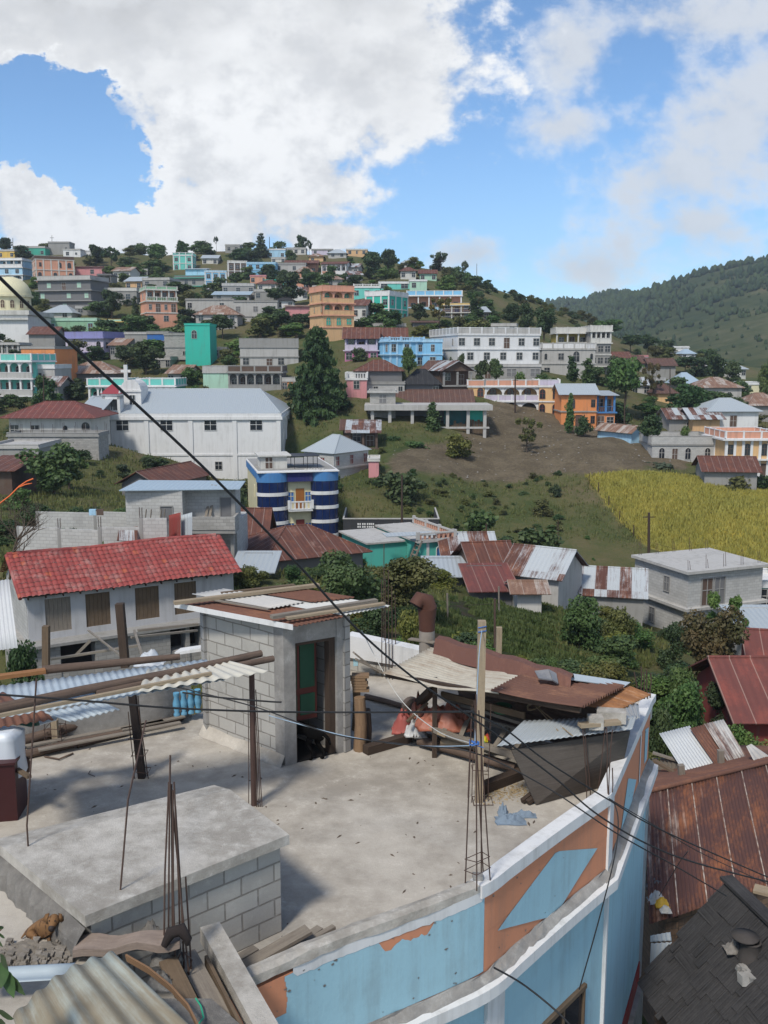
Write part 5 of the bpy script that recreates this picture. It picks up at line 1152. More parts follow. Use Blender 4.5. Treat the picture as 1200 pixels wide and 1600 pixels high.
for (lb, *a_) in (('bushy dark tree at the far left end of the crest', 8, 402, 26, 32, 340, 'round', 'dark'), ('left dark tree of the crest clump beside the white wall house', 150, 411, 30, 30, 322, 'round', 'dark'), ('right dark tree of the crest clump with ragged top', 174, 413, 30, 34, 318, 'open', 'dark'),
    ('pale green bush tree right of the crest clump', 200, 420, 34, 20, 310, 'bush', 'mid'), ('broad crest tree left of the teal pillar house', 245, 410, 34, 30, 330, 'round', 'mid'), ('small crest tree just above the teal pillar house', 283, 394, 18, 20, 345, 'round', 'dark'),
    ('wide bushy tree on the crest above the brown earth patch', 322, 396, 40, 20, 358, 'bush', 'mid'), ('dense bush right of the highest crest tree', 434, 396, 34, 22, 356, 'bush', 'mid'), ('dark shrub tree below the highest crest tree', 398, 410, 30, 24, 335, 'bush', 'dark'),
    ('small tree before the pale blue cube house', 455, 412, 26, 22, 328, 'round', 'mid'), ('dark tree left of the sky blue house on the slope', 262, 470, 26, 40, 268, 'round', 'dark'), ('tree below the dark brown gridded house', 368, 446, 34, 24, 285, 'round', 'mid'),
    ('tree before the long blue terrace house', 424, 434, 18, 22, 300, 'col', 'dark'), ('big dark tree left of the orange building upper floors', 452, 474, 52, 52, 240, 'round', 'dark'), ('mid green tree under the white arched porch house', 500, 450, 48, 26, 270, 'round', 'mid'),
    ('dark tree under the terracotta porch house', 480, 440, 26, 26, 280, 'round', 'dark'), ('dark tree at the corner of the slate grey block', 50, 490, 34, 36, 225, 'round', 'dark'), ('large dark tree right of the slate grey block', 175, 497, 44, 46, 226, 'round', 'dark'),
    ('slim dark tree left of the salmon corner building', 212, 495, 14, 34, 222, 'col', 'dark'), ('broad tree right of the lavender house', 228, 592, 62, 66, 172, 'round', 'mid'), ('low dark tree left of the grey open basement', 196, 578, 36, 40, 176, 'round', 'dark'),
    ('dark tree below the orange house at left', 72, 640, 46, 56, 138, 'round', 'dark'), ('dark low tree before the tan hip roof house', 115, 624, 52, 34, 150, 'bush', 'dark'), ('tree below the open basement of the blue house', 300, 614, 44, 46, 160, 'round', 'mid'),
    ('tree right of the tall turquoise wall', 348, 530, 46, 40, 205, 'round', 'dark'), ('light green shrub bank under the tall grey concrete house', 380, 560, 66, 40, 190, 'bush', 'light'), ('dark tree before the tall grey concrete house', 404, 522, 30, 34, 215, 'round', 'mid'),
    ('pale green tree left of the orange building foot', 462, 528, 54, 28, 196, 'round', 'light'), ('rust tinted tree before the cream gallery house', 686, 508, 40, 44, 208, 'open', 'rusty'), ('dark tree under the blue parapet house', 655, 505, 34, 32, 210, 'round', 'dark'),
    ('yellow green bush beside the dark low shed', 660, 520, 46, 18, 196, 'bush', 'yellow'), ('dark tree right of the cream gallery house', 742, 500, 26, 36, 220, 'col', 'dark'), ('first dark tree of the grove on the brown slope', 798, 512, 34, 40, 215, 'round', 'dark'),
    ('tallest middle tree of the grove on the brown slope', 822, 516, 36, 44, 213, 'round', 'dark'), ('right tree of the grove on the brown slope', 850, 520, 40, 42, 210, 'round', 'dark'), ('low bushy tree at the right end of the slope grove', 772, 512, 34, 22, 212, 'bush', 'mid'),
    ('rounded green tree before the bright sky blue house', 639, 580, 27, 40, 152, 'round', 'mid'), ('round topiary tree before the white building left part', 721, 566, 15, 16, 156, 'round', 'mid'), ('tiny tree left of the topiary before the white building', 704, 566, 8, 10, 156, 'col', 'mid'),
    ('bushy tree row left clump below the white building', 752, 590, 30, 34, 156, 'round', 'mid'), ('bushy tree row right clump below the white building', 775, 588, 26, 30, 156, 'round', 'mid'), ('round bush above the peach arcade parapet', 814, 594, 24, 20, 158, 'bush', 'light'),
    ('long bush right above the peach arcade', 848, 594, 50, 20, 160, 'bush', 'mid'), ('tall tree before the grey balustrade house', 893, 600, 20, 46, 170, 'col', 'dark'), ('second tall tree before the grey balustrade house', 918, 602, 24, 44, 168, 'col', 'mid'),
    ('young green tree in front of the orange house', 891, 660, 17, 48, 140, 'col', 'mid'), ('dark round hedge tree at the orange house gate', 912, 672, 34, 34, 138, 'bush', 'dark'), ('small thin tree alone on the brown field', 823, 706, 44, 52, 130, 'open', 'olive'),
    ('large bright green tree right of the orange house', 976, 640, 62, 84, 160, 'round', 'mid'), ('dark tree behind the bright green tree', 960, 600, 40, 46, 172, 'round', 'dark'), ('dark bush at the foot of the bright green tree', 965, 650, 54, 36, 152, 'bush', 'dark'),
    ('brownish tree beside the brown gable roofs', 1020, 628, 34, 60, 178, 'open', 'rusty'), ('dark tree before the tin gable shack', 1015, 708, 42, 62, 128, 'round', 'dark'), ('spreading dark tree before the aqua hip roof house', 1076, 664, 66, 66, 148, 'round', 'dark'),
    ('dark thick tree in front of the far valley houses', 1116, 588, 42, 46, 214, 'round', 'dark'), ('mid green tree right of the dark valley tree', 1146, 592, 40, 34, 208, 'round', 'mid'), ('tree on the far bend left of the valley colonnade', 1040, 556, 30, 26, 300, 'round', 'dark'),
    ('small flowering bush by the wooden upper room', 1070, 676, 20, 16, 133, 'bush', 'light'), ('tree at the right edge near the cream flat house', 1196, 600, 26, 44, 180, 'round', 'light'), ('dark slope tree left of the valley colonnade', 1012, 548, 36, 30, 290, 'round', 'dark'), ('dark tree on the bend below the brown slope', 985, 548, 40, 26, 270, 'round', 'dark'),
    ('yellow leaved bush below the concrete pillar frame', 712, 718, 56, 50, 125, 'bush', 'yellow'), ('green creeper bush among the concrete pillars', 676, 680, 26, 54, 134, 'col', 'mid'), ('dark bush under the left end of the pillar frame', 610, 700, 40, 20, 128, 'bush', 'dark'),
    ('dark green shrub below the pillar frame', 650, 712, 56, 26, 126, 'bush', 'mid'), ('white flowering shrub tree left of the green slope', 628, 792, 92, 66, 104, 'bush', 'mid'), ('dark shrub between hip roof house and flowering shrub', 596, 768, 50, 34, 110, 'bush', 'dark'),
    ('big shrub by the thin pole above the black arcade', 742, 838, 84, 50, 88, 'bush', 'mid'), ('large dark shrub tree above the tin shacks', 833, 888, 104, 74, 80, 'bush', 'mid'), ('round shrub left part above the tin shacks', 790, 872, 60, 42, 84, 'bush', 'dark'),
    ('dark bush on the green slope under the yellow field', 868, 775, 26, 26, 112, 'bush', 'dark'), ('dried brown bush on the green slope', 845, 800, 38, 22, 106, 'bush', 'olive'), ('long pale green shrub above the yellow field', 1030, 752, 90, 34, 122, 'bush', 'grey'), ('second pale green shrub above the yellow field', 990, 742, 40, 28, 124, 'bush', 'grey'),
    ('dark green shrub below the rust brown roof', 1090, 765, 60, 36, 118, 'bush', 'dark'), ('olive bush tree at the top right of the yellow field', 1150, 790, 90, 56, 112, 'bush', 'olive'), ('dark bush tree at the right edge above the yellow field', 1190, 785, 60, 50, 113, 'bush', 'dark'), ('greyish shrub at the upper rim of the yellow field', 1080, 782, 60, 24, 116, 'bush', 'grey'),
    ('large leafy green tree left of the church hall corner', 85, 790, 92, 102, 86, 'round', 'mid'), ('light green tree between bare tree and leafy tree', 108, 760, 60, 60, 92, 'round', 'light'), ('bright bush against the church hall wall left', 218, 757, 78, 40, 116, 'bush', 'light'), ('small leafy shrub against the church hall wall', 318, 752, 36, 22, 112, 'bush', 'olive'),
    ('dark hedge tree behind the rear block wall', 60, 812, 70, 40, 70, 'bush', 'dark'), ('hedge left of the blue tower', 372, 800, 40, 46, 84, 'bush', 'mid'), ('leafy shrub poking up before the bare block wall', 163, 868, 74, 34, 51, 'bush', 'light'), ('flower hedge along the church hall foot', 375, 762, 40, 14, 110, 'bush', 'olive')):
    tr(lb, *a_)
for (lb, *a_) in (('leafy green fruit tree behind the stair hut roof', 545, 975, 128, 118, 44, 'round', 'mid'), ('orange tinted bushy tree right of the leafy fruit tree', 632, 975, 130, 122, 46, 'round', 'olive'), ('light green shrub left behind the stair hut roof', 452, 960, 104, 66, 46, 'bush', 'light'), ('yellow weeds behind the stair hut roof', 418, 926, 60, 30, 44, 'bush', 'yellow'),
    ('tall dark shrub under the orange tinted tree', 585, 985, 90, 60, 42, 'bush', 'dark'), ('yellow green tall weeds below the garden fence', 640, 1000, 60, 62, 36, 'bush', 'yellow'), ('dark creeper bush at the left edge below the zinc eave', 30, 1040, 70, 62, 34, 'bush', 'dark'),
    ('big leaved dark green shrub right of the garden', 905, 985, 84, 72, 48, 'bush', 'mid'), ('orange flecked shrub right of the big leaved shrub', 965, 1000, 70, 76, 50, 'bush', 'olive'), ('dense creeper covered shrub below the collapsed shack', 955, 1040, 96, 56, 44, 'bush', 'mid'), ('round light green shrub at the lower garden end', 862, 1048, 40, 28, 38, 'bush', 'light'), ('yellow green weeds along the lower garden end', 920, 1066, 70, 46, 36, 'bush', 'yellow'),
    ('rust tinted slender tree left of the concrete house corner', 1112, 1080, 104, 140, 40, 'round', 'rusty'), ('light leafy tree touching the concrete house front', 1135, 1010, 70, 80, 52, 'open', 'light'), ('dark bush at the foot of the concrete house', 1050, 1040, 56, 78, 48, 'bush', 'dark'), ('dark bushes below the rust tinted tree', 1075, 1110, 90, 70, 33, 'bush', 'mid'), ('green bush beside the brick red roof', 1035, 1105, 60, 50, 30, 'bush', 'mid'), ('tall bright weeds by the parapet corner', 1060, 1092, 60, 60, 34, 'bush', 'light'), ('dark bush right of the dark bushes under the rust tinted tree', 1130, 1105, 70, 50, 35, 'bush', 'dark'), ('leafy weeds above the zinc lean to sheets', 1150, 1150, 80, 40, 29, 'bush', 'light')):
    tr(lb, *a_)
# bare tree at the left edge with an orange cord in it
r_ = random.Random(4); q = P(14, 890, 46); root = thing('bare_tree', 'leafless twiggy tree at the left edge before the block walls', 'tree', tuple(q)); b = MB()
def branch(p, d_, L, rad, lev):
    pts = [p]; dd = Vector(d_)
    for k in range(3): dd = (dd + Vector((r_.uniform(-.3, .3), r_.uniform(-.3, .3), r_.uniform(-.1, .2)))).normalized(); pts.append(pts[-1] + dd * L / 3)
    b.tube(pts, [rad, rad * .85, rad * .7, rad * .5], 5 if lev < 2 else 4)
    if lev < 4:
        for k in range(3 if lev else 5):
            t = r_.choice(pts[1:]); nd = (dd + Vector((r_.uniform(-1, 1), r_.uniform(-1, 1), r_.uniform(-.3, .6)))).normalized(); branch(t, nd, L * r_.uniform(.55, .75), rad * .5, lev + 1)
for k in range(3): branch(Vector((k * .5 - .5, 0, -.5)), (r_.uniform(-.4, .4), 0, 1), 2.0, .07, 0)
b.build('branches', bark, root, False)
q0 = P(-5, 790, 45); b = MB(); b.tube([q0, P(15, 775, 45), P(30, 760, 45.2), P(42, 752, 45), P(52, 748, 45)], .035, 5); b.tube([P(28, 762, 45.1), P(40, 757, 45), P(50, 755, 45.1)], .03, 5)
b.solo('rope', flat('orange_cord', (.75, .16, .04), .6), 'bright orange cord strung through the leafless tree', 'rope')
# loose shrubs of the hillside
def footprint():
    L = []
    for o in COL.objects:
        if o.type == 'EMPTY' and o.parent is None and o.get('category') in ('house', 'church', 'building'):
            ch = [c for c in o.children if c.type == 'MESH']; bb = [q for c in ch for q in c.bound_box]
            if bb: L.append((o.location.x, o.location.y, math.cos(o.rotation_euler.z), math.sin(o.rotation_euler.z), min(q[0] for q in bb), max(q[0] for q in bb), min(q[1] for q in bb), max(q[1] for q in bb)))
    return L
FPR = footprint()
def built(x, y, pad=.8):
    for (ox, oy, c, s, a0, a1, b0, b1) in FPR:
        u, v_ = (x - ox) * c + (y - oy) * s, -(x - ox) * s + (y - oy) * c
        if a0 - pad < u < a1 + pad and b0 - pad < v_ < b1 + pad: return True
    return False
def scatter(nn, umin, umax, y0, y1, label, group, mats, hlo, hhi, dens=None, kinds=('bush',), nm='shrub'):
    k = 0; tries = 0
    while k < nn and tries < nn * 40:
        tries += 1; y = math.exp(rng.uniform(math.log(y0), math.log(y1))); a_ = (rng.uniform(umin, umax) - 600) / 1500; x = a_ * y
        if built(x, y) or inpoly(x, y, YELLOW) or inpoly(x, y, SOIL) or inpoly(x, y, GARDEN): continue
        if dens and not dens(x, y): continue
        z = T(x, y); h = rng.uniform(hlo, hhi); w_ = h * rng.uniform(1.1, 1.9); zc = y * CP - z * SP
        kd = rng.choice(kinds); lb = label if kd == 'bush' else label.replace('shrub', 'tree').replace('bush', 'tree'); tree(lb, 0, 0, w_ / zc * 1500, h / zc * 1500, None, kd, rng.choice(mats), nm if kd == 'bush' else 'tree', nm if kd == 'bush' else 'tree', group if kd == 'bush' else group.replace('shrubs', 'trees').replace('bushes', 'trees'), Vector((x, y, z - .1))); k += 1
dn = lambda x, y: mnoise.noise(Vector((x * .05, y * .05, 5))) > -.12
scatter(260, -40, 760, 185, 385, 'wild green shrub between the houses of the upper town', 'wild shrubs of the upper town', ['dark', 'mid', 'mid', 'light', 'olive'], 1.7, 5.2, dn, ('bush', 'bush', 'round'))
scatter(85, -40, 620, 128, 190, 'wild shrub among the lower houses of the town', 'wild shrubs of the lower town', ['dark', 'mid', 'mid', 'olive'], 1.0, 3.2, dn, ('bush', 'bush', 'round'))
scatter(110, 690, 940, 200, 322, 'scrubby bush on the bare right shoulder of the hill', 'scrub on the right shoulder', ['dark', 'mid', 'olive'], 1.0, 2.8, lambda x, y: y > 285 or mnoise.noise(Vector((x * .06, y * .06, 9))) > .15, ('bush',), 'scrub_bush')
scatter(46, 900, 1240, 150, 380, 'valley tree among the far right houses', 'trees of the right valley', ['dark', 'mid', 'mid', 'olive'], 2.2, 5.2, dn, ('round', 'bush'))
scatter(110, 560, 960, 80, 132, 'low weedy bush on the open green slope', 'weedy bushes on the green slope', ['mid', 'olive', 'olive', 'dark'], .4, 1.1, dn, ('bush',), 'weed_bush')
scatter(105, 480, 1240, 25, 76, 'weedy bush in the gully behind the terrace', 'weedy bushes in the gully', ['mid', 'light', 'dark', 'yellow'], .9, 2.0, lambda x, y: not (1000 < 600 + 1500 * x / y < 1180 and y < 27), ('bush',), 'weed_bush')
scatter(75, -60, 560, 52, 118, 'weedy bush between the buildings left of the tower', 'weedy bushes by the church', ['mid', 'light', 'olive', 'dark'], .8, 2.2, dn)
# crops and grass: masses nobody could count
def tufts(name, label, cat, pts, hlo, hhi, wd, mat, blades=3, spread=.12):
    r_ = np.random.RandomState(len(pts)); Vs = []; n_ = len(pts)
    for (x, y, z) in pts:
        for _ in range(blades):
            th = r_.uniform(0, 6.28); h = r_.uniform(hlo, hhi); dx_, dy_ = math.cos(th), math.sin(th); ox, oy = r_.uniform(-spread, spread, 2); tx, ty = r_.uniform(-.35, .35, 2) * h
            Vs += [(x + ox - dx_ * wd, y + oy - dy_ * wd, z - .05), (x + ox + dx_ * wd, y + oy + dy_ * wd, z - .05), (x + ox + dx_ * wd * .7 + tx * .6, y + oy + dy_ * wd * .7 + ty * .6, z + h * .7), (x + ox + tx, y + oy + ty, z + h)]
    o = bpy.data.objects.new(name, fast_mesh(name, Vs, np.arange(len(Vs)).reshape(-1, 4), mat)); COL.objects.link(o); tag(o, label, cat, None, 'stuff')
def inside(poly, nn):
    xs, ys = [p[0] for p in poly], [p[1] for p in poly]; L = []
    while len(L) < nn:
        x, y = rng.uniform(min(xs), max(xs)), rng.uniform(min(ys), max(ys))
        if inpoly(x, y, poly): L.append((x, y, T(x, y)))
    return L
tufts('grain_crop', 'ripe yellow crop filling the field on the right slope', 'crop', inside(YELLOW, 19000), .35, .65, .09, leafm('ripe_crop', (.40, .34, .075), (.32, .295, .07), None, .3, .25), 2, .2)
rows = []; gx = [p[0] for p in GARDEN]; gy_ = [p[1] for p in GARDEN]
for k in range(40):
    for j in range(420):
        x, y = min(gx) + (max(gx) - min(gx)) * j / 420, min(gy_) + k * 1.4 + (min(gx) - (min(gx) + (max(gx) - min(gx)) * j / 420)) * .35 + 6
        if inpoly(x, y, GARDEN) and mnoise.noise(Vector((x * .35, y * .35, 2))) > -.3: rows.append((x + rng.uniform(-.1, .1), y + rng.uniform(-.1, .1), T(x, y)))
tufts('garden_crop', 'rows of low green garden crop behind the tin lean to', 'crop', rows, .16, .36, .08, LM['light'], 6, .13)
gr = []
while len(gr) < 23000:
    y = math.exp(rng.uniform(math.log(26), math.log(175))); x = (rng.uniform(-20, 1230) - 600) / 1500 * y
    if not built(x, y, .1) and not inpoly(x, y, YELLOW) and not inpoly(x, y, SOIL) and mnoise.noise(Vector((x * .12, y * .12, 7))) > (.12 if y < 60 and x > -8 else -.2): gr.append((x, y, T(x, y)))
tufts('grass', 'rough grass and weeds on the open slopes', 'grass', gr, .12, .45, .07, leafm('grass_blades', (.10, .125, .036), (.16, .155, .06)), 3, .25)
# stones of the brown field
b = MB()
for (x, y, z) in inside(SOIL, 260):
    s = rng.uniform(.08, .24); b.add([(x + s * math.cos(k) * rng.uniform(.6, 1), y + s * math.sin(k) * rng.uniform(.6, 1), z + .03) for k in range(6)] + [(x, y, z + s * .8)], [(k, (k + 1) % 6, 6) for k in range(6)])
b.solo('field_stones', flat('pale_stone', (.22, .205, .18), .95), 'pale stones strewn over the brown ploughed field', 'stones', None, 'stuff')
# ---------------------------------------------------------------- the terrace house in front
ZT, ZC, ZL = -6.0, -5.6, -6.75           # terrace floor, parapet top, ledge
rusty = flat('rusty_steel', (.075, .045, .035), .8)
def concrete(name, c1, c2, c3, sc_=1.0, bump=.4):
    m, n = newmat(name); o = n.obj(); a_ = n.noise(o, .55 * sc_, 6, .62); b_ = n.noise(o, 2.6 * sc_, 6, .7); f_ = n.noise(o, 26 * sc_, 5, .75); g_ = n.noise(o, 90 * sc_, 3, .7)
    sp = n('ShaderNodeTexVoronoi', {'Vector': o, 'Scale': 5.5 * sc_}).outputs['Distance']
    c = n.mix(n.ss(n.m('ADD', n.m('MULTIPLY', a_, .55), n.m('MULTIPLY', b_, .45)), .36, .62), c2, c1)
    c = n.mix(n.m('MULTIPLY', n.ss(n.m('ADD', n.m('MULTIPLY', b_, .6), n.m('MULTIPLY', f_, .4)), .53, .68), .75), c, c3)
    c = n.mix(n.m('MULTIPLY', n.ss(g_, .55, .75), .35), c, tuple(q * .45 for q in c2))
    c = n.mix(n.m('MULTIPLY', n.ss(sp, .07, .0), n.m('MULTIPLY', n.ss(b_, .5, .6), .6)), c, (.10, .085, .07))
    n.out(c, .95, n.bump(n.m('ADD', f_, n.m('ADD', n.m('MULTIPLY', b_, .8), n.m('MULTIPLY', g_, .5))), bump, .02)); return m
floor_m = concrete('terrace_concrete', (.43, .395, .345), (.27, .243, .208), (.54, .505, .45))
slab_m = concrete('pale_concrete', (.52, .49, .445), (.31, .285, .25), (.62, .595, .55), 2.2, .8)
greyc = concrete('grey_concrete', (.30, .29, .275), (.20, .19, .18), (.37, .36, .345), 2.0)
rough_c = concrete('rough_mortar', (.25, .235, .215), (.155, .145, .135), (.33, .315, .295), 3.0, .9)
def uvblock(name, col_, mortar, bw=.4, bh=.2, ms=.011):
    m, n = newmat(name); u = n.uv(); o = n.obj()
    wob = n.v('ADD', u, n.v('SCALE', n.v('SUBTRACT', n('ShaderNodeTexNoise', {'Vector': o, 'Scale': 3.0}).outputs[1], (.5, .5, .5)))); wob.node.inputs[1].links[0].from_node.inputs['Scale'].default_value = .018
    br = n('ShaderNodeTexBrick', {'Vector': wob, 'Color1': (*col_, 1), 'Color2': (*(q * .82 for q in col_), 1), 'Mortar': (*mortar, 1), 'Scale': 1.0, 'Mortar Size': ms, 'Mortar Smooth': .25, 'Bias': -.1, 'Brick Width': bw, 'Row Height': bh})
    a_ = n.noise(o, 1.3, 5, .65); f_ = n.noise(o, 45, 4, .75); b_ = n.noise(o, 7, 5, .7)
    c = n.mix(n.m('MULTIPLY', n.ss(a_, .45, .7), .35), br.outputs[0], tuple(q * .6 for q in col_)); c = n.mix(n.m('MULTIPLY', n.ss(b_, .5, .72), .4), c, tuple(min(.6, q * 1.25) for q in col_)); c = n.mix(n.m('MULTIPLY', f_, .35), c, tuple(q * .55 for q in col_))
    n.out(c, .95, n.bump(n.m('ADD', n.m('MULTIPLY', br.outputs[1], -1.2), n.m('MULTIPLY', f_, .5)), .7, .012)); return m
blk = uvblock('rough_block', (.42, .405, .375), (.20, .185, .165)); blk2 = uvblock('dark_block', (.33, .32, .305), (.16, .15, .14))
def wallbox(b, p, q, z0, z1, th, mi=0, z1b=None):
    """upright wall from p to q (2-D), th thick to the left of p->q, uv in metres"""
    p, q = Vector(p[:2]), Vector(q[:2]); d_ = (q - p).normalized(); nn = Vector((-d_.y, d_.x)) * th; L = (q - p).length; z1b = z1 if z1b is None else z1b
    c = [(*p, z0), (*q, z0), (*(q + nn), z0), (*(p + nn), z0), (*p, z1), (*q, z1b), (*(q + nn), z1b), (*(p + nn), z1)]
    U = [(0, z0), (L, z0), (L, z1b), (0, z1)]; t = abs(th)
    fs = [(0, 1, 5, 4), (2, 3, 7, 6), (4, 5, 6, 7), (3, 2, 1, 0), (1, 2, 6, 5), (3, 0, 4, 7)]
    us = [U, [(L, z0), (0, z0), (0, z1), (L, z1b)], [(0, 0), (L, 0), (L, t), (0, t)], [(0, 0)] * 4, [(0, z0), (t, z0), (t, z1b), (0, z1b)], [(0, z0), (t, z0), (t, z1), (0, z1)]]
    if th < 0: fs = [f[::-1] for f in fs]; us = [u_[::-1] for u_ in us]
    return b.add(c, fs, mi, us)
# parapet line, outer top edge, near to far
raw = [G(*q, ZC) for q in ((255, 1590), (330, 1556), (382, 1531), (440, 1505), (520, 1470), (640, 1426), (750, 1383), (800, 1348), (850, 1311), (900, 1275), (951, 1240))]
far_c = G(1017, 1091, ZC)
def catmull(pts, k=5):
    out = []
    for i in range(len(pts) - 1):
        p0, p1, p2, p3 = pts[max(i - 1, 0)], pts[i], pts[i + 1], pts[min(i + 2, len(pts) - 1)]
        for j in range(k):
            t = j / k; out.append(.5 * ((2 * p1) + (p2 - p0) * t + (2 * p0 - 5 * p1 + 4 * p2 - p3) * t * t + (3 * p1 - p0 - 3 * p2 + p3) * t ** 3))
    return out + [pts[-1]]
PATH = [q.xy for q in catmull(raw)]; NCOR = len(PATH) - 1
for k in range(1, 13): PATH.append(raw[-1].xy.lerp(far_c.xy, k / 12))
PATH = [Vector(p) for p in PATH]; PN = []
for i in range(len(PATH)):
    a_ = (PATH[i] - PATH[i - 1]).normalized() if i else (PATH[1] - PATH[0]).normalized(); c_ = (PATH[i + 1] - PATH[i]).normalized() if i + 1 < len(PATH) else a_
    n1, n2 = Vector((a_.y, -a_.x)), Vector((c_.y, -c_.x)); m_ = (n1 + n2).normalized(); PN.append(m_ / max(.5, m_.dot(n1)))
PS = [0.0]
for i in range(1, len(PATH)): PS.append(PS[-1] + (PATH[i] - PATH[i - 1]).length)
SL = PS[-1]; SC = PS[NCOR]
def on(s, off=0.0):
    s = max(0, min(SL - 1e-4, s)); i = max(k for k in range(len(PS) - 1) if PS[k] <= s); t = (s - PS[i]) / (PS[i + 1] - PS[i])
    return PATH[i].lerp(PATH[i + 1], t) + PN[i].lerp(PN[i + 1], t) * off
def sweep(b, prof, i0=0, i1=None, mi=0, jit=0.0):
    i1 = len(PATH) - 1 if i1 is None else i1; k = len(prof); V = []; r_ = random.Random(3)
    for i in range(i0, i1 + 1):
        for (off, z) in prof: p = PATH[i] + PN[i] * (off + r_.uniform(-jit, jit)); V.append((p.x, p.y, z + r_.uniform(-jit, jit)))
    m_ = i1 - i0; F = [(i * k + j, (i + 1) * k + j, (i + 1) * k + (j + 1) % k, i * k + (j + 1) % k) for i in range(m_) for j in range(k)]
    U = [[(PS[i0 + i], prof[j][1]), (PS[i0 + i + 1], prof[j][1]), (PS[i0 + i + 1], prof[(j + 1) % k][1]), (PS[i0 + i], prof[(j + 1) % k][1])] for i in range(m_) for j in range(k)]
    b.add(V, F, mi, U); b.add(V[:k], [tuple(range(k))], mi); b.add(V[-k:], [tuple(range(k - 1, -1, -1))], mi); return b
def wallhit(px, py, off=0.0):            # where a sight line meets the outer face of the parapet: (distance along it, height)
    d_ = ray(px, py)
    for i in range(len(PATH) - 1):
        a_, c_ = PATH[i] + PN[i] * off, PATH[i + 1] + PN[i + 1] * off; e = c_ - a_; den = d_.x * e.y - d_.y * e.x
        if abs(den) < 1e-9: continue
        t = (a_.x * e.y - a_.y * e.x) / den; k = (d_.x * t - a_.x) / e.x if abs(e.x) > abs(e.y) else (d_.y * t - a_.y) / e.y
        if t > 0 and -.001 <= k <= 1.001: return PS[i] + k * (PS[i + 1] - PS[i]), t * d_.z
    return (SL if px > 900 else 0), -6
house_r = thing('terrace_house', 'sky blue and orange corner house with a concrete roof terrace and white parapet', 'house', (*PATH[NCOR], -12.5))
blue_p = plaster('facade_blue', (.29, .47, .55), var=.2, stain=.4, dirt=(.19, .24, .26), rough=.85, bump=.2, sc_=1.8); orange_p = plaster('facade_orange', (.53, .225, .125), var=.16, stain=.34, dirt=(.22, .16, .13), sc_=1.8)
white_p = plaster('facade_white', (.60, .60, .60), var=.16, stain=.34, dirt=(.22, .21, .19), sc_=2.2); 
LF, LBK = Vector((-9.5, 12.3)), G(545, 993, -5.3).xy
inner = [tuple(PATH[i] - PN[i] * .10) for i in range(len(PATH))]
flo = inner + [tuple(far_c.xy + Vector((-.05, .0))), tuple(LBK), (-2.2, 17.0), (-3.4, 15.4), tuple(LF), (-9.5, 5.4), (-3.2, 5.0)]
b = MB(); b.prism(flo, ZT - .22, ZT); b.build('terrace_floor', floor_m, house_r)
b = MB(); sweep(b, [(-.14, ZT - .2), (-.0, ZT - .2), (-.0, ZC - .14), (-.14, ZC - .14)]); sweep(b, [(-.20, ZL - .1), (-.002, ZL - .1), (-.002, ZT - .2), (-.2, ZT - .2)]); b.build('parapet', orange_p, house_r)
iw = max(i for i in range(len(PS)) if PS[i] <= wallhit(757, 1385)[0])
b = MB(); sweep(b, [(-.15, ZC - .15), (.035, ZC - .15), (.035, ZC), (-.15, ZC)], iw); b.build('coping', white_p, house_r)
b = MB(); sweep(b, [(-.16, ZC - .09), (.012, ZC - .09), (.0, ZC - .01), (-.08, ZC + .012), (-.16, ZC - .01)], 0, iw, 0, .008); b.build('rough_coping', slab_m, house_r)
b = MB(); sweep(b, [(0.0, ZL - .14), (.17, ZL - .14), (.17, ZL + .0), (0.0, ZL + .04)]); b.build('ledge', white_p, house_r)
b = MB(); sweep(b, [(0.004, ZL + .03), (.12, ZL + .012), (.09, ZL + .035), (.025, ZL + .08), (0.004, ZL + .10)], 0, None, 0, .014); b.build('mortar_fillet', greyc, house_r)
b = MB(); sweep(b, [(-.25, -10.4), (.0, -10.4), (.0, ZL - .141), (-.25, ZL - .141)]); b.build('wall', blue_p, house_r)
b = MB(); sweep(b, [(-.25, -10.75), (.02, -10.75), (.02, -10.4), (-.25, -10.4)]); b.build('red_plinth', plaster('facade_red', (.26, .03, .03)), house_r)
b = MB(); sweep(b, [(-.25, -13.5), (.10, -13.5), (.10, -10.75), (-.25, -10.75)]); b.build('base', greyc, house_r)
# paint fields on the parapet face, 3 mm proud
def strip(b, smp, off=.003, mi=0):       # smp: (s, zlow, zhigh)
    V = []
    for s, z0, z1 in smp: p = on(s, off); V += [(p.x, p.y, z0), (p.x, p.y, z1)]
    b.add(V, [(2 * i, 2 * i + 2, 2 * i + 3, 2 * i + 1) for i in range(len(smp) - 1)], mi)
def shape(b, pts, off=.006, n_=24):      # convex polygon given in photo pixels on the face
    q = [wallhit(*p_) for p_ in pts]; s0, s1 = min(a_[0] for a_ in q), max(a_[0] for a_ in q); out = []
    for k in range(n_ + 1):
        s = s0 + (s1 - s0) * k / n_; zs_ = []
        for i in range(len(q)):
            (sa, za), (sb, zb_) = q[i - 1], q[i]
            if min(sa, sb) - 1e-6 <= s <= max(sa, sb) + 1e-6: zs_ += [za + (zb_ - za) * (0 if abs(sb - sa) < 1e-6 else (s - sa) / (sb - sa))]
        if zs_: out.append((s, min(zs_), max(zs_)))
    strip(b, out, off)
rg = lambda s, k=0.0: mnoise.noise(Vector((s * 6, k, 0))) * .05 + mnoise.noise(Vector((s * 21, k, 4))) * .025
sA, sB, sC = wallhit(458, 1545)[0], wallhit(756, 1450)[0], SC
b = MB(); smp = []
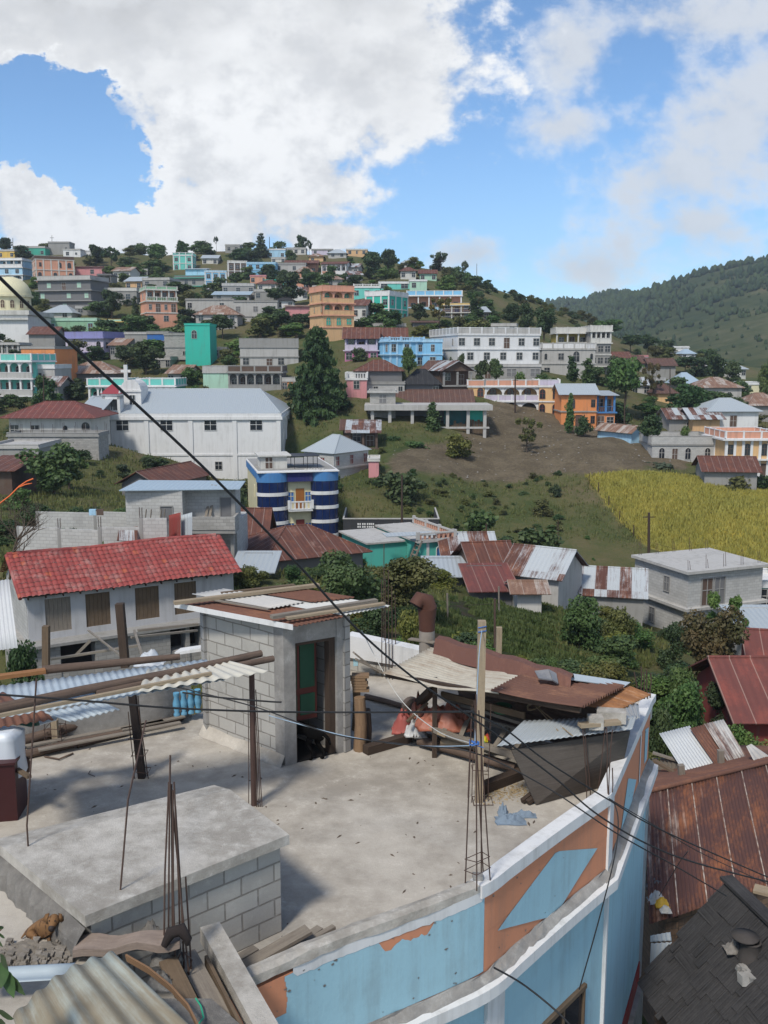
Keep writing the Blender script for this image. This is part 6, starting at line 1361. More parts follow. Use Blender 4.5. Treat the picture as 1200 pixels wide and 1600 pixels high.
for k in range(70):
    s = sA + (sB - sA) * k / 69; top = ZC - .10 - .02 * abs(rg(s, 2)); z0 = ZL + .1
    for (pa, pb_, dep) in ((578, 690, .20), (455, 500, .07)):
        s0, s1 = wallhit(pa, 1470)[0], wallhit(pb_, 1450)[0]
        if s0 < s < s1: top -= dep * min(1, 5 * min(s - s0, s1 - s) / (s1 - s0)) * (1 + 6 * rg(s, 9))
    smp.append((s, z0, top))
strip(b, smp)
for k in range(16):                      # ragged left end
    zz = ZL + .12 + k * .055; sx = sA - .06 - 1.6 * abs(rg(zz * 1.3, 7)) - (.16 if k < 9 else .0); strip(b, [(sx, zz, zz + .056), (sA + .01, zz, zz + .056)])
b.build('blue_paint', blue_p, house_r)
b = MB(); s0, s1 = wallhit(720, 1415)[0], wallhit(752, 1400)[0]
strip(b, [(sA + (sB - sA) * k / 50, ZC - .15 - .05 * (1 + 9 * abs(rg(sA + (sB - sA) * k / 50, 5))) * (k % 50 > 0), ZC - .085) for k in range(51)], .006); b.build('bare_plaster', white_p, house_r)
b = MB(); shape(b, ((869, 1330), (933, 1325), (868, 1430), (777, 1454))); b.build('blue_lozenge', blue_p, house_r)
b = MB(); shape(b, ((981, 1216), (994, 1218), (978, 1294), (970, 1296))); b.build('blue_lozenge', blue_p, house_r); b = MB(); shape(b, ((1008, 1140), (1013, 1136), (1010, 1186), (1006, 1194))); b.build('blue_lozenge', blue_p, house_r)
b = MB()
for px, py in ((1000, 1180),): s = wallhit(px, py)[0]; strip(b, [(s - .05, ZL + .1, ZC - .16), (s + .05, ZL + .1, ZC - .16)], .008)
b.build('white_band', white_p, house_r)
b = MB(); p0, p1 = on(SC - .02, .02), on(SC + .34, .02)
for (s0, s1) in ((SC + .002, SC + .30),):
    V = []
    for s in (s0, s1): p = on(s, .03); q_ = on(s, -.05); V += [(*q_, ZL), (*p, ZL), (*p, ZC - .151), (*q_, ZC - .151)]
    b.add(V, [(0, 1, 2, 3), (7, 6, 5, 4), (1, 5, 6, 2), (3, 2, 6, 7), (0, 4, 5, 1), (0, 3, 7, 4)])
    V = []
    for s in (s0, s0 + .09): p = on(s, .05); q_ = on(s, -.05); V += [(*q_, -13), (*p, -13), (*p, ZL - .15), (*q_, ZL - .15)]
    b.add(V, [(0, 1, 2, 3), (7, 6, 5, 4), (1, 5, 6, 2), (3, 2, 6, 7), (0, 4, 5, 1), (0, 3, 7, 4)])
b.build('pilaster', white_p, house_r)
def lowpil(pxa, pxb, py):
    b = MB(); V = []
    for px in (pxa, pxb): s = wallhit(px, py)[0]; p = on(s, .05); q_ = on(s, -.05); V += [(*q_, -13), (*p, -13), (*p, ZL - .15), (*q_, ZL - .15)]
    b.add(V, [(0, 1, 2, 3), (7, 6, 5, 4), (1, 5, 6, 2), (3, 2, 6, 7), (0, 4, 5, 1), (0, 3, 7, 4)]); b.build('pilaster', white_p, house_r)
lowpil(757, 783, 1560); lowpil(1012, 1019, 1300)
b = MB(); rr_ = random.Random(8)
for k in range(110):
    s = rr_.uniform(0, SL); z = rr_.choice((ZL + .12 + abs(rr_.gauss(0, .08)), ZC - .17 - abs(rr_.gauss(0, .1)), rr_.uniform(ZL + .1, ZC - .2))); a_ = rr_.uniform(.004, .022)
    if z < ZL + .1 or abs(s - SC) < .4: continue
    q = [on(s + a_ * math.cos(j) * rr_.uniform(.6, 1.6), .008) for j in range(6)]; b.add([(p.x, p.y, z + a_ * math.sin(j) * rr_.uniform(.4, 1)) for j, p in enumerate(q)], [(0, 1, 2, 3, 4, 5)])
tag(b.build('paint_chip', rough_c, house_r), None, None, None, 'stuff')
s0, s1 = wallhit(846, 1600)[0], wallhit(908, 1560)[0]; zt = wallhit(906, 1547)[1]; win = MB()
def wq(b, sa, sb, za, zb_, o0, o1, mi=0):
    V = []
    for s in (sa, sb): p, q_ = on(s, o1), on(s, o0); V += [(*q_, za), (*p, za), (*p, zb_), (*q_, zb_)]
    b.add(V, [(0, 1, 2, 3), (7, 6, 5, 4), (1, 5, 6, 2), (3, 2, 6, 7), (0, 4, 5, 1), (0, 3, 7, 4)], mi)
wq(win, s0, s1, zt - 1.5, zt, -.02, .012); w_o = win.build('window', glass, house_r)
fr = MB(); t = .06
wq(fr, s0 - t, s1 + t, zt, zt + t, -.02, .05); wq(fr, s0 - t, s0, zt - 1.5, zt, -.02, .05); wq(fr, s1, s1 + t * .4, zt - 1.5, zt, -.02, .05); wq(fr, (s0 + s1) / 2 - .02, (s0 + s1) / 2 + .02, zt - 1.5, zt, -.02, .04); fr.build('frame', MATS['old_wood'], w_o)
# back parapet behind the hut and along the far edge
b = MB(); A, C2 = LBK, far_c.xy; wallbox(b, A, (C2.x, C2.y), ZT, -5.38, .16, 0, -5.7); wallbox(b, (-2.0, 17.2), A, ZT, -5.38, .16); b.build('back_parapet', blk, house_r)
b = MB(); wallbox(b, A + Vector((-.06, -.05)), (C2.x + .02, C2.y - .05), -5.72, -5.27, .26, 0, -5.6); wallbox(b, (-2.0, 17.14), A + Vector((0, -.06)), -5.38, -5.272, .26); b.build('coping', white_p, house_r)
b = MB(); q0, q1 = G(562, 1048, -5.95), G(577, 1040, -5.9); dA = (Vector((*C2,)) - A).normalized()
for s0_, s1_, z0_, z1_, mi in ((.28, .52, -5.72, -5.42, 0), (.1, .2, -5.9, -5.45, 1)):
    p, q_ = A + dA * s0_, A + dA * s1_; nn_ = Vector((dA.y, -dA.x)) * .004; b.add([(*(p + nn_), z0_), (*(q_ + nn_), z0_ + .02), (*(q_ + nn_), z1_), (*(p + nn_), z1_ - .03)], [(0, 1, 2, 3)], mi)
b.build('paint_patch', [orange_p, blue_p], house_r)
b = MB(); wallbox(b, LF, (-3.25, 15.5), ZT, -5.25, .15); b.build('left_parapet', greyc, house_r)
b = MB(); q = Vector((-3.72, 15.2)); dd = (Vector((-3.25, 15.5)) - LF).normalized(); bal = MB()
bal.lathe([(.07, 0), (.07, .05), (.045, .08), (.085, .22), (.085, .30), (.05, .44), (.07, .50), (.07, .55)], (0, 0, 0), 12); bme = bal.mesh('baluster', [plaster('baluster_blue', (.12, .33, .50))])
for k in range(4): p = Vector((-3.12, 15.38)) - dd * (.12 * k); part('baluster', bme, house_r, Vector((p.x, p.y, ZT + .14)) - house_r.location, 0, (.75, .75, .72))
# ---------------------------------------------------------------- stair hut
Bc, Ac, Cc = G(446, 1197, ZT).xy, G(318, 1146, ZT).xy, G(548, 1173, ZT).xy; Dc = Ac + Cc - Bc
e1, e2 = Cc - Bc, Ac - Bc; w1, w2 = e1.length, e2.length; u1, u2 = e1 / w1, e2 / w2
zF, zA = P(446, 977, Bc.y).z, P(312, 955, Ac.y).z; zR = P(540, 962, Cc.y).z
hut = thing('stair_hut', 'concrete block stair hut with rusty tin roof on the terrace', 'hut', (*Bc, ZT))
cw = .21
b = MB(); pB = Bc + u2 * cw; wallbox(b, Ac, pB, ZT, zA, .15, 0, zF - .06); b.build('block_wall', blk, hut)
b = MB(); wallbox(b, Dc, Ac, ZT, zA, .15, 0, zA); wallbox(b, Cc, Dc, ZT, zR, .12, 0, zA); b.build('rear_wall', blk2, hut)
def para(b, o, a_, c_, z0, z1, mi=0): b.hexa([(*o, z0), (*(o + a_), z0), (*(o + a_ + c_), z0), (*(o + c_), z0), (*o, z1), (*(o + a_), z1), (*(o + a_ + c_), z1), (*(o + c_), z1)], mi)
b = MB(); para(b, Bc, u1 * .19, u2 * cw, ZT, zF - .02); b.build('column', greyc, hut)
b = MB(); para(b, Cc - u1 * .23, u1 * .23, u2 * .2, ZT, zR - .02); b.build('column', greyc, hut)
b = MB(); para(b, Ac - u2 * .10, u1 * .12, u2 * .1, ZT, zA); b.build('column', greyc, hut)
zdoor = P(466, 1009, Bc.y).z; b = MB(); para(b, Bc + u1 * .19 + u2 * .02, u1 * (w1 - .42), u2 * .16, zdoor, zR - .03); b.build('lintel', greyc, hut)
b = MB(); para(b, Bc + u1 * .19 + u2 * .02, u1 * (w1 - .42), u2 * 1.2, ZT - .001, ZT + .02); b.build('dark_floor', dark, hut)  # doorway floor near black: the hut's inner shade put into its colour
b = MB(); wj = w1 - .42; o_ = Bc + u1 * .19
para(b, o_ + u2 * .04, u1 * .04, u2 * .1, ZT, zdoor); para(b, o_ + u1 * (wj - .10) + u2 * .04, u1 * .10, u2 * .1, ZT, zdoor); para(b, o_ + u1 * .04 + u2 * .04, u1 * (wj - .14), u2 * .1, zdoor - .05, zdoor); b.build('door_frame', MATS['dark_wood'], hut)
dr = flat('door_red', (.11, .022, .016), .6, .4, 8); dg = flat('door_green', (.012, .075, .04), .6, .4, 8)
b = MB(); o2 = o_ + u1 * .05 + u2 * .30; para(b, o2, u1 * (wj - .16), u2 * .04, ZT + .54, zdoor - .05); door = b.build('door', dr, hut)
b = MB(); wd_ = wj - .16
for x0, x1, z0, z1 in ((.08, .36, 1.05, 1.78), (.46, .92, 1.05, 1.78), (.08, .36, .62, .95), (.46, .92, .62, .95)): para(b, o2 + u1 * (wd_ * x0) - u2 * .012, u1 * (wd_ * (x1 - x0)), u2 * .012, ZT + z0, ZT + min(z1, zdoor - ZT - .12))
b.build('panel', dg, door)
mor = MB(); p_, q_ = Ac + u2 * .0, Bc; nv = Vector((u2.y, -u2.x)); nv = nv if nv.dot(u1) < 0 else -nv
V = []
for k in range(14):
    t = k / 13; o = p_.lerp(q_, t); j = .10 + .07 * abs(mnoise.noise(Vector((t * 5, 1, 0)))); V += [(*(o + nv * .003), ZT + .16 + .05 * mnoise.noise(Vector((t * 4, 3, 0)))), (*(o + nv * j), ZT + .004)]
mor.add(V, [(2 * k, 2 * k + 1, 2 * k + 3, 2 * k + 2) for k in range(13)]); mor.build('mortar_fillet', floor_m, hut)
# roof sheets, each lying loose on the walls
zr = zF + .05; L_, F_, R_, = G(274, 944, zr), G(459, 979, zr), G(613, 948, zr + .02); K_ = L_ + R_ - F_
rustA = rust('rust_sheet', .86, (.45, .40, .36), (.19, .085, .05), (.12, .055, .038), stripes=.5, panel=2.0); paleA = rust('pale_sheet', .26, (.45, .44, .42), (.24, .13, .08), (.16, .09, .06), stripes=.6, panel=2.0); zincA = rust('zinc_sheet', .02, (.42, .47, .51), panel=3.0); whiteA = rust('white_sheet', .12, (.52, .52, .50), (.3, .2, .13), panel=3.0)
ac = F_.lerp(R_, .52) - F_; lw = L_ - F_
def sheet(name, p0, p1, p3, mat, label, par=None, **k):
    b = MB(); b.corr(p0, p1, p3, **k)
    return b.build(name, mat, par) if par else b.solo(name, mat, label, 'tin sheet')
U = Vector((0, 0, 1))
sheet('roof_sheet', F_, F_ + ac, L_, rustA, None, hut)
sheet('roof_sheet', F_ + ac * .93 + U * .022, R_ + U * .02 - (R_ - F_) * .02, L_ + ac * .93 + U * .022, whiteA, None, hut)
sheet('roof_sheet', F_ + ac * .55 + lw * .42 + U * .045, F_ + ac * 1.2 + lw * .42 + U * .045, L_ + ac * .55 + lw * .12 + U * .045, paleA, None, hut)
sheet('roof_sheet', F_ + ac * 1.25 + lw * .38 + U * .05, R_ + lw * .30 + U * .05, F_ + ac * 1.25 + lw * .92 + U * .05, rustA, None, hut)
b = MB(); nvl = Vector((*nv, 0)); b.slab((F_ + nvl * .02 + U * .03, L_ + nvl * .02 + U * .03, L_ + nvl * .02 - U * .05, F_ + nvl * .02 - U * .05), .012); b.build('white_edge', white_p, hut)
def plank(p, q, w_, h_, mat, label, cat='plank', name='wood_plank', **k):
    b = MB(); b.beam(p, q, w_, h_, 0, **k); return b.solo(name, mat, label, cat)
gw, ow, dw = MATS['grey_wood'], MATS['old_wood'], MATS['dark_wood']; pale_w = woodm('pale_wood', (.36, .29, .20), (.19, .145, .10))
plank(G(272, 942, zr + .08), G(498, 914, zr + .12), .11, .05, pale_w, 'long pale plank along the rear left edge of the hut roof'); plank(G(345, 927, zr + .05), G(460, 914, zr + .06), .09, .03, ow, 'short brown lath behind the long pale plank on the hut roof')
plank(G(424, 964, zr + .10), G(588, 938, zr + .10), .10, .05, gw, 'grey plank holding down the front sheets of the hut roof'); plank(G(448, 966, zr + .09), G(600, 943, zr + .09), .09, .035, pale_w, 'whitish plank nearest the front eave of the hut roof')
plank(G(325, 936, zr + .06), G(420, 952, zr + .06), .05, .02, gw, 'thin grey strip between the rust and pale sheets of the hut roof')
# ---------------------------------------------------------------- low block hut with concrete slab
SZ = -4.9; P1, P2, P3 = G(133, 1431, SZ), G(452, 1304, SZ), G(334, 1214, SZ); P4 = G(-14, 1299, SZ)
low = thing('stairwell_cover', 'low concrete block box with a pale slab lid near the puppy', 'hut', (P1.x, P1.y, ZT))
fl = (P3 - P2).normalized(); P3b, P4b = P3 - fl * .42, P4 - fl * .42
b = MB(); q = [P1, P2, P3b, P4b]; lo = [p - U * .11 for p in q]; b.hexa([tuple(p) for p in lo] + [tuple(p) for p in q])
b.hexa([tuple(p) for p in (P4b - U * .11, P3b - U * .11, P3 - U * .2, P4 - U * .2)] + [tuple(p) for p in (P4b, P3b, P3 - U * .10, P4 - U * .10)]); b.build('slab', slab_m, low)  # rear strip bent down from the sun; the shape makes the shade band
cen = (P1 + P2 + P3 + P4) / 4; ins = lambda p, k=.07: (p + (cen - p).normalized() * k)
i1, i2, i3, i4 = [ins(p, .1).xy for p in (P1, P2, P3, P4)]
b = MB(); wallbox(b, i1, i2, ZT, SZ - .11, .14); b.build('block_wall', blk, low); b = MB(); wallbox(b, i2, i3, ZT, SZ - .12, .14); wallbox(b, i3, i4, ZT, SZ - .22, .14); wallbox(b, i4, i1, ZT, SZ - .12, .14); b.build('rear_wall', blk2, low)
b = MB(); cp = [(P4.lerp(P1, t)) for t in np.linspace(-.1, 1.0, 46)]; od = (P1 - P2).normalized(); V = []
for k, p in enumerate(cp):
    j = mnoise.fractal(Vector((k * .35, 2, 0)), 1, 2, 4) * .045; j2 = mnoise.fractal(Vector((k * .5, 7, 0)), 1, 2, 4) * .04; V += [tuple(p - U * .12 + od * .005), tuple(p - U * (.20 + j) + od * (.07 + j)), tuple(p - U * (.25 + j2) + od * (.10 + j2)), tuple(p - U * .42 + od * (.13 + j))]
b.add(V, [(4 * k + j, 4 * k + j + 1, 4 * k + j + 5, 4 * k + j + 4) for k in range(45) for j in range(3)]); b.build('mortar_curb', rough_c, low)
# raised platform on the left where the puppy lies
ZP = -5.3; plat = thing('platform', 'raised concrete platform at the lower left of the terrace', 'platform', (-4.5, 7, ZT))
b = MB(); b.prism([tuple(p) for p in (i4 + Vector((-.02, 0)), i1 + Vector((-.05, -.02)), i1 + (i1 - i4).normalized() * .5, (-2.4, 5.0), (-8, 5.0), (-8, 9.6))], ZT, ZP); b.build('slab', floor_m, plat)
b = MB(); q = [G(150, 1432, ZP), G(205, 1452, ZP), G(190, 1474, ZP - .0), G(120, 1452, ZP)]; b.hexa([tuple(p - U * .7) for p in (q[3], q[2], q[1], q[0])] + [tuple(p + U * .02) for p in (q[3], q[2], q[1], q[0])]); b.build('ledge_block', slab_m, plat)
# ---------------------------------------------------------------- things on the terrace
def gz(px, py): return G(px, py, ZT)
def up(px, py, foot): return P(px, py, foot.y)         # point above a foot, seen at px,py
blackw = woodm('tarred_wood', (.032, .024, .022), (.012, .009, .009)); logm = woodm('log_bark', (.15, .105, .08), (.06, .042, .034))
def post(px0, py0, px1, py1, foot, w_, mat, label, name='wooden_post', round_=False, cat='post'):
    f = foot if isinstance(foot, Vector) else gz(px0, py0); t = up(px1, py1, f); root = thing(name, label, cat, tuple(f)); b = MB()
    if round_: b.tube([f - U * .02, f.lerp(t, .35), f.lerp(t, .7), t], [w_ / 2, w_ / 2 * .97, w_ / 2 * .93, w_ / 2 * .88], 9)
    else: b.beam(f, t, w_, w_, 0, (0, 1, 0))
    b.build('shaft', mat, root); return root, f, t
def bars(root, lst, r_=.008, name='bar', wob=.01):
    for (a_, c_) in lst:
        a_, c_ = Vector(a_), Vector(c_); m_ = [a_.lerp(c_, t) + Vector((rng.uniform(-wob, wob), rng.uniform(-wob, wob), 0)) for t in (.3, .65)]
        b = MB(); b.tube([a_] + m_ + [c_], r_, 5); b.build(name, rusty, root)
def ring(root, c, w_, r_=.006, name='stirrup'):
    q = [Vector((c[0] + sx * w_ / 2, c[1] + sy * w_ / 2, c[2] + rng.uniform(-.015, .015))) for sx, sy in ((-1, -1), (1, -1), (1, 1), (-1, 1), (-1, -1))]; b = MB(); b.tube(q, r_, 4, 0, False); b.build(name, rusty, root)
# posts carrying the left awning
pr, f, t = post(397, 1258, 393, 1044, None, .085, woodm('purple_wood', (.10, .06, .05), (.04, .026, .024)), 'thin brown round post at the right end of the zinc awning', round_=True)
bars(pr, [(f + Vector((.04 + k * .025, -.05, 0)), f + Vector((.03 + k * .01, -.03, .9 + .25 * k))) for k in range(4)], .007); bars(pr, [(f + Vector((-.07, -.03, 0)), f + Vector((-.05, 0, 1.5)))], .006)
pr, f, t = post(222, 1215, 206, 1078, None, .10, blackw, 'leaning black tarred post in the middle of the zinc awning')
bars(pr, [(f + Vector((.10, -.04, 0)), t + Vector((.04, 0, .05))), (f + Vector((.06, .06, 0)), t + Vector((.07, .05, -.1))), (f + Vector((-.10, -.04, 0)), f + Vector((-.16, .0, 1.0))), (f + Vector((-.07, .05, 0)), f + Vector((-.14, .05, .9)))], .007)
for k in range(3): ring(pr, f + Vector((.01 - .03 * k, 0, .12 + .25 * k)), .2)
post(72, 1050, 72, 978, P(72, 1052, 14.6), .10, ow, 'weathered square post rising behind the left end of the zinc awning'); post(196, 1040, 187, 943, P(196, 1042, 14.4), .12, dw, 'dark square post rising behind the zinc awning before the tile house')
# the awning: two poles, a batten and sheets
AZ = -4.0
pl0, pl1 = G(-20, 1111, AZ), G(408, 1021, AZ); b = MB(); b.tube([pl0, pl0.lerp(pl1, .3) + U * .01, pl0.lerp(pl1, .65) - U * .01, pl1], [.062, .058, .055, .05], 9); b.solo('pole', logm, 'grey round pole lying along the front of the zinc awning', 'pole')
b = MB(); b.tube([G(150, 1083, AZ - .05), G(427, 1029, AZ - .07)], .045, 9); b.solo('pole', logm, 'short brown pole end tucked under the grey awning pole', 'pole')
b = MB(); b.tube([G(66, 1047, AZ - .02), G(180, 1036, AZ - .02), G(281, 1026, AZ - .02)], [.06, .055, .045], 8); b.solo('pole', logm, 'dark round pole along the rear edge of the zinc awning', 'pole')
b = MB(); b.beam(G(-20, 1122, AZ + .0), G(330, 1052, AZ), .05, .04); b.solo('wood_batten', pale_w, 'pale batten lying just below the grey awning pole', 'batten')
plank(G(-20, 1060, AZ), G(71, 1048, AZ), .11, .05, woodm('orange_wood2', (.34, .17, .07), (.18, .08, .035)), 'orange brown plank at the rear left corner of the awning')
q0, q1, q2, q3 = G(-60, 1079, AZ - .06), G(322, 1030, AZ - .06), G(352, 1062, AZ - .10), G(-60, 1132, AZ - .06)
zincB = rust('zinc_sheet_blue', .04, (.37, .43, .48), (.22, .10, .05), panel=3.0); b = MB(); b.corr(q0, q1, q3, p2=q2, pitch=.09, amp=.008, ny=5); b.solo('tin_sheet', zincB, 'large bluish zinc sheet forming the left awning roof', 'tin sheet')
q0, q1 = G(230, 1046, AZ + .0), G(335, 1026, AZ); b = MB(); b.corr(q0, G(352, 1032, AZ), G(215, 1082, AZ - .02), p2=G(420, 1049, AZ - .04), pitch=.10, amp=.013, ny=5); b.solo('tin_sheet', rust('cream_sheet', .06, (.50, .48, .42), panel=3.0), 'cream zinc sheet at the right end of the awning over the pole', 'tin sheet')
b = MB(); b.corr(G(68, 1113, -4.75), G(160, 1096, -4.75), G(110, 1128, -4.8), p2=G(187, 1108, -4.8), pitch=.10, amp=.013); b.solo('tin_sheet', zincB, 'small zinc sheet hanging low under the awning', 'tin sheet')
b = MB(); b.corr(G(-40, 1118, -4.72), G(70, 1108, -4.72), G(-40, 1142, -4.8), p2=G(84, 1124, -4.8), pitch=.10, amp=.013); b.solo('tin_sheet', rustA, 'rust brown sheet low under the left end of the awning', 'tin sheet')
b = MB(); b.corr(G(-40, 1085, AZ - .03), G(8, 1082, AZ - .03), G(-40, 1108, AZ - .03), p2=G(30, 1098, AZ - .03), pitch=.10, amp=.012); b.solo('tin_sheet', rustA, 'rust brown sheet lying on the left end of the awning', 'tin sheet')
# logs and boards under the awning
for (a_, c_, r_, lb) in (((36, 1180), (196, 1144), .07, 'front bark covered log of the pile under the awning'), ((120, 1163), (286, 1120), .06, 'long log running right of the front bark covered log'), ((36, 1158), (175, 1118), .085, 'thick brown log at the back of the pile under the awning'), ((130, 1128), (200, 1115), .05, 'short dark log end on top of the pile under the awning')):
    z = ZT + r_ if r_ < .08 else ZT + .16; p, q = G(*a_, z), G(*c_, z); b = MB(); b.tube([p, p.lerp(q, .5) + U * .01, q], [r_, r_ * .95, r_ * .85], 10); b.solo('log', logm, lb, 'log')
for (a_, c_, lb) in (((40, 1166), (255, 1126), 'grey board lying between the logs under the awning'), ((60, 1172), (282, 1129), 'thin board resting on the front log under the awning'), ((190, 1140), (288, 1119), 'short board at the right end of the log pile')): plank(G(*a_, ZT + .13), G(*c_, ZT + .13), .10, .025, gw, lb)
pr, f, t = post(88, 1165, 85, 1125, None, .09, pale_w, 'short pale stump post ringed with rusty ties by the log pile')
for k in range(4): ring(pr, f + Vector((0, -.02, .05 + .09 * k)), .26)
bars(pr, [(f + Vector((sx * .13, sy * .13, 0)), f + Vector((sx * .12, sy * .12, .42))) for sx, sy in ((-1, -1), (1, -1), (1, 1), (-1, 1))], .006)
b = MB(); b.tube([G(70, 1182, ZT + .02), G(92, 1186, ZT + .03), G(114, 1177, ZT + .02)], .015, 5); b.solo('branch', logm, 'bent stick lying before the ringed stump', 'stick')
b = MB(); b.tube([G(141, 1204, ZT + .01), G(138, 1209, ZT + .01), G(148, 1213, ZT + .01)], .005, 4); b.solo('wire', rusty, 'little bent wire on the bare terrace floor', 'wire')
# maroon box, drum and covered thing at the left edge
mz = flat('maroon_metal', (.055, .014, .016), .45, .4, 5); f = gz(28, 1282); root = thing('metal_box', 'dark maroon metal box cut by the left edge', 'box', tuple(f))
b = MB(); b.hexa([tuple(f + Vector(q)) for q in ((-1.0, -.2, 0), (0, 0, 0), (-.05, .5, 0), (-1.0, .4, 0), (-1.0, -.2, .78), (0, 0, .78), (-.05, .5, .78), (-1.0, .4, .78))]); b.build('body', mz, root)
b = MB(); b.hexa([tuple(f + Vector(q)) for q in ((-1.03, -.22, .78), (.02, -.02, .78), (-.03, .52, .78), (-1.03, .42, .78), (-1.03, -.22, .81), (.02, -.02, .81), (-.03, .52, .81), (-1.03, .42, .81))]); b.build('lid', mz, root)
c = G(36, 1200, -5.5) ; b = MB(); b.tube([c + Vector((-.5, .25, 0)), c + Vector((-.03, .0, 0)), c], [.17, .17, .165], 18); b.tube([c, c + Vector((.012, -.006, 0))], .13, 16); root = b.solo('drum', flat('rusty_drum', (.10, .055, .04), .7, .5, 6), 'rusty brown drum lying behind the maroon box', 'drum')
b = MB(); c = G(18, 1178, -5.2)
V, Fq = [], []
for i in range(13):
    for j in range(16):
        th = 6.283 * j / 16; z = -.28 + .62 * i / 12; s = 1 - .06 * (i / 12) - (.35 if i == 12 else 0); s *= 1 + .07 * mnoise.noise(Vector((math.cos(th) * 2, math.sin(th) * 2, z * 4)))
        cx_, sy_ = math.cos(th), math.sin(th); k_ = max(abs(cx_), abs(sy_)) ** .6; V.append(tuple(c + Vector((cx_ / k_ * .26 * s - .1, sy_ / k_ * .22 * s, z))))
b.add(V, [(i * 16 + j, i * 16 + (j + 1) % 16, (i + 1) * 16 + (j + 1) % 16, (i + 1) * 16 + j) for i in range(12) for j in range(16)], 0, None, True); b.add(V[-16:], [tuple(range(16))], 0)
b.solo('covered_bundle', flat('white_plastic', (.60, .64, .70), .4, .15, 4), 'bundle wrapped in white plastic above the rusty drum', 'bundle')
b = MB(); c = G(50, 1126, -4.9); b.tube([c + Vector((-.25, .1, 0)), c, c + Vector((.1, -.02, .01))], [.09, .09, .07], 10); b.solo('rolled_tarp', flat('green_tarp', (.02, .09, .07), .5), 'dark green rolled tarp beside the white bundle', 'tarp')
b = MB(); b.slab((G(58, 1116, -4.82), G(92, 1112, -4.8), G(88, 1124, -4.86), G(62, 1132, -4.9)), .02); b.solo('cloth', flat('white_cloth', (.6, .62, .64), .8), 'white rag hanging at the end of the green tarp', 'cloth')
plank(G(10, 1192, -5.35), G(46, 1214, -5.35), .06, .04, ow, 'brown stick jutting over the maroon box')
# rebar rods stuck in the slab and the bundle in front of it
for (a_, m_, c_, lb) in (((44, 1322), (42, 1290), (57, 1060), 'tall single rod bent at its foot on the slab left end'), ((183, 1452), (200, 1250), (228, 1126), 'single thin rod standing before the slab and curving to the tarred post')):
    f = G(*a_, SZ if a_[0] < 100 else ZP); root = thing('rebar_rod', lb, 'rebar', tuple(f)); b = MB(); b.tube([f, up(*m_, f), P(*c_, f.y + (.1 if a_[0] < 100 else 1.2))], .009, 6); b.build('rod', rusty, root)
f = G(280, 1545, -5.55); root = thing('rebar_bundle', 'thick bundle of rusty starter bars in front of the slab', 'rebar', tuple(f))
for k, (bx_, by_, tx, ty) in enumerate(((255, 1500, 264, 1222), (270, 1520, 268, 1225), (283, 1545, 272, 1222), (300, 1555, 268, 1240), (262, 1530, 266, 1180), (290, 1560, 274, 1260), (275, 1550, 270, 1235), (304, 1590, 290, 1370), (287, 1500, 276, 1300))):
    b = MB(); p, q = P(bx_, by_, f.y + (k % 3) * .05), P(tx, ty, f.y + .15 + (k % 2) * .04); b.tube([p - U * .12, p.lerp(q, .5) + Vector((.01 * (k % 3 - 1), 0, 0)), q], .0085, 6); b.build('bar', rusty, root)
b = MB(); q_ = [P(x, y, f.y) for x, y in ((282, 1490), (275, 1505), (285, 1530), (296, 1515), (300, 1500), (288, 1488))]; b.tube(q_, .007, 5); b.build('wire_tie', rusty, root)
f = G(748, 1384, ZC); root = thing('rebar_column', 'four starter bars with stirrups and a blue tie on the parapet', 'rebar', tuple(f))
tops = ((737, 1112), (744, 1085), (748, 1110), (752, 1120)); feet = ((727, 1382), (745, 1392), (766, 1378), (752, 1368))
fw = [G(*q, ZC - .02) for q in feet]
for p, tp in zip(fw, tops): q = P(*tp, f.y); b = MB(); b.tube([p, p.lerp(q, .5), q], .008, 6); b.build('bar', rusty, root)
b = MB(); p = fw[3] + Vector((.03, .1, 0)); b.tube([p, P(741, 1095, f.y)], .008, 6); b.build('bar', rusty, root)
for hh in (.18, .32):
    q = []
    for p, tp in zip(fw, tops): t_ = P(*tp, f.y); q.append(p.lerp(t_, hh / 2.1))
    q = [q[0], q[1], q[2], q[3], q[0]]; cc_ = sum(q[:4], Vector()) / 4; b = MB(); b.tube([cc_ + (x - cc_) * 1.12 for x in q], .0055, 4, 0, False); b.build('stirrup', rusty, root)
b = MB(); c = P(741, 1164, f.y); 
for k in range(4): b.tube([c + Vector((.05 * math.cos(k * 1.6 + j), .03 * math.sin(k + j), .012 * k + .01 * math.sin(j * 2))) for j in np.linspace(0, 4.5, 8)], .006, 5)
b.tube([c, c + Vector((.1, 0, -.03))], .006, 5); bl = flat('blue_rope', (.04, .14, .42), .6); b.build('blue_tie', bl, root)
b = MB(); s_ = on(wallhit(758, 1384)[0], -.1); b.box(s_.x - .06, s_.y - .05, ZC, s_.x + .05, s_.y + .05, ZC + .05); b.solo('brick', greyc, 'grey brick end on the parapet at the foot of the starter bars', 'brick')
# tall wood post with two bars
pr, f, t = post(748, 1252, 753, 970, None, .105, pale_w, 'tall square pale post standing on the terrace before the tin lean to')
bars(pr, [(f + Vector((-.10, -.04, 0)), P(744, 1090, f.y)), (f + Vector((.13, 0, 0)), P(767, 1100, f.y)), (f + Vector((-.14, .1, 0)), P(738, 1100, f.y))], .006); ring(pr, f + Vector((.05, -.02, .02)), .26); ring(pr, f + Vector((.0, -.02, .5)), .2)
b = MB(); b.tube([t + Vector((-.055, -.06, -.08)), t + Vector((.055, -.06, -.06)), t + Vector((.055, -.06, -.12)), t + Vector((-.055, -.06, -.14))], .008, 5); b.build('blue_tie', bl, pr)
